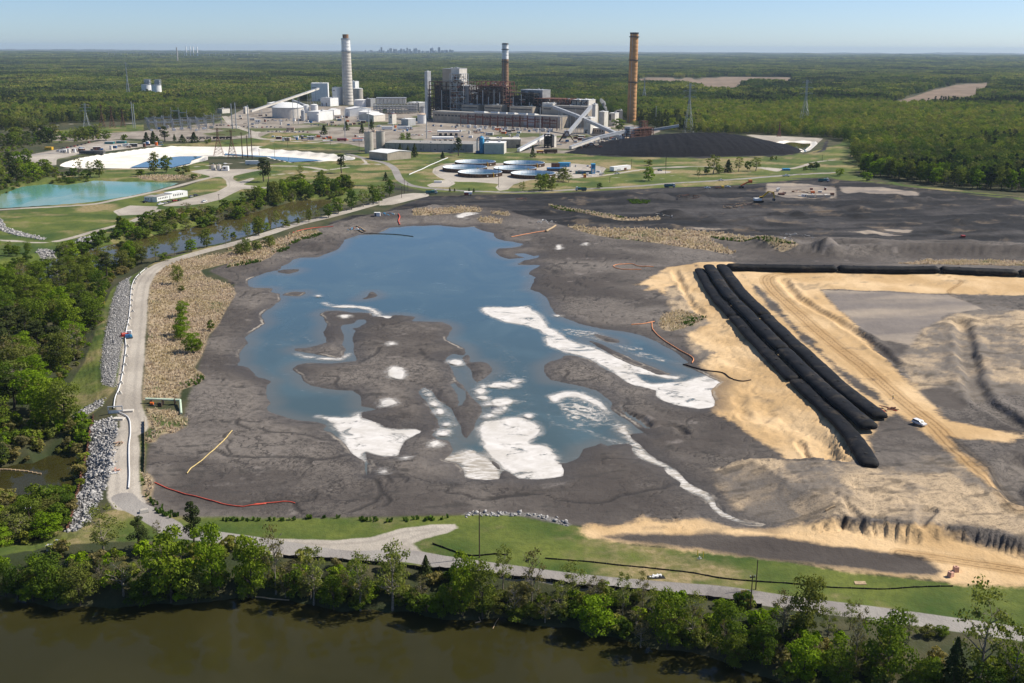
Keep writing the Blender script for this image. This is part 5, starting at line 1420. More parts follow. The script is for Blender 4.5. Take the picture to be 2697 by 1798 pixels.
blades('reeds',bx,by,1.0,0.5,M_reed,'dry tan reeds along the pond margin',82)
bx,by=inside(farR,0.22,83)
blades('reeds',bx,by,1.5,1.0,M_reed,'dry tan reed strips on the northern ash ground',84)
SEDGE=[GP('7',[(340,1315),(200,1330),(0,1365),(0,1395),(180,1375),(340,1340)]),GP('7',[(460,1210),(560,1195),(650,1180),(630,1205),(520,1235),(455,1240)]),GP('7',[(640,1130),(720,1100),(760,1105),(700,1140),(640,1155)]),GP('7',[(755,1085),(860,1065),(960,1035),(975,1050),(880,1085),(780,1100)]),GP('11',[(1460,1150),(1560,1120),(1640,1070),(1690,1090),(1640,1140),(1480,1170)]),GP('11',[(1140,1250),(1190,1280),(1200,1540),(1160,1450)]),GP('12',[(1200,700),(1260,690),(1290,880),(1450,985),(1600,1035),(1500,1060),(1330,1010),(1230,930)]),GP('13',[(1450,170),(1700,180),(2000,170),(2352,160),(2352,172),(1900,190),(1500,185)]),GP('9',[(1050,1075),(1300,1090),(1700,1140),(1950,1215),(1700,1190),(1400,1130),(1150,1100)]),GP('8',[(1150,630),(1400,680),(1650,730),(1850,765),(1650,752),(1350,705),(1180,655)]),GP('14',[(100,175),(400,180),(700,170),(780,150),(790,165),(600,195),(200,195)]),GP('16',[(240,450),(390,440),(330,470),(280,500),(230,490)]),GP('9',[(200,700),(450,720),(420,750),(250,745)])]
bx,by=inside(SEDGE,0.6,85)
blades('sedge',bx,by,1.1,0.9,M_sedge,'green sedge fringe at the water margins',86)
M_rock=NT('riprap')
c=M_rock.mix(M_rock.rng(M_rock.noise(0.9,2,0.5,M_rock.wpos()),0.35,0.65),(0.17,0.17,0.175),(0.47,0.455,0.435))
M_rock=M_rock.done(M_rock.bsdf(c,0.85))
def stones(name,polys,dens,size,label,seed):
 xs_,ys_=[],[]
 r=np.random.default_rng(seed)
 for p in polys:
  lo,hi=p.min(0),p.max(0)
  n=int((hi[0]-lo[0])*(hi[1]-lo[1])*dens)
  c=r.uniform(lo,hi,(n,2))
  c=c[sdf_poly(c[:,0],c[:,1],p)+r.normal(size=n)*0.5<0]
  xs_.append(c[:,0])
  ys_.append(c[:,1])
 x,y=np.concatenate(xs_),np.concatenate(ys_)
 n=len(x)
 base=np.array([(1,0,0),(-1,0,0),(0,1,0),(0,-1,0),(0,0,1),(0,0,-1)],float)
 tri=np.array([(0,2,4),(2,1,4),(1,3,4),(3,0,4),(2,0,5),(1,2,5),(3,1,5),(0,3,5)])
 s=size*r.lognormal(0,0.35,n)
 Vv=base[None]*(s[:,None,None]*r.uniform(0.6,1.1,(n,6,1)))+r.normal(size=(n,6,3))*(0.22*s[:,None,None])
 a=r.uniform(0,6.28,n)
 ca,sa=np.cos(a)[:,None],np.sin(a)[:,None]
 vx=Vv[...,0]*ca-Vv[...,1]*sa
 vy=Vv[...,0]*sa+Vv[...,1]*ca
 Vv=np.stack([vx+x[:,None],vy+y[:,None],Vv[...,2]*0.7+(hz_v(x,y)+0.12*s)[:,None]],-1).reshape(-1,3)
 F_=(tri[None]+6*np.arange(n)[:,None,None]).reshape(-1,3)
 o=mesh_np(name,Vv,F_,M_rock)
 return tag(o,label,kind='stuff')
stones('riprap',riprap[:1],4.0,0.27,'grey riprap slope beside the dike road',91)
stones('riprap',riprap[1:2],2.5,0.45,'pale riprap apron at the dike culvert',92)
stones('riprap',riprap[2:3],3.2,0.45,'coarse blue-grey riprap behind the rusty sheet piling',93)
stones('riprap',riprap[3:6],0.9,0.7,'riprap patches on the creek and field edges',94)
stones('riprap',riprap[6:],1.3,0.5,'thin line of stones above the front grass bank',95)
# ================================================================== the power plant
MT={'white':simple('white_cladding',(0.82,0.82,0.80),0.55,var=0.05,scale=0.15,streak=0.12),'offwhite':simple('offwhite_cladding',(0.66,0.62,0.55),0.6,var=0.08,scale=0.15,streak=0.2),'beige':simple('beige_cladding',(0.42,0.36,0.285),0.7,var=0.12,scale=0.12,streak=0.35),'tan':simple('tan_brick',(0.52,0.40,0.30),0.8,var=0.12,scale=0.2),'stackc':simple('pale_stack_concrete',(0.60,0.555,0.49),0.85,var=0.07,scale=0.1,streak=0.15),'conc':simple('concrete',(0.46,0.42,0.36),0.85,var=0.1,scale=0.1,streak=0.3),'grey':simple('grey_cladding',(0.30,0.30,0.30),0.6,var=0.12,scale=0.15,streak=0.25),'lgrey':simple('light_grey_metal',(0.46,0.47,0.48),0.45,0.2,var=0.1,scale=0.2),'dgrey':simple('dark_grey_metal',(0.085,0.085,0.09),0.6,0.2,var=0.2),'soot':simple('sooty_steel',(0.035,0.031,0.03),0.8,var=0.3,scale=0.3),'steelb':simple('brown_steel',(0.085,0.052,0.040),0.85,var=0.35,scale=0.4),'rust':simple('rusty_steel',(0.16,0.075,0.05),0.85,var=0.35,scale=0.4),'redox':simple('red_oxide_steel',(0.19,0.080,0.062),0.75,var=0.25,scale=0.3),'galv':simple('galvanised_steel',(0.42,0.44,0.46),0.4,0.4,var=0.1),'brown':simple('brown_brick_stack',(0.30,0.175,0.10),0.85,var=0.14,scale=0.12,streak=0.3),'orange':simple('orange_brick_stack',(0.56,0.30,0.13),0.85,var=0.10,scale=0.10,streak=0.15),'roofw':simple('white_roof',(0.80,0.80,0.78),0.6,var=0.05),'roofg':simple('grey_roof',(0.30,0.29,0.27),0.85,var=0.15),'blue':simple('blue_paint',(0.045,0.30,0.55),0.45,var=0.12),'dblue':simple('dark_blue_paint',(0.03,0.13,0.30),0.45,var=0.15),'teal':simple('teal_paint',(0.03,0.16,0.17),0.5,var=0.15),'red':simple('red_paint',(0.42,0.05,0.035),0.5,var=0.12),'orng':simple('orange_paint',(0.72,0.16,0.03),0.5,var=0.1),'yellow':simple('yellow_paint',(0.66,0.40,0.03),0.5,var=0.12),'glass':simple('dark_glass',(0.02,0.025,0.03),0.08,var=0.05,spec=0.6),'tyre':simple('rubber',(0.018,0.018,0.018),0.9,var=0.2),'wood':simple('timber_pole',(0.075,0.052,0.038),0.9,var=0.3,scale=2),'plank':simple('timber',(0.42,0.31,0.19),0.85,var=0.2,scale=1),'black':simple('black_fabric',(0.012,0.012,0.013),0.7,var=0.25,scale=1.0),'pipe':simple('white_plastic_pipe',(0.74,0.74,0.73),0.4,var=0.05),'mint':simple('pale_green_pipe',(0.50,0.60,0.46),0.5,var=0.08),'pink':simple('pink_block',(0.62,0.36,0.27),0.8,var=0.1),'ybar':simple('yellow_post',(0.75,0.55,0.04),0.5,var=0.05),'boomo':simple('orange_boom',(0.74,0.30,0.13),0.6,var=0.12),'boomr':simple('red_boom',(0.60,0.10,0.06),0.6,var=0.12),'boomy':simple('yellow_boom',(0.62,0.47,0.20),0.6,var=0.12),'carw':simple('white_car_paint',(0.78,0.78,0.78),0.25,var=0.03,spec=0.6),'card':simple('dark_car_paint',(0.03,0.033,0.04),0.25,var=0.1,spec=0.6),'cars':simple('silver_car_paint',(0.36,0.37,0.38),0.3,0.4,var=0.05),'carr':simple('red_car_paint',(0.26,0.02,0.02),0.25,var=0.05,spec=0.6),'carb':simple('blue_car_paint',(0.03,0.07,0.20),0.25,var=0.05,spec=0.6)}
def coalmat():
 t=NT('coal')
 p=t.wpos()
 n=t.noise(0.9,4,0.7,p)
 c=t.mix(t.rng(n,0.35,0.7),(0.007,0.007,0.009),(0.020,0.020,0.023))
 return t.done(t.bsdf(c,0.9,0,0.08,t.bump(n,0.6,0.6)))
MT['coal']=coalmat()
Z0=0.0
SKEW=0.52
class Site:
 """local frame of something whose front base line is seen from (x0,y0) to (x1,y1) in a frame"""
 def __init__(self,f,x0,y0,x1,y1):
  self.f=f
  a,b=q(f,[(x0,y0),(x1,y1)])
  self.P0,self.P1=G(a,Z0),G(b,Z0)
  d=self.P1-self.P0
  self.w=float(np.hypot(d[0],d[1]))
  self.rz=math.atan2(d[1],d[0])
  self.ex=np.array([math.cos(self.rz),math.sin(self.rz),0])
  self.ey=np.array([-math.sin(self.rz),math.cos(self.rz),0])
  self.x0=x0
 def h(self,yt,x=None):
  return height_at(self.P0,q(self.f,[(self.x0 if x is None else x,yt)])[0][1])
 def at(self,u,v=0.0,z=0.0):
  return self.P0+self.ex*u+self.ey*v+np.array([0,0,z])
 def u_of(self,f,xpix,v=0.0,z=0.0):
  X_=q(f,[(xpix,0)])[0][0]
  lo,hi=-400.0,800.0
  for _ in range(50):
   m=(lo+hi)/2
   if proj(self.at(m,v,z))[0]<X_:
    lo=m
   else:
    hi=m
  return lo
 def top_of(self,f,u,v,ypix):
  P=self.at(u,v)
  return height_at(P,q(f,[(0,ypix)])[0][1])
def panels(parent,w,h,dep,mat,n=0,name='wall_rib'):
 """standing ribs on the front, joined: far too small to pick apart"""
 mb=MB()
 for i in range(n):
  x=w*(i+0.5)/n
  mb.box(x-0.12,-0.16,0.3,x+0.12,0.02,h-0.3)
 if n:
  o=mb.build(name,mat,parent)
  o['kind']='stuff'
def building(name,label,f,x0,x1,yb,yt,depth,wall,roof=None,kind='flat',cat='building',yb1=None,group=None,opens=(),ribs=0,pitch=0.22):
 s=Site(f,x0,yb,x1,yb if yb1 is None else yb1)
 hh=s.h(yt)
 w_,d_=s.w,depth
 if f in('2','B')and name!='metal_shed':
  tr_=w_
  d_=min(d_,0.5*tr_/math.sin(SKEW))
  w_=(tr_-d_*math.sin(SKEW))/math.cos(SKEW)
  s.rz-=SKEW
  nearc=s.P0+(s.P1-s.P0)*(w_*math.cos(SKEW)/tr_)
  s.P0=nearc-np.array([math.cos(s.rz),math.sin(s.rz),0])*w_
  s.w=w_
  hh=height_at(nearc,q(f,[(x0,yt)])[0][1])
 e=empty(name,s.P0,s.rz,label,cat,group)
 rm=MT[roof or 'roofg']
 if kind=='flat':
  MB().box(0,0,0,w_,d_,hh-0.5).build('wall',MT[wall],e)
  ro=MB().box(-0.25,-0.25,hh-0.5,w_+0.25,d_+0.25,hh).build('roof',rm,e)
  rv_=random.Random(int(x0+yt))
  for k in range(2+int(w_>30)*3):
   vx,vy,vs3=rv_.uniform(.1,.9)*w_,rv_.uniform(.15,.85)*d_,rv_.uniform(.6,1.6)
   MB().box(vx-vs3,vy-vs3,hh,vx+vs3,vy+vs3,hh+vs3*1.2).build('roof_vent',MT['lgrey'],ro)
 else:
  eave=hh/(1+pitch*1.0)if kind=='gable' else hh*0.75
  ridge=hh
  if kind=='gable':
   MB().profile([(0,0),(d_,0),(d_,eave),(d_/2,ridge-0.3),(0,eave)],'x',0,w_).build('wall',MT[wall],e)
   MB().profile([(-0.5,eave-0.1),(d_/2,ridge),(d_+0.5,eave-0.1),(d_+0.5,eave+0.25),(d_/2,ridge+0.35),(-0.5,eave+0.25)],'x',-0.4,w_+0.4).build('roof',rm,e)
  else:
   MB().profile([(0,0),(w_,0),(w_,eave),(w_/2,ridge-0.3),(0,eave)],'y',0,d_).build('wall',MT[wall],e)
   MB().profile([(-0.5,eave-0.1),(w_/2,ridge),(w_+0.5,eave-0.1),(w_+0.5,eave+0.25),(w_/2,ridge+0.35),(-0.5,eave+0.25)],'y',-0.4,d_+0.4).build('roof',rm,e)
 panels(e,w_,hh*0.8,d_,MT[wall],ribs)
 for nm,u0,v0,u1,v1,mm in opens:
  MB().box(u0*w_,-0.25,v0*hh,u1*w_,0.05,v1*hh).build(nm,MT[mm],e)
 return e,s,hh
def tank(name,label,f,xc,yb,wpx,yt,mat,roofm=None,dome=0.12,cat='tank',group=None,rim=True,n=28):
 P=G(q(f,[(xc,yb)])[0],Z0)
 v=np.array([P[0],P[1],P[2]-CAMH])
 rr_=wpx/FR[f][2]*(v@FWD)/PF/2
 P=P+np.array([0,rr_,0])
 hh=height_at(P,q(f,[(xc,yt)])[0][1])
 e=empty(name,P,0,label,cat,group)
 MB().lathe([(rr_,0),(rr_,hh)],n).build('shell',MT[mat],e,True)
 ro=MB().lathe([(rr_*1.01,hh),(rr_*0.6,hh+rr_*dome*0.75),(0.05,hh+rr_*dome)],n).build('roof',MT[roofm or mat],e,True)
 MB().tube((0,0,hh+rr_*dome-.3),(0,0,hh+rr_*dome+1.2),.5,n=8).build('vent',MT['galv'],ro)
 if rim:
  MB().lathe([(rr_*1.012,hh-0.5),(rr_*1.03,hh-0.5),(rr_*1.03,hh+0.12),(rr_*1.012,hh+0.12)],n,cap0=False,cap1=False).build('rim',MT['galv'],e)
  mb=MB()
  for k in range(2):
   mb.tube((-rr_*0.6+k*0.8,-rr_*0.83,0),(-rr_*0.6+k*0.8,-rr_*0.83,hh+1),0.08,n=4)
  for k in range(int(hh)):
   mb.tube((-rr_*0.6,-rr_*0.83,k+0.5),(-rr_*0.6+0.8,-rr_*0.83,k+0.5),0.05,n=4)
  o=mb.build('ladder',MT['galv'],e)
  o['kind']='stuff'
 return e,rr_,hh
def frame_mesh(w_,d_,h_,nx,ny,nz,t=0.6,brace=True,floors=True,seed=1):
 r=random.Random(seed)
 mb=MB()
 xs_=[w_*i/nx for i in range(nx+1)]
 ys_=[d_*i/ny for i in range(ny+1)]
 zs=[h_*i/nz for i in range(nz+1)]
 for x in xs_:
  for y in ys_:
   mb.box(x-t/2,y-t/2,0,x+t/2,y+t/2,h_)
 for z in zs[1:]:
  for y in ys_:
   mb.box(0,y-t*.4,z-t*.4,w_,y+t*.4,z+t*.4)
  for x in xs_:
   mb.box(x-t*.4,0,z-t*.4,x+t*.4,d_,z+t*.4)
  if floors and r.random()<0.75:
   a,b=sorted((r.uniform(0,w_),r.uniform(0,w_)))
   mb.box(a*0.6,0.2,z+0.1,min(w_,b+w_*0.3),d_-0.2,z+0.25)
 if brace:
  for i in range(nx):
   for k in range(nz):
    if r.random()<0.5:
     mb.beam((xs_[i],-0.05,zs[k]),(xs_[i+1],-0.05,zs[k+1]),t*0.5,t*0.5)
     mb.beam((xs_[i+1],-0.05,zs[k]),(xs_[i],-0.05,zs[k+1]),t*0.5,t*0.5)
 return mb
def stuffpart(o):
 o['kind']='stuff'
 return o
def stack(name,label,f,xc,yb,wb,wt,yt,segs,rings,cap=None,rimm='dgrey'):
 """tall chimney: segs = [(image row, material)] from the top down; rings = platform rows"""
 P=G(q(f,[(xc,yb)])[0],Z0)
 v=np.array([P[0],P[1],P[2]-CAMH])
 k=(v@FWD)/PF/FR[f][2]
 r0,r1=wb*k/2,wt*k/2
 P=P+np.array([0,r0,0])
 H_=height_at(P,q(f,[(xc,yt)])[0][1])
 e=empty(name,P,0,label,'chimney')
 def rad(z):
  return r0+(r1-r0)*(z/H_)
 z1=H_
 for i,(row,mm)in enumerate(segs):
  z0_=0.0 if row is None else height_at(P,q(f,[(xc,row)])[0][1])
  nz=max(2,int((z1-z0_)/6))
  prof=[]
  for j in range(nz+1):
   z=z0_+(z1-z0_)*j/nz
   prof.append((rad(z),z))
   if 0<j<nz:
    prof.append((rad(z)*0.992,z+0.12))
    prof.append((rad(z),z+0.3))
  MB().lathe(prof,32,cap0=False,cap1=(i==0)).build('shaft',MT[mm],e,True)
  z1=z0_
 for row in rings:
  z=height_at(P,q(f,[(xc,row)])[0][1])
  rr_=rad(z)
  MB().lathe([(rr_*0.99,z-0.5),(rr_+1.5,z-0.3),(rr_+1.5,z+1.1),(rr_+1.35,z+1.1),(rr_+1.35,z),(rr_*0.99,z)],32,cap0=False,cap1=False).build('platform',MT[rimm],e)
 MB().lathe([(r1*1.0,H_-2.2),(r1*1.07,H_-2.0),(r1*1.07,H_+0.4),(r1*0.8,H_+0.4)],32,cap0=False,cap1=False).build('rim',MT[rimm],e)
 if cap:
  row,wc,mm=cap
  z=height_at(P,q(f,[(xc,row)])[0][1])
  rc=wc*k/2
  MB().lathe([(rc,H_-1),(rc,z),(rc*0.86,z),(rc*0.86,z-4)],24,cap0=False,cap1=False).build('flue',MT[mm],e,True)
 mb=MB()
 mb.tube((-r0*0.5,-r0*0.88,2),(-r1*0.5,-r1*0.9,H_),0.25,n=5)
 stuffpart(mb.build('ladder',MT['galv'],e))
 return e,P,H_
stack('chimney','white topped concrete chimney of the left scrubber','2',1390,850,112,88,160,[(285,'white'),(None,'stackc')],[295],cap=(117,62,'brown'),rimm='galv')
stack('chimney','middle brown chimney with white upper section and platform','3',908,690,66,55,182,[(320,'white'),(None,'brown')],[345,235],cap=(178,44,'conc'))
stack('chimney','tall orange chimney beside the coal heap','3',2030,885,82,72,86,[(None,'orange')],[125,330,525])
# ---- scrubber works on the left
building('scrubber_building','white scrubber building left of the concrete chimney','2',1060,1275,812,622,40,'white','roofw',opens=[('louvre',0.05,0.72,0.3,0.78,'grey'),('door',0.4,0.0,0.48,0.12,'grey')],ribs=10,yb1=806)
building('absorber_tower','white absorber block touching the concrete chimney','2',1236,1340,850,666,34,'white','roofw',ribs=6,opens=[('louvre',0.2,0.8,0.6,0.86,'grey')])
tank('limestone_silo','grey concrete silo right of the concrete chimney','2',1496,800,102,676,'conc','roofw',0.1)
building('duct_house','white duct house above the grey silo','2',1440,1512,790,602,22,'white','roofw',ribs=4)
building('pump_house','low white pump house before the scrubber','2',1112,1290,862,774,30,'white','lgrey',ribs=8,opens=[('door',0.1,0,0.18,0.4,'dgrey'),('door',0.55,0,0.63,0.4,'dgrey')])
tank('slurry_tank','white slurry tank right of the concrete chimney foot','2',1522,868,146,795,'white','roofw',0.1)
building('electrical_house','grey electrical house right of the slurry tank','2',1584,1680,868,782,25,'grey','lgrey',ribs=5)
tank('thickener_tank','huge white thickener tank with flat cone roof','2',748,985,326,868,'offwhite','roofw',0.30)
building('gypsum_shed','white gypsum shed behind the thickener tank','2',548,832,878,824,45,'white','roofw','gable')
tank('water_tank','small white tank right behind the thickener','2',958,930,72,850,'white','roofw',0.25)
tank('water_tank','white tank between thickener and pump house','2',1045,930,76,846,'white','roofw',0.25)
building('chemical_building','white chemical building right of the thickener','2',968,1222,1012,916,40,'white','roofw',yb1=1012,ribs=12,opens=[('door',0.05,0,0.12,0.5,'grey'),('door',0.8,0,0.9,0.4,'dgrey')])
tank('lime_silo','slim grey silo at the thickener corner','2',932,1012,42,905,'lgrey','lgrey',0.5)
tank('lime_silo','slim white silo before the chemical building','2',1084,1020,34,945,'white','roofw',0.5)
building('warehouse','white gabled warehouse below the concrete chimney','2',1312,1502,962,872,40,'white','roofw','gable',yb1=972,ribs=9,opens=[('door',0.42,0,0.55,0.45,'lgrey')])
building('warehouse','low white shed left of the gabled warehouse','2',1192,1312,952,888,30,'white','roofw','gable',ribs=5)
building('warehouse','white shed with rounded roof line right of warehouse','2',1504,1712,975,912,30,'white','roofw','gable',ribs=7)
building('warehouse','cream gabled shed nearest the lots','2',1500,1772,1020,935,35,'offwhite','roofw','gableend',ribs=8)
building('stair_tower','cream stair tower with red-brown roof','2',1816,1896,1045,938,16,'offwhite','redox',opens=[('door',0.2,0,0.4,0.18,'grey'),('window',0.5,0.6,0.8,0.75,'glass')])
building('shop_building','grey shop with stepped white roofs near the water tank','2',1946,2094,1065,992,30,'lgrey','roofw',ribs=7)
tank('water_tank','white water tank with pink domed roof','2',2158,1040,94,945,'white','tan',0.35)
tank('ash_silo','blue-grey silo left of the dark boiler frame','2',2160,930,70,872,'lgrey','dgrey',0.3)
building('transfer_house','white transfer house at the conveyor foot','2',316,366,938,870,12,'offwhite','roofw',opens=[('door',0.2,0,0.5,0.3,'dgrey')])
building('control_building','grey building left of the transfer house','2',40,160,935,888,25,'offwhite','roofg')
building('ash_building','grey flat building left of the dark boiler','2',2010,2205,912,822,28,'grey','roofw',ribs=6)
def conveyor(label,pts,wd=3.4,ht=3.2,mat='lgrey',legs=3):
 """covered belt: pts = [(frame, x, y, row of the ground below)]"""
 W_=[]
 for f,x,y,yb in pts:
  P=G(q(f,[(x,yb)])[0],Z0)
  W_.append(Vector((P[0],P[1],max(1.2,height_at(P,q(f,[(x,y)])[0][1])))))
 o0=Vector((W_[0].x,W_[0].y,0))
 e=empty('conveyor',o0,0,label,'conveyor')
 L=[p-o0 for p in W_]
 mg,mr=MB(),MB()
 for a,b in zip(L[:-1],L[1:]):
  g=MB().beam(a,b,wd,ht)
  g.build('gallery',MT[mat],e)
  up=Vector((0,0,ht/2+0.12))
  MB().beam(a+up,b+up,wd+0.5,0.25).build('roof',MT['lgrey'],e)
  n=legs
  for i in range(n):
   p=a.lerp(b,(i+0.7)/(n+0.4))
   if p.z>5:
    d=(b-a).normalized()
    sd=Vector((-d.y,d.x,0)).normalized()*(wd/2)
    mb=MB()
    mb.beam(p+sd-Vector((0,0,ht/2)),Vector((p.x,p.y,0))+sd*1.6,0.5,0.5)
    mb.beam(p-sd-Vector((0,0,ht/2)),Vector((p.x,p.y,0))-sd*1.6,0.5,0.5)
    mb.beam(Vector((p.x,p.y,p.z*0.5))+sd*1.3,Vector((p.x,p.y,p.z*0.5))-sd*1.3,0.4,0.4)
    stuffpart(mb.build('trestle',MT['galv'],e))
 return e
conveyor('long pale conveyor rising to the scrubber building',[('2',400,912,945),('2',975,722,900),('2',1100,678,830)],3.6,3.6,'offwhite',4)
conveyor('short conveyor descending behind the thickener',[('2',830,800,880),('2',960,850,900)],3,3,'lgrey',1)
conveyor('conveyor falling from the boiler house to the coal yard',[('B',340,365,690),('B',680,492,760),('B',1290,765,870),('B',1420,858,900)],4,4,'lgrey',2)
conveyor('steep conveyor crossing up to the white tower',[('B',540,800,850),('B',912,358,740)],4,4,'lgrey',3)
conveyor('long conveyor from the yard up to the stacker',[('B',780,880,930),('B',1030,832,930),('B',1700,685,880)],4,3.6,'lgrey',3)
conveyor('cream conveyor joining the stacker belt',[('B',600,992,1030),('B',1030,838,960)],3.6,3.2,'offwhite',3)
conveyor('stacker boom reaching over the coal heap',[('B',1850,722,860),('B',2270,652,860)],3,3,'lgrey',0)
conveyor('white conveyor rising to the crusher tower',[('A',1480,1420,1455),('A',1960,1165,1330)],3.4,3.4,'white',2)
# ---- the main power house, set out along the turbine hall
TH=Site('A',120,968,2135,1072)
hall=empty('turbine_hall',TH.P0,TH.rz,'long beige turbine hall in front of the boilers','building')
HH=18.0
MB().box(0,0,0,TH.w,30,HH-0.8).build('wall',MT['beige'],hall)
MB().box(-0.4,-0.4,HH-0.8,TH.w+0.4,30.4,HH).build('roof',MT['roofg'],hall)
MB().box(0,-0.45,HH-1.6,TH.w,-0.05,HH-0.85).build('cornice',MT['lgrey'],hall)
for i in range(int(TH.w//7)):
 x=i*7+3
 MB().box(x-0.2,-0.3,0,x+0.2,0.0,HH-1.7).build('pilaster',MT['beige'],hall)
for i in range(int(TH.w//7)-1):
 x=i*7+6.5
 MB().box(x-2.4,-0.12,10.5,x+2.4,0.04,13).build('window',MT['dgrey'],hall)
ua,ub=TH.u_of('A',1570),TH.u_of('A',1735)
MB().box(ua,-0.6,2,ub,-0.35,HH-2).build('panel',MT['lgrey'],hall)
for i,(xa,xb)in enumerate(((800,960),(1060,1180),(1200,1310),(1330,1440),(1500,1630),(1650,1760))):
 ua,ub=TH.u_of('A',xa,12,HH),TH.u_of('A',xb,12,HH)
 MB().profile([(8,HH+0.05),(20,HH+0.05),(20,HH+1.0),(8,HH+2.6)],'x',ua,ub).build('roof_light',MT['roofw'],hall)
def block(name,label,xa,xb,v0,v1,yt,wall,roof='roofg',f='A',z0=0.0,opens=(),ribs=0):
 """a block of the power house seen between two image columns, v metres behind the hall front"""
 ua=TH.u_of(f,xa,v0,20)
 ub=TH.u_of(f,xb,v0,20)
 hh=TH.top_of(f,(ua+ub)/2,v0,yt)
 P=TH.at(ua,v0,z0)
 e=empty(name,P,TH.rz,label,'building')
 w_,d_,hh=ub-ua,v1-v0,hh-z0
 MB().box(0,0,0,w_,d_,hh-0.6).build('wall',MT[wall],e)
 ro=MB().box(-0.3,-0.3,hh-0.6,w_+0.3,d_+0.3,hh).build('roof',MT[roof],e)
 rv_=random.Random(int(xa))
 for k in range(3):
  vx,vy,vs3=rv_.uniform(.1,.9)*w_,rv_.uniform(.15,.85)*d_,rv_.uniform(.6,1.5)
  MB().box(vx-vs3,vy-vs3,hh,vx+vs3,vy+vs3,hh+vs3*1.3).build('roof_vent',MT['lgrey'],ro)
 panels(e,w_,hh-1,d_,MT[wall],ribs)
 for nm,a,b,c,d,mm in opens:
  MB().box(a*w_,-0.25,b*hh,c*w_,0.05,d*hh).build(nm,MT[mm],e)
 return e,w_,d_,hh
band=[('window',0.05,0.80,0.95,0.87,'dgrey')]
block('boiler_annex','beige annex left above the turbine hall',580,835,34,52,695,'beige',opens=band,ribs=8)
block('boiler_annex','beige annex in the middle above the turbine hall',940,1205,34,52,700,'beige',opens=band,ribs=8)
block('boiler_annex','beige annex with long window band right of the middle',1340,1705,34,52,722,'beige',opens=band,ribs=10)
block('boiler_annex','grey beige annex below the falling conveyor',1850,2140,34,60,730,'beige',opens=[('window',0.1,0.86,0.5,0.92,'dgrey')],ribs=8)
block('roof_house','small cream roof house on the right annex',1855,2025,40,52,668,'offwhite','roofw')
block('bunker_house','beige bunker house right of the cream roof house',340,870,36,70,345,'beige',f='B',opens=[('window',0.1,0.85,0.9,0.9,'dgrey')],ribs=8)
def steelwork(name,label,xa,xb,v0,v1,yt,nx,nz,fmat,core=None,seed=1,f='A',t=0.9,nyy=2,pipes=0):
 ua,ub=TH.u_of(f,xa,v0,20),TH.u_of(f,xb,v0,20)
 hh=TH.top_of(f,(ua+ub)/2,v0,yt)
 e=empty(name,TH.at(ua,v0),TH.rz,label,'boiler house')
 w_,d_=ub-ua,v1-v0
 stuffpart(frame_mesh(w_,d_,hh,nx,nyy,nz,t,seed=seed).build('steel_frame',MT[fmat],e))
 r=random.Random(seed)
 for k,(a,b,c,d,mm)in enumerate(core or()):
  MB().box(a*w_,d_*0.25,b*hh,c*w_,d_*0.9,d*hh).build('boiler_casing' if k==0 else 'duct',MT[mm],e)
 for mm,npc in(('rust',26),('conc',14),('redox',14),('lgrey',16),('brown',14)):
  mb=MB()
  for k in range(npc):
   x,y,z=r.uniform(0,w_),r.uniform(-1.5,d_*0.7),hh*r.uniform(0.15,0.98)
   if r.random()<0.5:
    l=r.uniform(2,w_*0.3)
    mb.tube((max(0,x-l/2),y,z),(min(w_,x+l/2),y,z),r.uniform(0.4,1.1),n=6)
   elif r.random()<0.5:
    l=r.uniform(2,hh*0.25)
    mb.tube((x,y,max(0.5,z-l)),(x,y,z),r.uniform(0.35,1.0),n=6)
   else:
    a,b,c=r.uniform(1,4),r.uniform(1,3),r.uniform(1,4)
    mb.box(max(0,x-a),y-b,max(0,z-c),min(w_,x+a),y+b,z)
  stuffpart(mb.build('pipework',MT[mm],e))
 for k in range(pipes):
  x=w_*(k+0.5)/pipes
  MB().tube((x,-1.0,0),(x,-1.0,hh*r.uniform(0.6,0.98)),0.7,n=8).build('riser_pipe',MT[r.choice(['lgrey','galv','rust'])],e)
 return e,w_,d_,hh
e6,w6,d6,h6=steelwork('boiler_house','tall dark open boiler frame on the left',70,610,58,105,335,6,9,'steelb',[(0.05,0.15,0.62,0.9,'soot'),(0.12,0.3,0.45,0.62,'dgrey')],3,t=1.3,pipes=4)
steelwork('boiler_house','pale lattice tower on the right of the tall boiler',398,610,52,66,205,2,8,'galv',None,5,t=0.7)
block('boiler_penthouse','beige penthouse on top of the tall boiler',280,430,62,90,122,'beige','lgrey',z0=h6*0.8)
block('boiler_penthouse','pale panelled tower on the right of the tall boiler top',415,548,60,82,116,'offwhite','lgrey',z0=h6*0.5,ribs=2)
block('boiler_duct','grey sloping duct beside the tall boiler',495,695,60,90,392,'grey','lgrey',z0=12,ribs=6)
block('elevator_shaft','slim grey elevator shaft at the left boiler edge',-2,42,66,76,168,'lgrey','roofw',opens=[('door',0.3,0,0.7,0.04,'dgrey')])
steelwork('boiler_house','dark rusty boiler frame in front of the brown chimney',700,1235,52,92,405,7,8,'steelb',[(0.05,0.1,0.95,0.82,'soot'),(0.45,0.55,0.8,0.95,'conc'),(0.1,0.5,0.3,0.9,'rust')],7,t=1.2,pipes=6)
steelwork('roof_gantry','red oxide roof gantry over the rusty boiler',820,1282,60,85,332,6,10,'redox',None,8,t=0.9)
steelwork('boiler_house','low sooty boiler frame right of the brown chimney',1340,1725,52,92,512,5,6,'soot',[(0.03,0.1,0.97,0.9,'soot'),(0.55,0.4,0.75,0.7,'conc')],9,t=1.1,pipes=3)
block('boiler_penthouse','grey roof house with sloped end on right boiler',1515,1860,70,95,458,'grey','lgrey',z0=25,opens=[('louvre',0.02,0.3,0.2,0.9,'dgrey'),('louvre',0.35,0.3,0.6,0.9,'dgrey')])
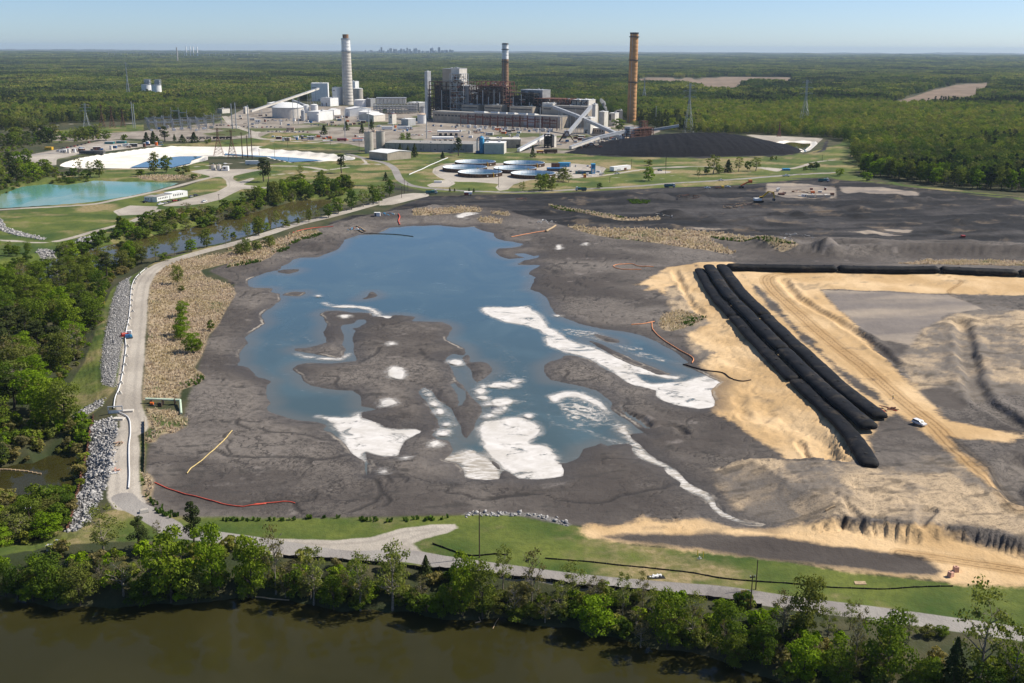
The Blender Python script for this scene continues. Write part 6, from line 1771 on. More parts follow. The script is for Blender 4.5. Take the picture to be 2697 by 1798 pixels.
steelwork('boiler_house','long low rusty boiler frame toward the steam vent',1720,2295,54,92,605,8,5,'rust',[(0.02,0.1,0.98,0.85,'soot'),(0.7,0.5,0.95,0.8,'conc')],11,t=1.0,pipes=4)
steelwork('boiler_house','rightmost dark boiler frame with white roof strips',380,850,58,90,258,6,5,'soot',[(0.03,0.1,0.97,0.9,'soot')],12,f='B',t=1.0)
for k,(a,b)in enumerate(((380,560),(620,740),(760,880))):
 block('roof_strip',('white roof strip left above the dark frame','white roof strip in the middle above dark frame','white roof strip right above the dark frame')[k],a,b,62,84,246,'offwhite','roofw',f='B',z0=30)
 # ---- heat recovery rack between the scrubber and the boilers
S2=Site('2',1662,935,2112,935)
e=empty('heat_recovery_unit',S2.P0,S2.rz,'cream steel rack of pipes left of the tall boiler','plant unit')
hr=S2.h(772)
stuffpart(frame_mesh(S2.w,26,hr*0.6,14,2,4,0.7,False,True,4).build('pipe_rack',MT['offwhite'],e))
for k in range(5):
 MB().tube((0,-1.5,hr*(0.1+0.1*k)),(S2.w,-1.5,hr*(0.1+0.1*k)),0.8,n=8).build('pipe',MT['lgrey'],e)
x0_,x1_=S2.u_of('2',1690),S2.u_of('2',2000)
for k in range(8):
 xa=x0_+(x1_-x0_)*k/8
 MB().box(xa+0.4,4,hr*0.62,xa+(x1_-x0_)/8-0.4,20,hr*0.93).build('module',MT['offwhite'],e)
MB().box(x0_,3,hr*0.93,x1_,21,hr).build('roof',MT['lgrey'],e)
# ---- white and cream blocks on the right of the power house
building('white_tower','bright white tower below the steam plume','B',932,1030,700,318,26,'offwhite','roofw',opens=[('door',0.2,0,0.5,0.08,'dgrey'),('louvre',0.55,0.4,0.8,0.5,'grey')])
building('bunker_building','white building under the crossing conveyors','B',812,1006,775,525,40,'offwhite','roofw',opens=[('canopy',0.05,0.18,0.6,0.24,'dgrey'),('door',0.1,0,0.5,0.15,'dgrey')],ribs=5)
building('filter_building','grey fronted white block right of the white tower','B',1042,1202,690,432,34,'offwhite','roofw',opens=[('panel',0.03,0.1,0.75,0.9,'lgrey')],ribs=0)
building('service_block','cream service block left of the orange chimney','B',1202,1372,660,455,30,'offwhite','roofw',opens=[('louvre',0.02,0.45,0.35,0.9,'dgrey')])
building('service_block','dark grey block behind the cream service block','B',1290,1424,640,415,30,'dgrey','roofg')
building('office_block','pinkish office with small windows below the white blocks','B',945,1252,775,690,22,'tan','roofw',opens=[('window',0.05+0.18*i,0.35,0.13+0.18*i,0.6,'glass')for i in range(5)])
building('coal_office','tan office behind the long stacker conveyor','B',1380,1532,850,752,22,'tan','roofg',opens=[('door',0.2,0,0.4,0.6,'dgrey')])
building('crusher_tower','white crusher tower by the railway','B',315,388,985,805,12,'offwhite','roofg',opens=[('door',0.2,0,0.6,0.12,'dgrey')])
SC=Site('B',205,1000,312,1000)
e=empty('crusher_structure',SC.P0,SC.rz,'dark steel frame left of the white crusher tower','frame')
stuffpart(frame_mesh(SC.w,12,SC.h(790),2,2,6,0.7,seed=3).build('steel_frame',MT['soot'],e))
MB().box(1,3,4,SC.w-1,10,SC.h(790)*0.85).build('hopper',MT['soot'],e)
# stacker
ST=Site('B',1535,905,1880,880)
e=empty('coal_stacker',ST.P0,ST.rz,'rusty lattice stacker standing on the coal heap','machine')
hs=ST.h(660)
stuffpart(frame_mesh(ST.w,16,hs*0.8,5,2,5,0.8,seed=6).build('steel_frame',MT['rust'],e))
MB().box(ST.w*0.5,2,hs*0.35,ST.w*0.98,14,hs*0.85).build('machine_house',MT['rust'],e)
MB().box(ST.w*0.02,3,hs*0.3,ST.w*0.2,13,hs*0.95).build('silo',MT['lgrey'],e)
stuffpart(frame_mesh(10,6,hs*0.45,2,1,4,0.6,seed=2).build('mast',MT['rust'],e,loc=(ST.w*0.62,5,hs*0.8)))
# tripod hopper
for nm,lab,xa,xb,yb,yt in(('transfer_station','pale transfer frame beside the steep conveyor foot',430,660,900,730),('transfer_station','rusty triangular trestle under the cream conveyor',820,1030,1005,915)):
 s_=Site('B',xa,yb,xb,yb)
 e=empty(nm,s_.P0,s_.rz,lab,'frame')
 hh=s_.h(yt)
 mb=MB()
 for v in(0,8):
  mb.beam((0,v,0),(s_.w/2,v,hh),0.9,0.9)
  mb.beam((s_.w,v,0),(s_.w/2,v,hh),0.9,0.9)
  mb.beam((s_.w*.25,v,hh/2),(s_.w*.75,v,hh/2),0.7,0.7)
 stuffpart(mb.build('trestle',MT['rust'],e))
 MB().box(s_.w*.35,1,hh*.55,s_.w*.65,7,hh).build('hopper',MT['lgrey'],e)
 # ---- foreground of the plant: silos, sheds, canopies
tank('cement_silo','left grey concrete silo beside the metal shed','2',1611,1350,92,1125,'conc','dgrey',0.04,rim=False)
tank('cement_silo','right grey concrete silo beside the metal shed','2',1731,1318,92,1120,'conc','dgrey',0.04,rim=False)
building('metal_shed','beige gabled metal shed beside the two silos','2',1618,1806,1400,1310,34,'beige','roofw','gable',yb1=1422,ribs=12)
building('long_warehouse','long low grey warehouse before the plant','V',312,1285,282,190,40,'grey','roofg',yb1=300,ribs=0,opens=[('panel_joint',0.04+0.08*i,0.02,0.042+0.08*i,0.9,'dgrey')for i in range(12)]+[('vent',0.08+0.16*i,0.25,0.10+0.16*i,0.36,'dgrey')for i in range(6)])
building('garage','white garage with flat roof beside the blue vessel','V',1408,1628,315,192,26,'offwhite','roofw',yb1=318,opens=[('door',0.06,0.02,0.94,0.82,'lgrey')])
building('canteen_building','pinkish flat building behind the white garage','V',1480,1810,250,152,30,'tan','offwhite',opens=[('window_band',0.02,0.25,0.55,0.75,'dgrey'),('door',0.85,0,0.97,0.4,'dgrey')])
building('shed','small white flat shed left of the pinkish building','V',1410,1520,200,145,15,'offwhite','roofw')
for lab,xa,xb,yb,yt in(('upper white canopy on posts beside the switchyard',895,1130,118,58),('lower white canopy on posts before the switchyard',832,1068,190,130)):
 s_=Site('V',xa,yb,xb,yb)
 e=empty('canopy',s_.P0,s_.rz,lab,'canopy')
 hh=s_.h(yt)
 MB().box(-0.5,-0.5,hh-2.2,s_.w+0.5,14.5,hh).build('roof',MT['roofw'],e)
 for i in range(5):
  for v in(0.3,13.7):
   MB().box(s_.w*i/4-0.25,v-0.25,0,s_.w*i/4+0.25,v+0.25,hh-2.2).build('post',MT['galv'],e)
 for i in range(4):
  MB().box(s_.w*(i+.2)/4,4,0,s_.w*(i+.75)/4,10,hh*0.45).build('pump_skid',MT['dgrey'],e)
e,rb,hb_=tank('gas_vessel','upright blue vessel left of the white garage','V',1380,308,56,135,'blue','blue',0.6)
MB().path([(-rb-2.5,0,0.5),(-rb-2.5,0,hb_*0.85),(-rb-1.2,0,hb_),(0,0,hb_+rb*0.5)],0.7,8).build('pipe',MT['lgrey'],e)
MB().box(-rb-4,-2,0,rb+1,2,2.5).build('base',MT['dblue'],e)
# propane tank
s_=Site('V',482,318,588,330)
e=empty('propane_tank',s_.P0,s_.rz,'white horizontal gas tank beside the cedars','tank')
rr_=s_.h(290)/2.4
mb=MB()
for a,b,c in((0.0,0.35,0.08),(0.08,0.92,1)):
 pass
n=16
prof=[(0.05,0),(rr_*.7,rr_*.25),(rr_,rr_*.8),(rr_,s_.w-rr_*.8),(rr_*.7,s_.w-rr_*.25),(0.05,s_.w)]
tk=MB().lathe(prof,n).build('shell',MT['white'],e,True)
tk.rotation_euler=(0,math.pi/2,0)
tk.location=(0,0,rr_*1.4)
for x in(0.22,0.78):
 MB().box(s_.w*x-0.4,-rr_*.8,0,s_.w*x+0.4,rr_*.8,rr_*0.8).build('saddle',MT['conc'],e)
 # ---- coal heap
cb=np.vstack([GP('8',[(1300,178),(1390,152)]),GP('9',[(-260,120),(-60,60),(150,30),(470,10),(900,0),(1300,6),(1600,60),(1800,122),(1930,145),(2000,178),(1960,208),(1850,222),(1500,238),(1000,250),(500,246),(0,236)])])
# the foot behind the crest cannot be seen: close the outline about 150 m deep
yf=G(q('9',[(1000,250)])[0])[1]
foot=np.array([p if p[1]<yf+190 else(p[0],yf+190)for p in cb])
lo_,hi_=foot.min(0),foot.max(0)
nx_,ny_=190,100
gx2,gy2=np.meshgrid(np.linspace(lo_[0]-3,hi_[0]+3,nx_),np.linspace(lo_[1]-3,hi_[1]+3,ny_))
sd=sdf_poly(gx2,gy2,foot,140)
cxm=(gx2-lo_[0])/(hi_[0]-lo_[0])
crest=21.5*(0.03+0.97*sstep(0.10,0.54,cxm))*(1-0.80*sstep(0.62,1.0,cxm))
hc=np.minimum(np.maximum(-sd,0)*0.50,60)
hc=crest*(1-np.exp(-hc/np.maximum(crest,1)*1.15))
rake=fbm(gx2*1.0+0.45*(gy2-yf)*(cxm-0.45)*2,gy2*0.10,4.5,3)
hc=hc+rake*0.55*sstep(1,6,hc)+0.3*fbm(gx2,gy2,9,3)*sstep(0,3,hc)
hc=np.where(sd>0,-1.0,hc)
ii=np.arange(nx_*ny_).reshape(ny_,nx_)
qd=np.stack([ii[:-1,:-1],ii[:-1,1:],ii[1:,1:],ii[1:,:-1]],-1).reshape(-1,4)
keep=np.min(sd.ravel()[qd],axis=1)<2
o=mesh_np('coal_heap',np.stack([gx2,gy2,hc+0.1],-1).reshape(-1,3),qd[keep],MT['coal'],smooth=True)
tag(o,'wide black coal heap with raked flanks','coal heap')
s_=Site('B',1320,960,1620,960)
# ---- high voltage yards
def gantry(name,label,P,rz,w_,hh,mat,group,t=0.45):
 e=empty(name,P,rz,label,'gantry',group)
 for x in(0,w_):
  mb=MB()
  for dx,dy in((-.5,-.5),(.5,-.5),(.5,.5),(-.5,.5)):
   mb.beam((x+dx,dy,0),(x+dx*.4,dy*.4,hh*1.25),t*.5,t*.5)
  for k in range(5):
   z=hh*k/5
   mb.beam((x-.5,-.5,z),(x+.5,-.5,z+hh/5),t*.35,t*.35)
  stuffpart(mb.build('column',MT[mat],e))
 mb=MB()
 mb.beam((0,-.4,hh),(w_,-.4,hh),t,t)
 mb.beam((0,.4,hh-.9),(w_,.4,hh-.9),t,t)
 for k in range(6):
  mb.beam((w_*k/6,0,hh-.9),(w_*(k+1)/6,0,hh),t*.5,t*.5)
 stuffpart(mb.build('beam',MT[mat],e))
 mb=MB()
 for k in range(3):
  x=w_*(k+.5)/3
  mb.tube((x,0,hh-3.2),(x,0,hh-1),0.22,n=6)
 stuffpart(mb.build('insulator',MT['redox' if mat!='redox' else 'lgrey'],e))
 return e
def transformer(label,P,rz,s,mat,group):
 e=empty('transformer',P,rz,label,'transformer',group)
 MB().box(-2*s,-1.4*s,0.4,2*s,1.4*s,3.4*s).build('tank',MT[mat],e)
 MB().box(-2.6*s,-1.2*s,0.6,-2.05*s,1.2*s,3.0*s).build('radiator',MT['lgrey'],e)
 MB().box(2.05*s,-1.2*s,0.6,2.6*s,1.2*s,3.0*s).build('radiator',MT['lgrey'],e)
 for k in(-1,0,1):
  MB().tube((k*s,0,3.4*s),(k*s*1.2,0,5.0*s),0.25*s,0.12*s,6).build('bushing',MT['rust'],e)
 return e
k=0
rg=random.Random(12)
for row,(v,mat,hh)in enumerate(((-14,'redox',13),(-30,'redox',12),(-48,'redox',12))):
 n=13
 for i in range(n):
  xa=565+(2100-565)*i/n
  u=TH.u_of('A',xa,v,3)
  u2=TH.u_of('A',xa+(2100-565)/n*0.92,v,3)
  gantry('switch_gantry','rust red switchyard gantry, %s row from hall, %s from left'%(ORD[row],ordinal(i+1)),TH.at(u,v),TH.rz,max(3,u2-u),hh+rg.uniform(-1.5,2.5),mat,'rust red switchyard gantries')
for i in range(16):
 u=TH.u_of('A',520+i*100+rg.uniform(-20,20),-62,2)
 transformer('pale transformer in the switchyard front row, %s from left'%ordinal(i+1),TH.at(u,-62-rg.uniform(0,8)),TH.rz,rg.uniform(0.8,1.5),rg.choice(['lgrey','offwhite','white','beige']),'switchyard transformers')
for i in range(14):
 u=TH.u_of('A',150+i*140+rg.uniform(-30,30),-78,2)
 transformer('small breaker in the nearest switchyard row, %s from left'%ordinal(i+1),TH.at(u,-80-rg.uniform(0,10)),TH.rz,rg.uniform(0.55,0.9),rg.choice(['white','offwhite','lgrey','dblue']),'switchyard breakers')
 # western yard
r2=random.Random(4)
k=0
for row in range(6):
 yb=470+row*22
 for i in range(9-row//2):
  x=470+i*125+row*10+r2.uniform(-12,12)
  P=G(q('E',[(x,yb)])[0])
  P2=G(q('E',[(x+105,yb)])[0])
  gantry('switch_gantry','grey gantry of the west switchyard, %s row from back, %s from left'%(ORD[row],ordinal(i+1)),P,0.25,(P2-P)[0],r2.uniform(8,13)+(8 if row==0 and 2<i<5 else 0),'galv','grey gantries of the west switchyard')
for i in range(9):
 P=G(q('E',[(560+i*110,585-(i%3)*18)])[0])
 transformer('pale transformer in the west yard, %s from left'%ordinal(i+1),P,0.2,r2.uniform(0.8,1.4),r2.choice(['lgrey','white','dblue','offwhite']),'west switchyard transformers')
 # ---- pylons and poles
def pylon(label,f,xc,yb,yt,wpx,mat='galv',arms=(0.72,0.84,0.95),topmat=None):
 P=gz(f,xc,yb)
 hh=height_at(P,q(f,[(xc,yt)])[0][1])
 v=np.array([P.x,P.y,P.z-CAMH])
 wb=wpx/FR[f][2]*(v@FWD)/PF
 e=empty('pylon',P,0.15,label,'pylon','transmission pylons')
 t=max(0.28,0.16*(v@FWD)/1000)
 wt=wb*0.16
 def wd(z):
  a=z/hh
  return wb*(1-a/0.62)+wt*(a/0.62)if a<0.62 else wt
 mb=MB()
 n=9
 for k in range(n):
  z0_,z1_=hh*k/n,hh*(k+1)/n
  a,b=wd(z0_)/2,wd(z1_)/2
  for sx,sy in((-1,-1),(1,-1),(1,1),(-1,1)):
   mb.beam((sx*a,sy*a,z0_),(sx*b,sy*b,z1_),t,t)
  for sy in(-1,1):
   mb.beam((-a,sy*a,z0_),(b,sy*b,z1_),t*.6,t*.6)
   mb.beam((a,sy*a,z0_),(-b,sy*b,z1_),t*.6,t*.6)
   mb.beam((-b,sy*b,z1_),(b,sy*b,z1_),t*.6,t*.6)
  for sx in(-1,1):
   mb.beam((sx*a,-a,z0_),(sx*b,b,z1_),t*.6,t*.6)
 stuffpart(mb.build('lattice',MT[mat],e))
 for aa in arms:
  z=hh*aa
  L=max(wb*0.75,5)*(1.0 if aa<0.9 else 0.7)
  mb=MB()
  for s in(-1,1):
   mb.beam((0,-wt/2,z),(s*L,0,z),t,t)
   mb.beam((0,wt/2,z),(s*L,0,z),t,t)
   mb.beam((s*wt/2,0,z+hh*.035),(s*L,0,z),t*.7,t*.7)
   mb.tube((s*L,0,z),(s*L,0,z-hh*0.03),t*.4,n=5)
  stuffpart(mb.build('crossarm',MT[topmat or mat],e))
 return e
pylon('tallest silver pylon behind the coal heap','4',832,1132,620,88)
pylon('silver pylon far right before the forest','4',2025,1080,588,96)
pylon('distant pylon with red top right of the orange chimney','4',376,820,572,44,'galv',topmat='redox')
pylon('short rusty pylon beside the small white basin','4',1770,1176,1018,34,'redox',(0.75,0.95))
pylon('grey pylon leftmost on the west field','1',772,882,645,62,'galv')
pylon('thin rusty pylon second on the west field','1',908,862,652,46,'rust')
pylon('thin rusty pylon third on the west field','1',995,862,668,46,'rust')
pylon('thin rusty pylon fourth on the west field','1',1090,852,690,40,'rust')
pylon('left rusty pylon on the white basin island','E',1548,945,540,140,'rust',(0.5,0.75,0.95))
pylon('right rusty pylon on the white basin island','E',1748,985,570,130,'rust',(0.5,0.75,0.95))
pylon('thin lattice mast far behind the west field','1',1140,606,285,30,'galv',(0.98,))
def pole(label,f,xc,yb,yt,r=0.22,mat='wood',arm=2.2,lamp=False,group='utility poles'):
 P=gz(f,xc,yb)
 hh=height_at(P,q(f,[(xc,yt)])[0][1])
 e=empty('utility_pole' if mat=='wood' else 'steel_pole',P,0.2,label,'pole',group)
 MB().tube((0,0,-0.3),(0,0,hh),r,r*.7,8).build('shaft',MT[mat],e)
 if arm:
  MB().box(-arm/2,-0.1,hh*.94,arm/2,0.1,hh*.94+0.2).build('crossarm',MT[mat],e)
  for s in(-1,1):
   MB().tube((s*arm*.45,0,hh*.94+.2),(s*arm*.45,0,hh*.94+.55),0.09,n=6).build('insulator',MT['lgrey'],e)
 if lamp:
  MB().box(-0.9,-0.3,hh-.1,0.9,0.3,hh+.25).build('lamp_head',MT['lgrey'],e)
 return e
pole('tall timber pole on the front grass bank','14',948,440,108,0.16,arm=0)
pole('timber pole at the front road edge, nearest the river','15',465,1092,822,0.15,arm=1.2)
pole('timber pole behind the black silt fence','15',505,920,716,0.15,arm=0)
pole('timber pole among the trees at lower left','12',282,1222,960,0.14,arm=1.4)
for i,(x,a,b)in enumerate(((1795,668,556),(1825,622,476),(1860,612,512))):
 pole('timber pole at the road fork, %s from left'%ORD[i],'7',x,a,b,0.2,arm=1.5)
for i,(x,a,b)in enumerate(((1900,992,600),(1976,985,650),(2042,1000,560))):
 pole('tall dark timber pole before the white basin, %s from left'%ORD[i],'E',x,a,b,0.55,arm=4,group='tall dark poles')
for i,(f,x,a,b,r_)in enumerate((('C',72,706,332,1.1),('C',582,545,260,0.8),('C',635,552,310,0.8),('C',1172,712,385,0.7),('C',1445,610,385,0.7),('C',2107,716,290,0.8),('E',1748,552,180,1.0),('E',1806,552,165,1.0),('A',1822,1225,735,0.7),('B',438,720,390,0.7),('B',470,720,390,0.6),('B',676,780,395,0.5),('B',1918,695,350,0.5),('1',1180,862,630,0.8),('1',1197,866,650,0.8))):
 pole('slim galvanised steel pole, %s in the plant list from left'%ordinal(1+sorted([q(ff,[(xx,0)])[0][0]for ff,xx in(('C',72),('C',582),('C',635),('C',1172),('C',1445),('C',2107),('E',1748),('E',1806),('A',1822),('B',438),('B',470),('B',676),('B',1918),('1',1180),('1',1197))]).index(q(f,[(x,0)])[0][0])),f,x,a,b,r_*0.8,'galv',5 if r_>.65 else 0,r_<=.5,'steel poles of the plant')
for i,(f,x,a,b)in enumerate((('8',716,480,300),('8',1700,440,390),('8',2195,290,210),('9',600,420,250),('9',245,355,270),('9',1803,215,150),('10',800,430,335),('10',1530,545,440),('10',2290,600,500),('7',325,228,165),('7',485,245,155),('C',1335,865,735),('C',1002,790,640),('C',515,820,700),('6',1940,620,540),('9',2215,290,225))):
 pole('thin timber pole %s'%('right of the front tanks','before the green bank by the dump truck','left of the green trees','left of the clump below the coal','beside the white trailer on the grass','at the right foot of the coal heap','at the corner of the right forest','in the middle of the forest edge','at the far right forest edge','on the white basin rim, left','on the white basin rim, right','left of the two silos','in the weedy strip before the lots','on the strip above the white basin','by the parked cars at the trailers','on the embankment right of the heap')[i],f,x,a,b,0.22,arm=1.6,group='thin timber poles')
 # ---- switch silos far left, bridge, far town
for i,(lab,xa,xb,yb,yt)in enumerate((('left white silo standing in the far west forest',1246,1330,575,478),('right white silo standing in the far west forest',1336,1421,590,482))):
 e,rr_,hh=tank('storage_silo',lab,'1',(xa+xb)/2,yb+12,xb-xa,yt,'white','lgrey',0.1)
 stuffpart(frame_mesh(rr_*1.1,rr_*1.1,rr_*1.1,2,2,2,0.6,seed=i).build('head_frame',MT['galv'],e,loc=(-rr_*.2,-rr_*.5,hh)))
 MB().box(-rr_*.15,-rr_*.4,hh,rr_*.8,rr_*.5,hh+rr_).build('head_house',MT['lgrey'],e)
FARB=(('1',250,370,655,632,'white flat roof showing in the west forest','roofw',30),('1',930,990,216,206,'far white roof left of the bridge','roofw',60),('1',1020,1100,640,632,'tiny pale roof in the west forest','lgrey',20),('2',415,582,333,316,'long far pink factory left of the concrete chimney','tan',80),('1',1540,1610,195,188,'far pale roof behind the bridge','roofw',60),('3',1520,1565,585,555,'white house on the far river bank','roofw',12),('2',1070,1190,308,292,'far pale works left of the concrete chimney top','roofw',60))
for f,xa,xb,yb,yt,lab,mm,dp in FARB:
 building('far_building',lab,f,xa,xb,yb,yt,dp,'offwhite' if mm!='tan' else 'tan',mm)
 # cable-stayed bridge
Pb0,Pb1=G(q('1',[(960,250)])[0]),G(q('1',[(2300,240)])[0])
Db=12500.0
bx0=Db*(Pb0[0]/Pb0[1])
bx1=Db*(Pb1[0]/Pb1[1])
e=empty('far_bridge',(bx0,Db,12),0,'far cable-stayed bridge on the left horizon','bridge')
MB().box(0,0,34,bx1-bx0,25,40).build('deck',MT['offwhite'],e)
for xp in(1650,1686,1712,1748):
 P=G(q('1',[(xp,240)])[0])
 u=Db*P[0]/P[1]-bx0
 MB().box(u-3.5,5,-10,u+3.5,20,110).build('pylon',MT['white'],e)
for i in range(24):
 u=(bx1-bx0)*i/24
 MB().box(u-2,8,-12,u+2,18,34).build('pier',MT['offwhite'],e)
P=G(q('1',[(1573,285)])[0])
e=empty('far_chimney',(8500*P[0]/P[1],8500,0),0,'far slim pale chimney below the bridge','chimney')
MB().lathe([(6,0),(4.5,110)],12).build('shaft',MT['conc'],e)
MB().lathe([(5.5,110),(5.5,113),(4.2,113)],12,cap0=False).build('rim',MT['redox'],e)
# skyline
sky_b=[(10,40,185,'g'),(60,110,215,'w'),(120,160,190,'w'),(165,195,195,'g'),(205,270,230,'g'),(290,330,215,'g'),(340,372,180,'t'),(385,426,120,'d'),(432,480,200,'g'),(490,540,230,'w'),(545,578,182,'d'),(590,660,145,'t'),(640,700,240,'g'),(684,724,160,'d'),(728,778,165,'t'),(790,868,195,'w'),(850,905,155,'t'),(915,968,168,'w'),(940,1000,205,'d'),(1000,1036,135,'d'),(1050,1112,162,'w'),(1090,1140,210,'t'),(1168,1192,150,'d'),(1194,1266,146,'w'),(1275,1332,185,'g'),(1368,1410,206,'g'),(1470,1540,210,'t'),(1560,1594,150,'d'),(1590,1644,134,'w'),(1622,1684,202,'g'),(1690,1715,200,'t'),(1748,1806,122,'d'),(1820,1884,192,'g'),(1888,1932,188,'w'),(1936,1988,186,'d'),(2010,2070,178,'t'),(2060,2130,190,'w')]
FR['K']=(960,110,9.046)
skm={'g':'lgrey','w':'white','t':'offwhite','d':'grey'}
skw={'g':'grey','w':'pale','t':'pinkish','d':'dark'}
Dc=21000.0
cnt={}
for xa,xb,yt,kd in sky_b:
 pa,pb=q('K',[(xa,280),(xb,280)])
 A,B_=G(pa),G(pb)
 xa_,xb_=Dc*A[0]/A[1],Dc*B_[0]/B_[1]
 hh=height_at((xa_,Dc,0.0),q('K',[(xa,yt)])[0][1])
 cnt[kd]=cnt.get(kd,0)+1
 e=empty('skyscraper',(xa_,Dc,0),0,'%s tower of the far skyline, %s such from left'%(skw[kd],ordinal(cnt[kd])),'skyscraper','far city skyline')
 w_=xb_-xa_
 MB().box(0,0,0,w_,w_*.8,hh*.93).build('tower',MT[skm[kd]],e)
 MB().box(w_*.2,w_*.2,hh*.93,w_*.8,w_*.6,hh).build('penthouse',MT['lgrey'],e)
 for i in range(5):
  MB().box(-1.5,-1.5,hh*(.15+.15*i),w_+1.5,-0.2,hh*(.15+.15*i)+hh*.05).build('window_band',MT['dgrey'],e)
  # ---- steam from the vent behind the white tower
t=NT('steam')
nz_=t.noise(0.16,3,0.6,t.pos())
vp=t.n('VolumePrincipled',{'Color':(0.97,0.97,0.98),'Anisotropy':0.2})
for a_ in('Density Attribute','Color Attribute','Temperature Attribute'):
 vp.inputs[a_].default_value=''
t.set(vp.inputs['Density'],t.m('MULTIPLY',t.rng(nz_,0.38,0.62),0.7))
t.t.links.new(vp.outputs[0],t.out.inputs['Volume'])
P=G(q('B',[(1150,690)])[0])
zv=height_at(P,q('B',[(0,430)])[0][1])
zt=height_at(P,q('B',[(0,235)])[0][1])
mb=MB()
k=(np.array([P[0],P[1],P[2]-CAMH])@FWD)/PF/FR['B'][2]
prof=[(0.3,0),(18*k,2),(26*k,(zt-zv)*.3),(34*k,(zt-zv)*.55),(42*k,(zt-zv)*.8),(20*k,zt-zv),(0.3,zt-zv+1)]
vs_,fs_=[],[]
for i,(r_,z)in enumerate(prof):
 cx_=-(z/(zt-zv))**1.4*85*k
 for j in range(14):
  a=2*math.pi*j/14
  vs_.append((cx_+r_*math.cos(a),r_*math.sin(a),z))
for i in range(len(prof)-1):
 for j in range(14):
  fs_.append((i*14+j,i*14+(j+1)%14,(i+1)*14+(j+1)%14,(i+1)*14+j))
mb.add(vs_,fs_+[tuple(range(13,-1,-1)),tuple(range((len(prof)-1)*14,len(prof)*14))])
o=mb.build('steam_plume',t.mat,loc=(P[0],P[1],zv))
tag(o,'white steam plume drifting from the vent',kind='stuff')
# ================================================================== things on the site
# ---- black geotextile bags
def bagmat():
 t=NT('geotextile')
 p=t.wpos()
 n=t.noise(0.35,4,0.65,p)
 c=t.mix(t.rng(n,0.3,0.75),(0.005,0.0055,0.007),(0.016,0.0165,0.019))
 dust=t.m('MULTIPLY',t.rng(t.noise(0.12,5,0.72,p),0.52,0.70),0.5)
 c=t.mix(dust,c,(0.10,0.08,0.055))
 return t.done(t.bsdf(c,0.7,0,0.12,t.bump(t.noise(1.6,3,0.6,p),0.35,0.25)))
MT['bag']=bagmat()
def bag(label,line,wd,ht,zoff,seed,group):
 """a filled bag lying along a ground line; ends rounded off"""
 r=np.random.default_rng(seed)
 L=smooth_line(line,8)
 seg=np.hypot(*np.diff(L,axis=0).T)
 cum=np.concatenate([[0],np.cumsum(seg)])
 tot_=cum[-1]
 n=max(14,int(tot_/1.6))
 sarr=np.linspace(0,tot_,n)
 cx_,cy2=np.interp(sarr,cum,L[:,0]),np.interp(sarr,cum,L[:,1])
 dx,dy=np.gradient(cx_),np.gradient(cy2)
 ll=np.hypot(dx,dy)
 nx_,ny_=-dy/ll,dx/ll
 zg=hz_v(cx_,cy2)
 zg=np.convolve(np.pad(zg,6,mode='edge'),np.ones(13)/13,'valid')
 m=22
 V_=[]
 o0=np.array([cx_[0],cy2[0],0])
 for i in range(n):
  e=min(sarr[i],tot_-sarr[i])
  k=math.sqrt(max(0.2,1-max(0,1-e/1.5)**2))
  lump=1+0.04*math.sin(sarr[i]*0.21+seed)+0.02*math.sin(sarr[i]*0.93+2*seed)+0.012*r.normal()
  for j in range(m):
   a=2*math.pi*j/m
   ca,sa=math.cos(a),math.sin(a)
   px_=math.copysign(abs(ca)**0.82,ca)*wd/2*(0.55+0.45*k)*lump
   pz=ht*0.45+math.copysign(abs(sa)**0.85,sa)*ht*0.55*k*lump
   pz=max(pz,-0.05+0.02*j)
   V_.append((cx_[i]+nx_[i]*px_,cy2[i]+ny_[i]*px_,zg[i]+zoff+pz))
 V_=np.array(V_)
 F_=[]
 for i in range(n-1):
  for j in range(m):
   F_.append((i*m+j,i*m+(j+1)%m,(i+1)*m+(j+1)%m,(i+1)*m+j))
 c0=len(V_)
 ends=np.array([V_[:m].mean(0),V_[-m:].mean(0)])
 V_=np.vstack([V_,ends])
 for j in range(m):
  F_.append((c0,c0,(j+1)%m,j)[1:]+(j,))
 F4=[f for f in F_ if len(set(f))==4]
 F3=[(c0,(j+1)%m,j)for j in range(m)]+[(c0+1,(n-1)*m+j,(n-1)*m+(j+1)%m)for j in range(m)]
 e=empty('geotextile_bag',o0,0,label,'bag',group)
 me=bpy.data.meshes.new('skin')
 me.from_pydata((V_-o0).tolist(),[],F4+F3)
 bm=bmesh.new()
 bm.from_mesh(me)
 bmesh.ops.recalc_face_normals(bm,faces=bm.faces)
 bm.to_mesh(me)
 bm.free()
 me.polygons.foreach_set('use_smooth',np.ones(len(me.polygons),bool))
 me.materials.append(MT['bag'])
 link(bpy.data.objects.new('skin',me),e)
 for k in range(max(1,int(tot_/14))):
  i=min(n-1,int((k+0.5)/max(1,int(tot_/14))*n))
  P=Vector((cx_[i],cy2[i],zg[i]+zoff+ht*0.98))-Vector(o0)
  mb=MB().lathe([(0.55,-0.1),(0.6,0.14),(0.3,0.28),(0.05,0.3)],10)
  mb.build('fill_port',MT['tyre'],e,loc=P)
 return e
def cut(line,a,b,n=7):
 L=smooth_line(line,10)
 c=np.concatenate([[0],np.cumsum(np.hypot(*np.diff(L,axis=0).T))])
 s=np.linspace(a*c[-1],b*c[-1],n)
 return np.column_stack([np.interp(s,c,L[:,0]),np.interp(s,c,L[:,1])])
TA=GP('16',[(335,135),(430,290),(550,425),(660,548),(800,690),(935,825),(1085,965),(1210,1095),(1320,1250),(1405,1385)],3.2)
TB=GP('16',[(392,118),(510,285),(645,425),(775,560),(905,680),(1060,830),(1205,965),(1335,1080),(1400,1145)],4.6)
TC=GP('16',[(470,116),(600,285),(745,425),(880,560),(1015,680),(1175,830),(1325,965),(1470,1078)],3.8)
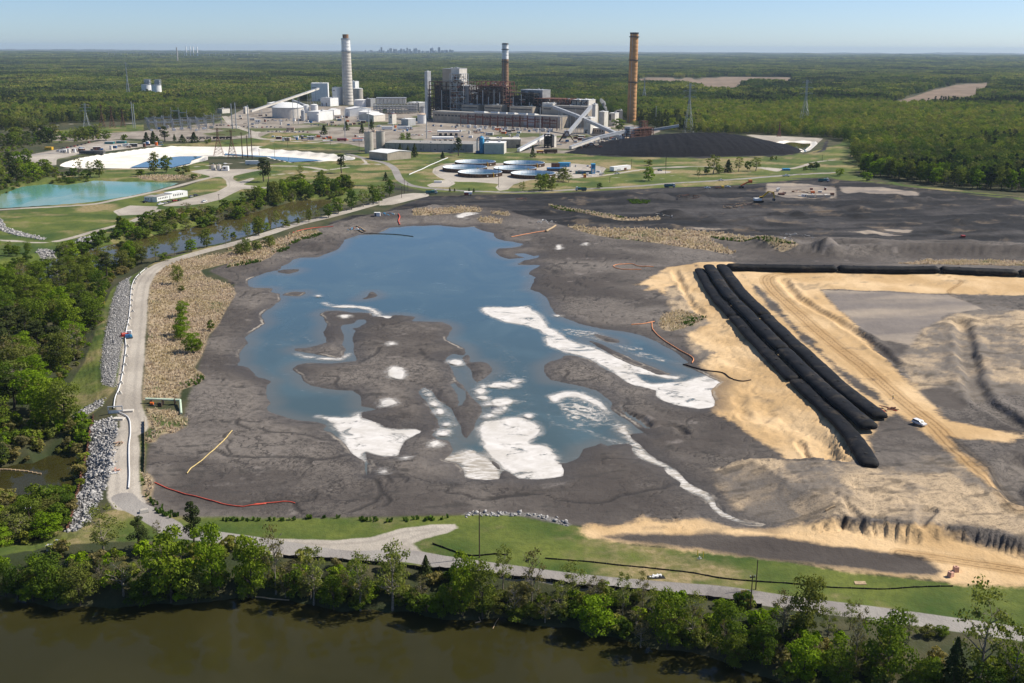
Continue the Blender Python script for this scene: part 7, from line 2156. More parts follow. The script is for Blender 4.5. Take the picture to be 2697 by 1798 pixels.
TD=GP('16',[(500,134),(800,137),(1230,143),(1600,148),(1950,155),(2352,166),(2800,180)],3.4)
GB='black geotextile bags'
for nm,ln,cuts,wd,ht,zo in(('left',TA,(0,.37,.70,1),5.8,2.2,-0.4),('middle',TB,(0,.32,.64,1),6.0,2.5,0.9),('right',TC,(0,.45,1),6.2,2.4,0.3)):
 for i in range(len(cuts)-1):
  bag('black filled bag, %s of the %s row from the far end'%(ORD[i],nm),cut(ln,cuts[i],cuts[i+1]-0.004),wd,ht,zo,10*i+len(nm),GB)
for i,(a,b)in enumerate(((0,.31),(.31,.59),(.59,.8),(.8,1))):
 bag('black filled bag, %s from left along the far cross row'%ORD[i],cut(TD,a,b-0.004),7.0,3.6,0.0,70+i,GB)
 # ---- vehicles
def car_proto(paint,kind):
 e=bpy.data.objects.new('car',None)
 L,W_,=(4.6,1.85)
 if kind=='suv':
  body=[(-2.35,.45),(2.3,.45),(2.35,.8),(2.25,1.02),(1.3,1.1),(-2.3,1.12),(-2.38,.8)]
  cab=[(1.25,1.08),(.55,1.66),(-2.0,1.72),(-2.3,1.1)]
 elif kind=='pickup':
  body=[(-2.8,.5),(2.75,.5),(2.8,.95),(2.7,1.12),(1.5,1.2),(-2.8,1.2)]
  cab=[(1.4,1.18),(.8,1.8),(-.5,1.82),(-.75,1.18)]
 else:
  body=[(-2.25,.4),(2.25,.4),(2.3,.7),(2.1,.86),(1.1,.95),(-1.6,.98),(-2.25,.92)]
  cab=[(1.0,.93),(.35,1.4),(-1.0,1.42),(-1.65,.95)]
 parts=[('body',MB().profile(body,'y',-W_/2,W_/2),paint)]
 parts.append(('cabin',MB().profile([(x,z)for x,z in cab],'y',-W_/2+.12,W_/2-.12),paint))
 gl=[(cab[0][0]-.12,cab[0][1]+.08),(cab[1][0]-.02,cab[1][1]-.1),(cab[2][0]+.08,cab[2][1]-.1),(cab[3][0]+.14,cab[3][1]+.08)]
 parts.append(('side_window',MB().profile(gl,'y',-W_/2+.09,W_/2-.09),'glass'))
 a,b=cab[0],cab[1]
 parts.append(('windscreen',MB().add([(a[0]+.03,-.72,a[1]+.05),(a[0]+.03,.72,a[1]+.05),(b[0]+.06,.66,b[1]-.05),(b[0]+.06,-.66,b[1]-.05)],[(0,1,2,3)]),'glass'))
 if kind=='pickup':
  parts.append(('cargo_bed',MB().box(-2.65,-.78,1.0,-.9,.78,1.23),'dgrey'))
 xw=(1.45,-1.4)if kind!='pickup' else(1.8,-1.7)
 for x in xw:
  for s in(-1,1):
   mb=MB().tube((x,s*(W_/2-.2),.34),(x,s*(W_/2+.02),.34),.34,n=12)
   parts.append(('wheel',mb,'tyre'))
 xf=body[2][0]
 for s in(-1,1):
  parts.append(('headlight',MB().box(xf-.12,s*.68-.18,.66,xf+.02,s*.68+.18,.84),'lgrey'))
  parts.append(('tail_light',MB().box(-xf-.04,s*.7-.12,.7,-xf+.14,s*.7+.12,.9),'red'))
 out=[]
 for nm,mb,mm in parts:
  rim=None
  if nm=='wheel':
   c=sum((Vector(v)for v in mb.v),Vector())/len(mb.v)
   sg=1 if c.y>0 else-1
   rim=MB().tube((c.x,c.y+sg*.08,c.z),(c.x,c.y+sg*.14,c.z),.19,n=10).mesh('rim',MT['lgrey'])
  out.append((nm,mb.mesh(nm,MT[mm]),rim))
 return out
CARM={}
def car(f,x,y,rz,paint,kind,label,group=None,scale=1.0,P=None):
 key=(paint,kind)
 if key not in CARM:
  CARM[key]=car_proto(paint,kind)
 P=P or gz(f,x,y)
 e=empty({'suv':'car','sedan':'car','pickup':'pickup_truck'}[kind],P,rz,label,'pickup' if kind=='pickup' else 'car',group)
 e.scale=(scale,)*3
 for nm,me,rim in CARM[key]:
  o=link(bpy.data.objects.new(nm,me),e)
  if rim is not None:
   link(bpy.data.objects.new('rim',rim),o)
 return e
car('16',1700,1105,R(-62),'carw','suv','white car parked on the orange sand track')
car('9',1030,572,0.05,'carw','pickup','white pickup left of the yellow excavator parts')
car('9',1240,562,0.1,'carw','pickup','white pickup beside the orange boom lift')
car('9',1170,494,0.2,'carw','pickup','white pickup on the paved road below the clump')
car('9',1845,450,0.2,'carw','pickup','white pickup with trailer on the road bend',scale=1.3)
car('9',2080,0,0.0,'card','sedan','dark car on the lot behind the coal heap')
car('U',1275,542,0.1,'carw','sedan','white car on the tank pad')
car('U',1640,545,0.1,'carw','pickup','white pickup leaving the tank pad')
car('9',540,392,0.2,'card','suv','dark car on the small gravel pad')
for i,(x,y,pc,kd)in enumerate(((1420,635,'carw','pickup'),(1465,627,'cars','suv'),(1500,618,'card','suv'),(1545,606,'carr','suv'),(1590,598,'card','sedan'),(1690,570,'cars','pickup'),(1735,558,'card','suv'),(1808,612,'carw','pickup'),(1285,616,'card','suv'),(1995,276,'carw','sedan'))):
 nm={'carw':'white','cars':'silver','card':'dark','carr':'red'}[pc]
 car('6',x,y,R(60+10*(i%3)),pc,kd,'%s %s by the white office trailers, %s'%(nm,'pickup' if kd=='pickup' else 'car',('first from left','second','third','fourth','fifth','sixth','seventh','alone on the gravel','left of the trailers','on the upper road')[i]),'cars by the office trailers')
rc=random.Random(8)
LOTS=[('2',560,1000,1128,11,'in the lot row under the small hut'),('2',830,1120,1178,13,'in the lot nearest the grass strip'),('2',250,720,1078,10,'in the lot left of the switchyard'),('2',20,260,1060,6,'in the far left lot by the steel pole'),('2',1990,2180,1160,6,'in the lot left of the white canopies'),('2',560,900,1010,9,'in the lot below the thickener tank'),('6',520,800,148,9,'along the equipment lot'),('2',1000,1320,1058,9,'behind the trees in the middle lot')]
for f,xa,xb,yb,n,wh in LOTS:
 cc={}
 for i in range(n):
  x=xa+(xb-xa)*(i+.5)/n+rc.uniform(-6,6)
  pc=rc.choice(['carw','carw','card','card','cars','carr','carb'])
  kd=rc.choice(['sedan','suv','pickup'])
  nm={'carw':'white','cars':'silver','card':'dark','carr':'red','carb':'blue'}[pc]+(' pickup' if kd=='pickup' else ' car')
  cc[nm]=cc.get(nm,0)+1
  yy=yb+rc.uniform(-5,5)-(60*(x-xa)/(xb-xa)if f=='6' else 0)
  car(f,x,yy,rc.choice([0.1,1.6,1.5])+rc.uniform(-.1,.1),pc,kd,'%s %s, %s such from left'%(nm,wh,ordinal(cc[nm])),'cars in the plant lots')
def dump_truck(label,f,x,y,rz):
 P=gz(f,x,y)
 e=empty('dump_truck',P,rz,label,'truck','dump trucks on the haul road')
 MB().box(-5.2,-1.1,.9,4.6,1.1,1.3).build('chassis',MT['dgrey'],e)
 MB().profile([(2.6,1.2),(4.7,1.2),(4.8,2.1),(4.2,2.3),(3.9,3.5),(2.6,3.6)],'y',-1.25,1.25).build('cab',MT['carw'],e)
 MB().add([(4.26,-1.05,2.35),(4.26,1.05,2.35),(3.97,1.0,3.35),(3.97,-1.0,3.35)],[(0,1,2,3)]).build('windscreen',MT['glass'],e)
 MB().box(2.8,-1.28,2.3,3.7,1.28,3.2).build('side_window',MT['glass'],e)
 MB().profile([(-5.4,1.5),(2.2,1.4),(2.4,3.2),(-5.0,2.9)],'y',-1.3,1.3).build('dump_body',MT['teal'],e)
 MB().box(-4.8,-1.05,2.75,2.0,1.05,3.1).build('load',MT['coal'],e)
 for xx in(3.6,-1.6,-2.9,-4.2):
  for s in(-1,1):
   wh_=MB().tube((xx,s*.85,.52),(xx,s*1.25,.52),.52,n=12).build('wheel',MT['tyre'],e)
   MB().tube((xx,s*1.25,.52),(xx,s*1.29,.52),.26,n=10).build('rim',MT['lgrey'],wh_)
 return e
dump_truck('white cabbed dump truck heading left below the round tanks','8',1442,512,math.pi+.05)
dump_truck('white cabbed dump truck heading right below the green bank','9',645,562,.1)
dump_truck('white cabbed dump truck heading right at the east bend','10',285,505,-.05)
dump_truck('white water truck at the junction by the reeds','8',125,540,.2)
def boxy(name,label,f,x0,x1,yb,yt,dep,mat,cat,roofm=None,opens=(),wheels=False,yb1=None,group=None,parts=()):
 s_=Site(f,x0,yb,x1,yb if yb1 is None else yb1)
 P=gz(f,x0,yb)
 hh=height_at(P,q(f,[(x0,yt)])[0][1])
 e=empty(name,P,s_.rz,label,cat,group)
 z0_=0.9 if wheels else 0.1
 MB().box(0,0,z0_,s_.w,dep,hh-.12).build('body',MT[mat],e)
 MB().box(-.08,-.08,hh-.12,s_.w+.08,dep+.08,hh).build('roof',MT[roofm or mat],e)
 for nm,a,b,c,d,mm in opens:
  MB().box(a*s_.w,-.06,b*hh,c*s_.w,.02,d*hh).build(nm,MT[mm],e)
 for nm,a,b,c,d,mm in parts:
  MB().box(s_.w-.02,a*dep,b*hh,s_.w+.06,c*dep,d*hh).build(nm,MT[mm],e)
 if wheels:
  for a in(.12,.2,.82):
   for v in(.2,dep-.2):
    MB().tube((a*s_.w,v-.2,.5),(a*s_.w,v+.2,.5),.5,n=10).build('wheel',MT['tyre'],e)
 return e
win=[('window',.08+.11*i,.45,.13+.11*i,.75,'glass')for i in range(8)]
boxy('office_trailer','front white office trailer beside the parked cars','6',1395,1525,612,565,9,'white','office trailer','roofg',win[:6]+[('door',.8,.08,.87,.8,'lgrey'),('skirt',0,0.02,1,.12,'dgrey')],yb1=585)
boxy('office_trailer','left end of the white office trailer row','6',1278,1392,610,562,11,'white','office trailer','roofg',win[:3]+[('door',.5,.08,.62,.8,'lgrey')],yb1=614)
boxy('office_trailer','rear white office trailer at the parking end','6',1525,1662,582,532,9,'white','office trailer','roofw',win[:6],yb1=560)
boxy('semi_trailer','white semi trailer on the grass above the plaza','6',2172,2310,284,245,3,'white','trailer','roofw',wheels=True)
boxy('semi_trailer','white tanker trailer on the grass right of the pad','U',1570,1985,490,370,6,'white','trailer','roofw',[('hose_reel',.2,.1,.4,.5,'lgrey'),('hatch',.6,.2,.75,.6,'rust')],wheels=True,yb1=445)
boxy('semi_trailer','long white trailer behind the plant lots','2',1905,2036,1100,1066,5,'white','trailer','roofw',wheels=True)
boxy('semi_trailer','white tanker truck behind the right silo','2',1745,1862,1105,1070,6,'white','trailer','roofw',wheels=True)
boxy('shipping_container','long blue container on the tank pad','U',205,500,370,270,7,'blue','container','blue',[('door',.9,.05,.98,.9,'white')],parts=[('door',.1,.05,.9,.95,'white')])
boxy('settling_box','dark steel box with rim left of the blue container','U',-80,310,480,405,10,'dgrey','container','dblue')
boxy('shipping_container','teal container left of the cedar row','1',925,1000,1005,985,8,'teal','container','lgrey')
boxy('shipping_container','teal container right in the equipment lot','1',1030,1105,1000,978,8,'teal','container','lgrey')
boxy('dumpster','yellow roll-off box in the equipment lot','6',395,458,150,125,6,'yellow','container','yellow')
boxy('shipping_container','blue container on the grass at the forest corner','9',1815,1888,388,368,5,'blue','container','blue')
boxy('trailer_truck','long dark flatbed load in the equipment lot','6',700,915,190,160,8,'dgrey','trailer','dgrey',wheels=True)
boxy('box_truck','red box truck in the lot before the silos','2',1285,1382,1222,1192,6,'carr','truck','carr',wheels=True)
boxy('box_truck','white and red truck right of the red box truck','2',1440,1552,1225,1192,6,'white','truck','orng',wheels=True)
boxy('hut','left tan hut in the car lot','2',762,806,1112,1080,5,'tan','hut','roofg',[('window',.2,.4,.5,.7,'glass')])
boxy('hut','right tan hut in the car lot','2',806,842,1112,1082,5,'tan','hut','redox',[('window',.2,.4,.5,.7,'glass')])
boxy('dewatering_unit','tall blue dewatering unit on the tank pad','U',1010,1110,545,295,6,'blue','machine','blue',[('opening',.1,.6,.8,.9,'dblue'),('hopper',.15,.15,.75,.5,'lgrey')])
boxy('pump_skid','dark green pump skid left of the dewatering unit','U',625,1000,545,480,6,'teal','machine','dgrey',[('motor',.1,.3,.3,.9,'dgrey'),('motor',.4,.2,.55,1.0,'dblue'),('motor',.7,.3,.9,.9,'dgrey')])
boxy('mixing_hopper','dark hopper beside the blue container','U',30,225,405,285,8,'rust','machine','soot')
boxy('sand_box','orange tank on the tank pad edge','U',820,885,635,555,4,'orng','tank','yellow')
boxy('storage_tote','white tote beside the orange tank','U',885,950,555,515,4,'white','tank','white')
boxy('water_tanker','red and white trailer by the small cedars','8',412,482,552,522,4,'white','trailer','roofw',[('panel',.0,.1,.55,.8,'carr')],wheels=True)
for i,(a,b)in enumerate(((2068,2140),(2160,2228),(2246,2302))):
 boxy('concrete_block','grey precast concrete block, %s from left on the pale pad'%ORD[i],'9',a,b,668,640,4,'conc','block','conc',group='precast blocks')
boxy('rusty_box','rusty bin on the pale work pad','9',1772,1830,640,622,4,'rust','bin','rust')
boxy('toilet_cabin','grey toilet cabin on the pale work pad','9',1745,1768,605,578,2,'lgrey','cabin','roofw')
for i,(x,y,lab)in enumerate(((1885,330,'left beige tank on the gravel plaza'),(1935,332,'right beige tank on the gravel plaza'))):
 tank('process_tank',lab,'6',x,y,40,y-48,'offwhite','tan',0.1,rim=False,n=16)
boxy('control_cabin','white cabin right of the beige plaza tanks','6',1968,2018,335,295,6,'white','cabin','roofw',[('window',.2,.4,.6,.8,'glass')])
for i in range(7):
 boxy('coal_wagon','dark coal wagon on the track, %s from left'%ORD[i],'E',1070+i*0+i*95-(0 if i<4 else-10),1150+i*95-(0 if i<4 else-10),705,672,4,'soot' if i>3 else 'beige','rail wagon','coal',wheels=True,group='rail wagons')
boxy('coal_wagon','rusty coal hopper wagon below the crusher tower','B',195,400,1082,1020,5,'rust','rail wagon','coal',wheels=True)
boxy('shunter','red shunting machine left of the hopper wagon','B',80,188,1078,1040,5,'red','rail wagon','yellow',wheels=True)
# ---- round treatment tanks
def open_tank(label,xc,yr,wpx):
 """wall ring with a white lining and water, seen in frame T; yr = row of the rim centre"""
 P=G(q('T',[(xc,yr)])[0],3.2)
 v=np.array([P[0],P[1],P[2]-CAMH])
 rr_=wpx/FR['T'][2]*(v@FWD)/PF/2
 e=empty('round_tank',(P[0],P[1],0.05),0,label,'tank','round treatment tanks')
 n=64
 hh=3.6
 MB().lathe([(rr_,0),(rr_,hh)],n,cap0=False,cap1=False).build('wall',MT['stave'],e)
 mb=MB()
 for i in range(n):
  a=2*math.pi*i/n
  c,s=math.cos(a),math.sin(a)
  mb.beam((c*(rr_+.12),s*(rr_+.12),0),(c*(rr_+.12),s*(rr_+.12),hh),.3,.3)
 stuffpart(mb.build('stiffener',MT['rust'],e))
 liner=MB().lathe([(rr_+.3,hh+.05),(rr_-.3,hh+.12),(rr_-1.4,hh-2.6)],n,cap0=False,cap1=False).build('liner',MT['liner'],e)
 MB().lathe([(0.02,hh-2.4),(rr_-1.3,hh-2.4)],n,cap0=False,cap1=False).build('water',M_basinw,e)
 for a in(-1.2,-0.7):
  MB().lathe([(.6,0),(.6,.25),(.05,.3)],10).build('manway',MT['white'],e).matrix_local=Matrix.Translation((math.cos(a)*(rr_+.1),math.sin(a)*(rr_+.1),1.6))@Matrix.Rotation(a+math.pi/2,4,'Z')@Matrix.Rotation(math.pi/2,4,'X')
 mb=MB().path([(math.cos(-.9)*(rr_+.4),math.sin(-.9)*(rr_+.4),0),(math.cos(-.9)*(rr_+.4),math.sin(-.9)*(rr_+.4),hh+.6),(math.cos(-.9)*(rr_-2),math.sin(-.9)*(rr_-2),hh+.6)],.3,6)
 mb.build('inlet_pipe',MT['yellow'],e)
 return e
def stavemat():
 t=NT('tank_staves')
 p=t.wpos()
 n=t.noise(0.9,3,0.6,t.map(p,(1,1,.1)))
 c=t.mix(t.rng(n,.35,.65),(0.045,0.030,0.020),(0.16,0.105,0.065))
 return t.done(t.bsdf(c,.8))
def linermat():
 t=NT('tank_liner')
 p=t.wpos()
 n=t.noise(0.5,3,0.6,t.map(p,(1,1,.15)))
 c=t.mix(t.rng(n,.4,.65),(0.62,0.70,0.76),(0.86,0.87,0.86))
 return t.done(t.bsdf(c,.45,normal=t.bump(n,.6,.5)))
MT['stave'],MT['liner']=stavemat(),linermat()
for lab,x,y,w_ in(('round open tank, back left of six',775,142,735),('round open tank, middle row left of six',583,242,800),('round open tank, front left of six',861,330,800),('round open tank, back right of six',1662,162,742),('round open tank, middle row right of six',1497,256,772),('round open tank, front right of six',1828,352,806)):
 open_tank(lab,x,y,w_)
 # ---- machines on the works
def excavator():
 P=gz('9',1560,715)
 e=empty('excavator',P,0.1,'yellow excavator with white house on the dark works','excavator')
 for s in(-1,1):
  MB().profile([(-2.2,.1),(2.2,.1),(2.5,.5),(2.2,.95),(-2.2,.95),(-2.5,.5)],'y',s*1.3-.3,s*1.3+.3).build('track',MT['tyre'],e)
 MB().box(-2.6,-1.4,1.1,1.2,1.4,2.3).build('house',MT['white'],e)
 MB().box(.1,-1.4,2.3,1.5,-.3,3.3).build('cab',MT['yellow'],e)
 MB().box(.25,-1.43,2.5,1.54,-.4,3.15).build('cab_window',MT['glass'],e)
 MB().beam((1.0,.2,2.0),(5.0,.2,5.6),.7,.8).build('boom',MT['yellow'],e)
 MB().beam((4.8,.2,5.7),(8.3,.2,5.2),.6,.6).build('boom',MT['yellow'],e)
 MB().beam((8.1,.2,5.4),(8.6,.2,2.0),.5,.55).build('stick',MT['yellow'],e)
 MB().profile([(8.0,2.1),(9.0,2.0),(9.1,1.0),(8.5,.5),(7.7,.9)],'y',-.5,.9).build('bucket',MT['dgrey'],e)
 e.scale=(1.5,1.5,1.5)
excavator()
P=gz('9',1395,568)
e=empty('boom_lift',P,0,'orange boom lift on the dark haul road','lift')
MB().box(-2.6,-1.1,.5,.6,1.1,1.5).build('chassis',MT['dgrey'],e)
for x in(-2,0):
 for s in(-1,1):
  MB().tube((x,s*.9,.5),(x,s*1.25,.5),.5,n=10).build('wheel',MT['tyre'],e)
MB().beam((-1.5,0,1.6),(4.5,0,4.6),.8,.9).build('boom',MT['orng'],e)
MB().box(3.8,-1.1,3.6,6.2,1.1,5.6).build('platform',MT['orng'],e)
e.scale=(1.3,)*3
boxy('mower','small red machine alone on the eastern ash','10',1712,1748,1080,1058,2.4,'red','machine','red')
boxy('dozer_parts','yellow compressor left of the second pickup','9',1180,1206,570,548,3,'yellow','machine','yellow')
boxy('scrap_skid','low rusty skid left of the yellow compressor','9',1115,1165,572,560,3,'rust','machine','rust')
# ---- debris heaps made of single boards
def debris(label,f,x,y,n,rad,mats,seed,L=(1.5,4)):
 r=random.Random(seed)
 P=gz(f,x,y)
 e=empty('debris_pile',P,r.uniform(0,3),label,'debris')
 for i in range(n):
  a,d=r.uniform(0,6.28),rad*math.sqrt(r.random())
  c=Vector((d*math.cos(a),d*math.sin(a),.25+.7*(1-d/rad)))
  h_=r.uniform(0,3.14)
  l=r.uniform(*L)/2
  dv=Vector((math.cos(h_)*l,math.sin(h_)*l,r.uniform(-.3,.4)))
  MB().beam(c-dv,c+dv,r.uniform(.2,.5),r.uniform(.12,.3)).build('board',MT[r.choice(mats)],e)
debris('brown timber debris below the excavator','9',1400,755,40,18,['plank','wood','rust'],1,(3,7))
debris('timber debris left of the excavator bucket','9',1280,770,18,9,['wood','rust','plank'],2,(2,5))
debris('pale lumber heap on the pale pad','9',2040,605,26,12,['plank','pink','wood'],3,(2,6))
debris('scrap of pipes and boards on the northwest shore','7',1310,995,22,7,['pipe','plank','red','blue'],4,(1,4))
debris('white rubble line on the dark slope','9',1960,1070,24,12,['conc','lgrey','roofw'],5,(1,2.5))
debris('grey rubble patch in the middle works','9',590,850,26,9,['conc','lgrey','dgrey'],6,(1,3))
debris('white rubble near the northern reeds','8',1130,785,20,8,['conc','roofw','lgrey'],7,(1,2.5))
debris('red brown scrap on the upper works','8',930,590,16,7,['rust','redox','wood'],8,(2,4))
debris('dark brush pile at the upper works','9',880,655,30,14,['wood','rust'],9,(3,6))
# ---- hoses, booms, pipes and fences
def hose(name,label,pts,r,mat,cat,zoff=0.0,sub=6,floats=0):
 """line of (frame, x, y) lying on the ground or water"""
 W_=[gz(f,x,y)for f,x,y in pts]
 L=smooth_line(np.array([(p.x,p.y)for p in W_]),sub)
 zz=np.maximum(hz_v(L[:,0],L[:,1]),WLP if floats!=2 else WLR)+zoff
 o0=Vector((L[0][0],L[0][1],zz[0]))
 cu=bpy.data.curves.new(name,'CURVE')
 cu.dimensions='3D'
 sp=cu.splines.new('POLY')
 sp.points.add(len(L)-1)
 for i,(x,y)in enumerate(L):
  sp.points[i].co=(x-o0.x,y-o0.y,zz[i]-o0.z,1)
 cu.bevel_depth=r
 cu.bevel_resolution=2
 cu.materials.append(MT[mat])
 tmp=bpy.data.objects.new(name,cu)
 COL.objects.link(tmp)
 dg=bpy.context.evaluated_depsgraph_get()
 me=bpy.data.meshes.new_from_object(tmp.evaluated_get(dg))
 bpy.data.objects.remove(tmp)
 me.name=name
 o=bpy.data.objects.new(name,me)
 o.location=o0
 link(o)
 return tag(o,label,cat)
hose('pipeline','white pipe along the left edge of the dike road',[('11',x,y)for x,y in((1203,182),(1150,228),(1112,272),(1085,345),(1076,480),(1064,600),(1045,685),(1036,760),(1041,830),(1034,900),(1012,1050),(985,1170),(952,1250),(940,1340))],.21,'pipe','pipe',.35)
hose('pipeline','white pipe down the lower dike road',[('11',945,1365),('12',1060,130),('12',1140,180),('12',1155,300),('12',1142,420),('12',1142,560),('12',1146,680),('12',1138,800)],.21,'pipe','pipe',.35)
hose('containment_boom','yellow boom lying on the lower left ash',[('12',2055,285),('12',1990,360),('12',1900,450),('12',1780,555),('12',1700,610),('12',1655,665)],.16,'boomy','boom',.2)
hose('containment_boom','red boom lying along the lower left shore',[('12',1370,745),('12',1540,815),('12',1700,860),('12',1900,912),('12',2060,950),('12',2160,958),('12',2352,932),('19',200,1245),('19',420,1225),('19',515,1237)],.16,'boomr','boom',.2)
hose('containment_boom','orange boom at the narrow right arm',[('18',1500,840),('18',1512,900),('18',1600,982),('18',1700,1045),('18',1812,1110),('18',1808,1152)],.22,'boomo','boom',.2)
hose('containment_boom','short orange boom on the ash by the reed tuft',[('18',1345,858),('18',1440,850),('18',1520,834)],.22,'boomo','boom',.2)
hose('containment_boom','brown boom winding up the sand below the foam',[('18',1740,1162),('18',1900,1205),('18',2040,1225),('18',2100,1265),('18',2190,1290),('18',2260,1282)],.22,'wood','boom',.2)
hose('containment_boom','orange boom loop on the northern ash flat',[('18',1515,415),('18',1400,410),('18',1340,392),('18',1210,405),('18',1260,432),('18',1420,436)],.22,'boomo','boom',.2)
hose('floating_line','black floating line on the north end of the pond',[('7',1400,1035),('7',1570,1047),('7',1750,1068),('7',1915,1088)],.30,'tyre','boom',.12)
hose('containment_boom','red boom at the northwest road edge',[('7',670,1030),('7',800,995),('7',950,975),('7',1090,965)],.25,'boomr','boom',.2)
hose('discharge_hose','red hose falling to the north end of the pond',[('7',1760,840),('7',1775,870),('7',1762,910),('7',1775,950)],.45,'boomr','hose',.3)
hose('pipeline','white pipe crossing the grass west of the tanks',[('7',1870,435),('7',2000,380),('7',2090,335),('7',2270,260)],.5,'pipe','pipe',.5)
hose('pipeline','pale pipe lying across the north ash inlet',[('8',1135,876),('8',1220,826)],.7,'plank','pipe',.6)
hose('pipeline','orange pipe along the north inlet',[('8',830,922),('8',1000,890),('8',1130,870)],.22,'boomo','pipe',.3)
hose('timber_log','pale log at the northwest corner of the pond',[('7',1330,965),('7',1420,1018)],.5,'plank','log',.4)
hose('timber_log','second log beside the northwest scrap',[('7',1345,1000),('7',1395,1032)],.4,'plank','log',.4)
hose('timber_log','broken log on the eroded lower right bank',[('15',985,382),('15',1050,350)],.25,'plank','log',.25)
hose('driftwood','bare branch in the river below the bank',[('14',1080,870),('14',1062,940),('14',1040,1000)],.09,'plank','branch',.1,floats=2)
hose('driftwood','forked driftwood in the river by the bank',[('14',945,850),('14',955,910),('14',920,940)],.12,'plank','branch',.1,floats=2)
hose('driftwood','long fallen trunk on the river edge',[('13',1760,715),('13',1880,730),('13',1990,742)],.16,'plank','branch',.2,floats=2)
# floats on the cove
for i in range(10):
 P=gz('12',20+i*37.5,690+i*3.5+(i>6)*(i-6)*4)
 mb=MB().tube((-.55,0,.15),(.55,0,.15),.28,n=10)
 o=mb.build('float',MT['plank'],loc=(P.x,P.y,WLR))
 tag(o,'cream float on the cove line, %s from the left edge'%ORD[i],'float','floats across the cove')
 # concrete blocks along the dike
for i,(x,y)in enumerate(((1208,184),(1155,230),(1126,270),(1114,304),(1094,354),(1092,402),(1090,447),(1084,492),(1096,537),(1072,597),(1062,652),(1053,827),(1044,907),(1034,982),(1014,1052),(1002,1132),(990,1215))):
 P=gz('11',x,y)
 mb=MB().profile([(-.75,0),(.75,0),(.55,.9),(-.55,.9)],'y',-.55,.55)
 e=empty('barrier_block',P,.3,'cream barrier block on the dike road edge, %s from the far end'%ordinal(i+1),'block','barrier blocks of the dike road')
 mb.build('block',MT['offwhite'],e)
 MB().box(-.2,-.6,.88,.2,.6,.99).build('pipe_cradle',MT['black'],e)
def fence(label,pts,hh,mat,postgap=3.0,name='silt_fence'):
 W_=[gz(f,x,y)for f,x,y in pts]
 L=smooth_line(np.array([(p.x,p.y)for p in W_]),8)
 c=np.concatenate([[0],np.cumsum(np.hypot(*np.diff(L,axis=0).T))])
 s=np.arange(0,c[-1],postgap)
 x,y=np.interp(s,c,L[:,0]),np.interp(s,c,L[:,1])
 z=hz_v(x,y)
 e=empty(name,(x[0],y[0],z[0]),0,label,'fence')
 r=random.Random(len(label))
 o0=Vector((x[0],y[0],z[0]))
 P=[Vector((a,b,d))-o0 for a,b,d in zip(x,y,z)]
 for i in range(len(P)-1):
  a,b=P[i],P[i+1]
  d=(b-a).normalized()
  n_=Vector((-d.y,d.x,0)).normalized()*.03
  h1,h2=hh*r.uniform(.85,1.05),hh*r.uniform(.85,1.05)
  sag=(a+b)/2+Vector((0,0,min(h1,h2)*r.uniform(.78,.95)))
  vs2=[]
  for sg in(-1,1):
   vs2+=[a+n_*sg-Vector((0,0,.2)),b+n_*sg-Vector((0,0,.2)),b+n_*sg+Vector((0,0,h2)),sag+n_*sg,a+n_*sg+Vector((0,0,h1))]
  MB().add(vs2,[(0,1,2,3,4),(9,8,7,6,5)]+[(i2,(i2+1)%5,5+(i2+1)%5,5+i2)for i2 in range(5)]).build('fabric_panel',MT[mat],e)
 for p in P:
  MB().box(-.05,-.05,-.2,.05,.05,hh*1.25).build('stake',MT['plank'],e,loc=p)
 return e
fence('black silt fence across the front grass bank',[('14',1400,447),('14',1700,470),('14',2000,502),('14',2352,538),('15',250,842),('15',500,866),('15',750,882),('15',1000,907),('15',1200,914),('15',1400,920),('15',1600,907),('15',1870,900)],.36,'black')
fence('sagging black silt fence left of the tall pole',[('14',625,347),('14',760,395),('14',900,432),('14',1050,418),('14',1150,425)],.45,'black')
fence('dark fence along the river side of the front road',[('13',1950,440),('13',2352,468),('14',300,492),('14',700,528),('14',1100,574),('14',1500,620),('14',2000,672),('14',2300,702),('15',300,1005),('15',560,1050)],1.0,'black')
fence('black fence on the pond side of the lower dike road',[('12',1278,200),('12',1280,350),('12',1282,500),('12',1275,680)],1.2,'black')
# sheet piling
W_=[gz('12',x,y)for x,y in((825,150),(805,250),(785,350),(750,560),(700,780),(662,930),(585,1180))]
L=smooth_line(np.array([(p.x,p.y)for p in W_]),10)
c=np.concatenate([[0],np.cumsum(np.hypot(*np.diff(L,axis=0).T))])
sarr=np.arange(0,c[-1],1.1)
xs_,ys_=np.interp(sarr,c,L[:,0]),np.interp(sarr,c,L[:,1])
e=empty('sheet_pile_wall',(xs_[0],ys_[0],0),0,'rusty sheet pile wall between riprap and cove','wall')
o0=Vector((xs_[0],ys_[0],0))
zt_=hz_v(xs_+1.5,ys_)
for i in range(len(xs_)-1):
 a,b=Vector((xs_[i],ys_[i],0))-o0,Vector((xs_[i+1],ys_[i+1],0))-o0
 d=(b-a).normalized()
 n_=Vector((-d.y,d.x,0))*(.28 if i%2 else-.05)
 za=max(-3.6,float(zt_[i])+.7)
 vv=[]
 for z in(-6.5,za):
  for p,k2 in((a,0),(a.lerp(b,.25),1),(a.lerp(b,.75),1),(b,0)):
   vv.append(p+n_*k2+Vector((0,0,z)))
  for p,k2 in((b,0),(a.lerp(b,.75),1),(a.lerp(b,.25),1),(a,0)):
   vv.append(p+n_*k2+Vector((-.12*d.y-0.1,.12*d.x,z)))
 MB().add(vv,[(i2,(i2+1)%8,8+(i2+1)%8,8+i2)for i2 in range(8)]+[tuple(range(7,-1,-1)),tuple(range(8,16))]).build('pile',MT['rust'],e)
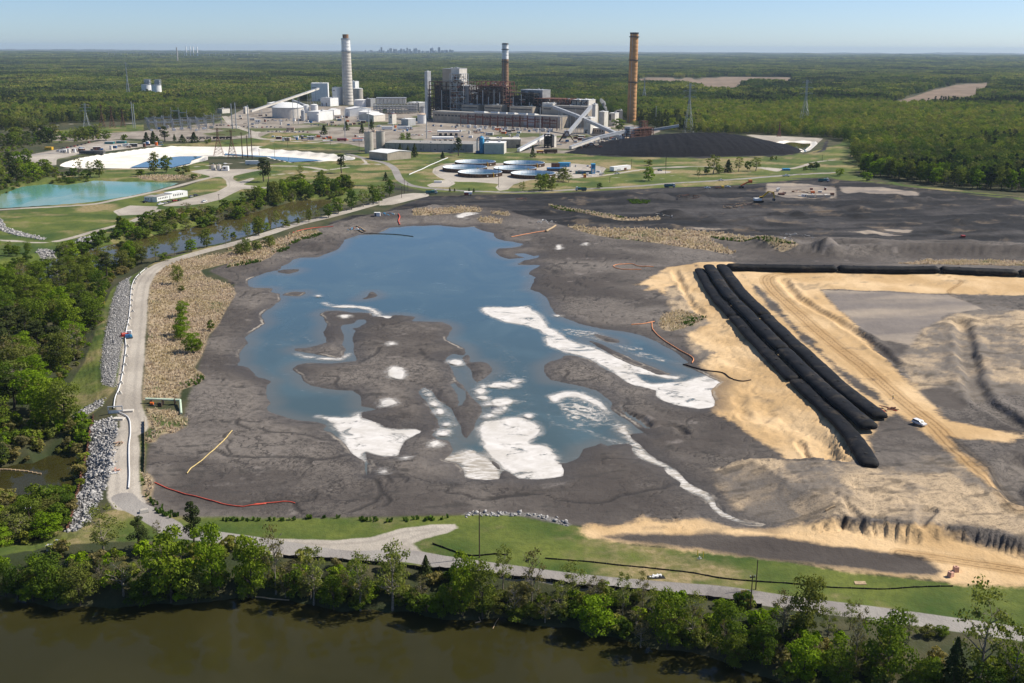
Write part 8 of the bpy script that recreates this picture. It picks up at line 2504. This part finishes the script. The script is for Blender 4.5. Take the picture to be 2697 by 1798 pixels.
 # ---- pump place on the dike and the outfall jetty
P=gz('11',1065,755)
e=empty('pump_set',P,.4,'blue and white pump set standing on the dike road','pump')
MB().box(-1.6,-.9,.2,1.6,.9,.5).build('skid',MT['dgrey'],e)
MB().box(-1.4,-.8,.5,.4,.8,1.7).build('engine_cover',MT['dblue'],e)
MB().tube((.9,-.6,1.0),(.9,.6,1.0),.55,n=12).build('pump_casing',MT['blue'],e)
P=gz('11',1070,722)
e=empty('generator',P,.2,'white generator beside the red pump on the dike','generator')
MB().box(-1.0,-.7,.3,1.0,.7,1.8).build('housing',MT['white'],e)
for s in(-1,1):
 MB().tube((-.2,s*.75,.3),(-.2,s*.95,.3),.3,n=10).build('wheel',MT['tyre'],e)
P=gz('11',1025,735)
e=empty('pump_set',P,.9,'dark red pump lying on the dike riprap edge','pump')
MB().box(-1.8,-.8,.1,1.8,.8,.4).build('skid',MT['carr'],e)
MB().tube((-1.2,0,.9),(.6,0,.9),.6,n=12).build('pump_casing',MT['red'],e)
MB().path([(.6,0,.9),(1.6,.2,.8),(2.6,.6,.3)],.22,8).build('hose',MT['carr'],e)
Pa,Pb,Pc=gz('11',1205,1290),gz('11',1490,1300),gz('11',1497,1388)
e=empty('outfall_pipe',Pa,0,'pale green pipe jetty bending down to the ash','pipe')
l1,l2=Pb-Pa,Pc-Pa
up=Vector((0,0,1.6))
MB().tube(up,l1+up,.42,n=12).build('pipe',MT['mint'],e)
MB().tube(l1+up,l2+Vector((0,0,.5)),.42,n=12).build('pipe',MT['mint'],e)
for k in(.15,.5,.85):
 p=l1*k
 MB().box(p.x-.15,p.y-.8,-.6,p.x+.15,p.y+.8,1.25).build('trestle',MT['wood'],e)
P=gz('11',1255,1312)
e=empty('outfall_pump',P,0,'orange pump beside the pale green jetty pipe','pump')
MB().box(-.9,-.6,0,.9,.6,.5).build('skid',MT['dgrey'],e)
MB().tube((-.5,0,.9),(.6,0,.9),.5,n=12).build('pump_casing',MT['orng'],e)
P=gz('11',1322,1318)
e=empty('outfall_valve',P,0,'dark valve frame under the pale green jetty','valve')
MB().box(-.7,-.5,0,.7,.5,1.4).build('housing',MT['wood'],e)
MB().lathe([(.4,1.4),(.4,1.5),(.05,1.55)],10).build('handwheel',MT['dgrey'],e)
P=gz('11',955,1372)
e=empty('spillway_gate',P,.2,'white gate frame at the dike culvert','gate')
MB().box(-2.2,-.2,0,2.2,.2,.9).build('gate_leaf',MT['white'],e)
MB().box(-2.4,-.3,0,-2.1,.3,2.2).build('post',MT['galv'],e)
MB().box(2.1,-.3,0,2.4,.3,2.2).build('post',MT['galv'],e)
MB().box(-2.4,-.25,2.2,2.4,.25,2.45).build('beam',MT['galv'],e)
a,b=gz('12',1065,112),gz('12',1180,112)
for i,(xa,ya,xb,yb_)in enumerate(((1065,115,1182,108),(1000,180,1100,180))):
 a,b=gz('12',xa,ya),gz('12',xb,yb_)
 d=b-a
 e=empty('culvert_slab',a,math.atan2(d.y,d.x),('pale concrete slab across the dike road','pale concrete slab at the head of the riprap')[i],'slab')
 MB().box(0,-1.2,-.4,d.length,1.2,.35).build('slab',MT['offwhite'],e)
 MB().box(0,-1.3,.34,d.length,-1.0,.6).build('kerb',MT['conc'],e)
for i,(x,y)in enumerate(((1050,405),(1010,650))):
 debris(('pink stakes beside the upper riprap','pink stakes and white bag beside the lower riprap')[i],'12',x,y,8,1.6,['pink','plank']if i==0 else['pink','white'],30+i,(.8,2))
P=gz('12',1275,1005)
e=empty('roadblock',P,.5,'cream concrete block at the dike road end','block')
MB().profile([(-1.2,0),(1.2,0),(1.0,.9),(-1.0,.9)],'y',-.5,.5).build('block',MT['offwhite'],e)
MB().box(-.9,-.2,.88,.9,.2,1.0).build('cap',MT['conc'],e)
for i,(f,x,y,lab)in enumerate((('12',515,1300,'right white well box between yellow posts'),('12',440,1340,'left white well box behind a yellow post'))):
 P=gz(f,x,y)
 e=empty('well_box',P,0,lab,'box')
 MB().box(-.6,-.5,0,.6,.5,1.3).build('housing',MT['offwhite'],e)
 MB().box(-.7,-.6,1.3,.7,.6,1.42).build('lid',MT['lgrey'],e)
for i,(f,x,y,lab)in enumerate((('12',487,1300,'yellow post left of the right well box'),('12',545,1290,'yellow post right of the right well box'),('12',420,1338,'yellow post beside the left well box'),('15',105,690,'left yellow post on the front grass'),('15',143,698,'right yellow post on the front grass'),('11',838,480,'left yellow post on the dike grass'),('11',853,478,'middle yellow post on the dike grass'),('11',866,476,'right yellow post on the dike grass'))):
 P=gz(f,x,y)
 e=empty('bollard',P,0,lab,'post','yellow posts')
 MB().tube((0,0,-.2),(0,0,1.5),.09,n=8).build('shaft',MT['ybar'],e)
 MB().lathe([(.1,1.5),(.1,1.56),(.02,1.62)],8).build('cap',MT['ybar'],e)
P=gz('15',118,716)
e=empty('valve_post',P,0,'white valve between the yellow grass posts','valve')
MB().tube((0,0,0),(0,0,.9),.12,n=8).build('shaft',MT['pipe'],e)
MB().tube((-.5,0,.4),(.5,0,.4),.12,n=8).build('branch',MT['pipe'],e)
for i,(x,y,lab)in enumerate(((1845,832,'larger pink block on the orange sand'),(1882,795,'smaller pink block on the orange sand'))):
 P=gz('15',x,y)
 e=empty('stone_block',P,.6+i,lab,'block')
 MB().profile([(-.75,0),(.75,0),(.62,1.2),(-.5,1.3)],'y',-.5,.5).build('block',MT['pink'],e)
 MB().box(-.15,-.15,1.2,.15,.15,1.4).build('lifting_eye',MT['rust'],e)
a,b,c_,d_=gz('15',1182,866),gz('15',1258,866),gz('15',1270,888),gz('15',1190,888)
mb=MB()
mb.add([p+Vector((0,0,.05))for p in(d_,c_,b,a)]+[p+Vector((0,0,.14))for p in(d_,c_,b,a)],[(3,2,1,0),(4,5,6,7),(0,1,5,4),(1,2,6,5),(2,3,7,6),(3,0,4,7)])
tag(mb.build('plywood_sheet',MT['plank']),'pale plywood sheet lying on the front grass','sheet')
a=gz('14',2160,575)
e=empty('rubble_sack',a,.1,'white rubble heap on black sheet beside the front road','rubble')
MB().prism([(-2.0,-.8),(2.2,-.9),(2.0,.7),(-1.8,.8)],.02,.12).build('sheet',MT['black'],e)
rk=random.Random(2)
for i in range(16):
 x,y=rk.uniform(-1.6,1.4),rk.uniform(-.4,.5)
 MB().lathe([(.02,0),(.32,.12),(.25,.4),(.02,.5)],6).build('stone',MT['roofw'],e,loc=(x,y,.12))
boxy('pump_cabin','white pump cabin on the northwest shore mound','7',1512,1572,862,822,3,'white','cabin','roofw',[('door',.05,.05,.35,.9,'dgrey')])
debris('blue and white pump gear beside the white cabin','7',1650,838,20,6,['blue','pipe','dblue','lgrey'],41,(1,3))
debris('pile of red scaffold beside the black bags','16',1500,1010,12,3.2,['red','redox','plank'],42,(1.2,3.2))
boxy('white_pipe_bundle','white bundle at the sand below the tanks','7',2130,2210,515,495,3,'pipe','pipe','pipe')
debris('dark machine parts west of the tanks','7',2110,320,14,7,['dgrey','rust','soot'],43,(1.5,4))
# ---- the lone worker in a yellow vest
P=gz('16',1537,948)
me=bpy.data.meshes.new('body')
jn={'pelvis':(0,0,.95,.15),'waist':(0,0,1.1,.14),'chest':(0,0,1.32,.17),'neck':(0,0,1.50,.06),'head':(0,0.01,1.60,.095),'crown':(0,0,1.72,.085),'hipL':(.1,0,.9,.1),'kneeL':(.12,.04,.5,.075),'ankL':(.13,0,.1,.05),'toeL':(.14,-.14,.04,.04),'hipR':(-.1,0,.9,.1),'kneeR':(-.14,.03,.5,.075),'ankR':(-.18,.05,.1,.05),'toeR':(-.19,-.09,.04,.04),'shL':(.19,0,1.42,.075),'elL':(.26,.02,1.15,.055),'haL':(.27,-.1,.92,.045),'shR':(-.19,0,1.42,.075),'elR':(-.28,.03,1.16,.055),'haR':(-.3,-.06,.92,.045)}
nmj=list(jn)
ed=[('pelvis','waist'),('waist','chest'),('chest','neck'),('neck','head'),('head','crown'),('pelvis','hipL'),('hipL','kneeL'),('kneeL','ankL'),('ankL','toeL'),('pelvis','hipR'),('hipR','kneeR'),('kneeR','ankR'),('ankR','toeR'),('chest','shL'),('shL','elL'),('elL','haL'),('chest','shR'),('shR','elR'),('elR','haR')]
me.from_pydata([jn[k][:3]for k in nmj],[(nmj.index(a),nmj.index(b))for a,b in ed],[])
pe=empty('person',P,.5,'standing worker in yellow vest on the sand track','person')
bo=bpy.data.objects.new('body',me)
link(bo,pe)
md=bo.modifiers.new('skin','SKIN')
for i,k in enumerate(nmj):
 me.skin_vertices[0].data[i].radius=(jn[k][3],jn[k][3])
me.skin_vertices[0].data[0].use_root=True
bo.modifiers.new('sub','SUBSURF').render_levels=1
me.materials.append(MT['dblue'])
MB().lathe([(.19,1.02),(.21,1.2),(.225,1.36),(.19,1.46),(.1,1.5)],14,cap0=False,cap1=False).build('vest',MT['ybar'],pe)
MB().lathe([(.115,1.66),(.12,1.7),(.09,1.79),(.01,1.82)],12).build('hard_hat',MT['white'],pe)
# ---- small gear standing about the plant yards
rq=random.Random(21)
YARDS=[('2',250,1560,960,1060,46,'before the white works'),('2',1600,2250,1040,1130,22,'right of the cream tower'),('A',300,1500,1090,1290,40,'before the red switchyard'),('B',380,1400,830,1010,34,'under the conveyors'),('6',500,1450,95,165,30,'in the equipment lot'),('2',600,1560,1175,1225,26,'beside the lower lot'),('U',120,1350,360,640,20,'on the tank pad'),('9',1700,2352,560,660,14,'on the pale work pad')]
for f,xa,xb,ya,yb,n,wh in YARDS:
 cc={}
 spots=sorted((rq.uniform(xa,xb),rq.uniform(ya,yb))for _ in range(n))
 for x,y in spots:
  if f=='6':
   y=175-(x-500)*0.08+rq.uniform(-10,12)
  P=gz(f,x,y)
  kd=rq.choice(['drum','crate','skid','box','crate'])
  mm=rq.choice(['white','offwhite','lgrey','rust','dgrey','dblue','redox','tan','white','orng'])
  nm={'white':'white','offwhite':'cream','lgrey':'grey','rust':'rusty','dgrey':'dark','dblue':'blue','redox':'red-brown','tan':'tan','orng':'orange'}[mm]
  word={'drum':'tank','crate':'crate','skid':'pipe skid','box':'cabin'}[kd]
  k2=nm+' '+word
  cc[k2]=cc.get(k2,0)+1
  sc2=rq.uniform(.8,1.5)*(0.6 if f in('U','9')else 1)
  e=empty({'drum':'small_tank','crate':'equipment_crate','skid':'pipe_skid','box':'site_cabin'}[kd],P,rq.uniform(-.4,.4),'small %s %s, %s such from left'%(k2,wh,ordinal(cc[k2])),word.split()[-1],'gear about the plant yards')
  e.scale=(sc2,)*3
  if kd=='drum':
   MB().lathe([(1.3,0),(1.3,3.2)],12,cap1=False).build('shell',MT[mm],e,True)
   MB().lathe([(1.35,3.2),(.8,3.6),(.05,3.8)],12).build('lid',MT['lgrey'],e)
  elif kd=='crate':
   MB().box(-1.8,-1.2,.25,1.8,1.2,2.2).build('body',MT[mm],e)
   MB().box(-1.9,-1.3,0,1.9,1.3,.25).build('pallet',MT['plank'],e)
  elif kd=='skid':
   for k in range(4):
    MB().tube((-3.5,-.9+.6*k,.5),(3.5,-.9+.6*k,.5),.28,n=8).build('pipe',MT[mm],e)
   MB().box(-2.5,-1.2,0,-2.1,1.2,.22).build('sleeper',MT['wood'],e)
   MB().box(2.1,-1.2,0,2.5,1.2,.22).build('sleeper',MT['wood'],e)
  else:
   MB().box(-3,-1.3,.3,3,1.3,2.9).build('body',MT[mm],e)
   MB().box(-3.1,-1.4,2.9,3.1,1.4,3.05).build('roof',MT['roofw'],e)
   MB().box(-1.8,-1.36,1.3,-.8,-1.28,2.2).build('window',MT['glass'],e)
   MB().box(.6,-1.36,.35,1.5,-1.28,2.4).build('door',MT['dgrey'],e)
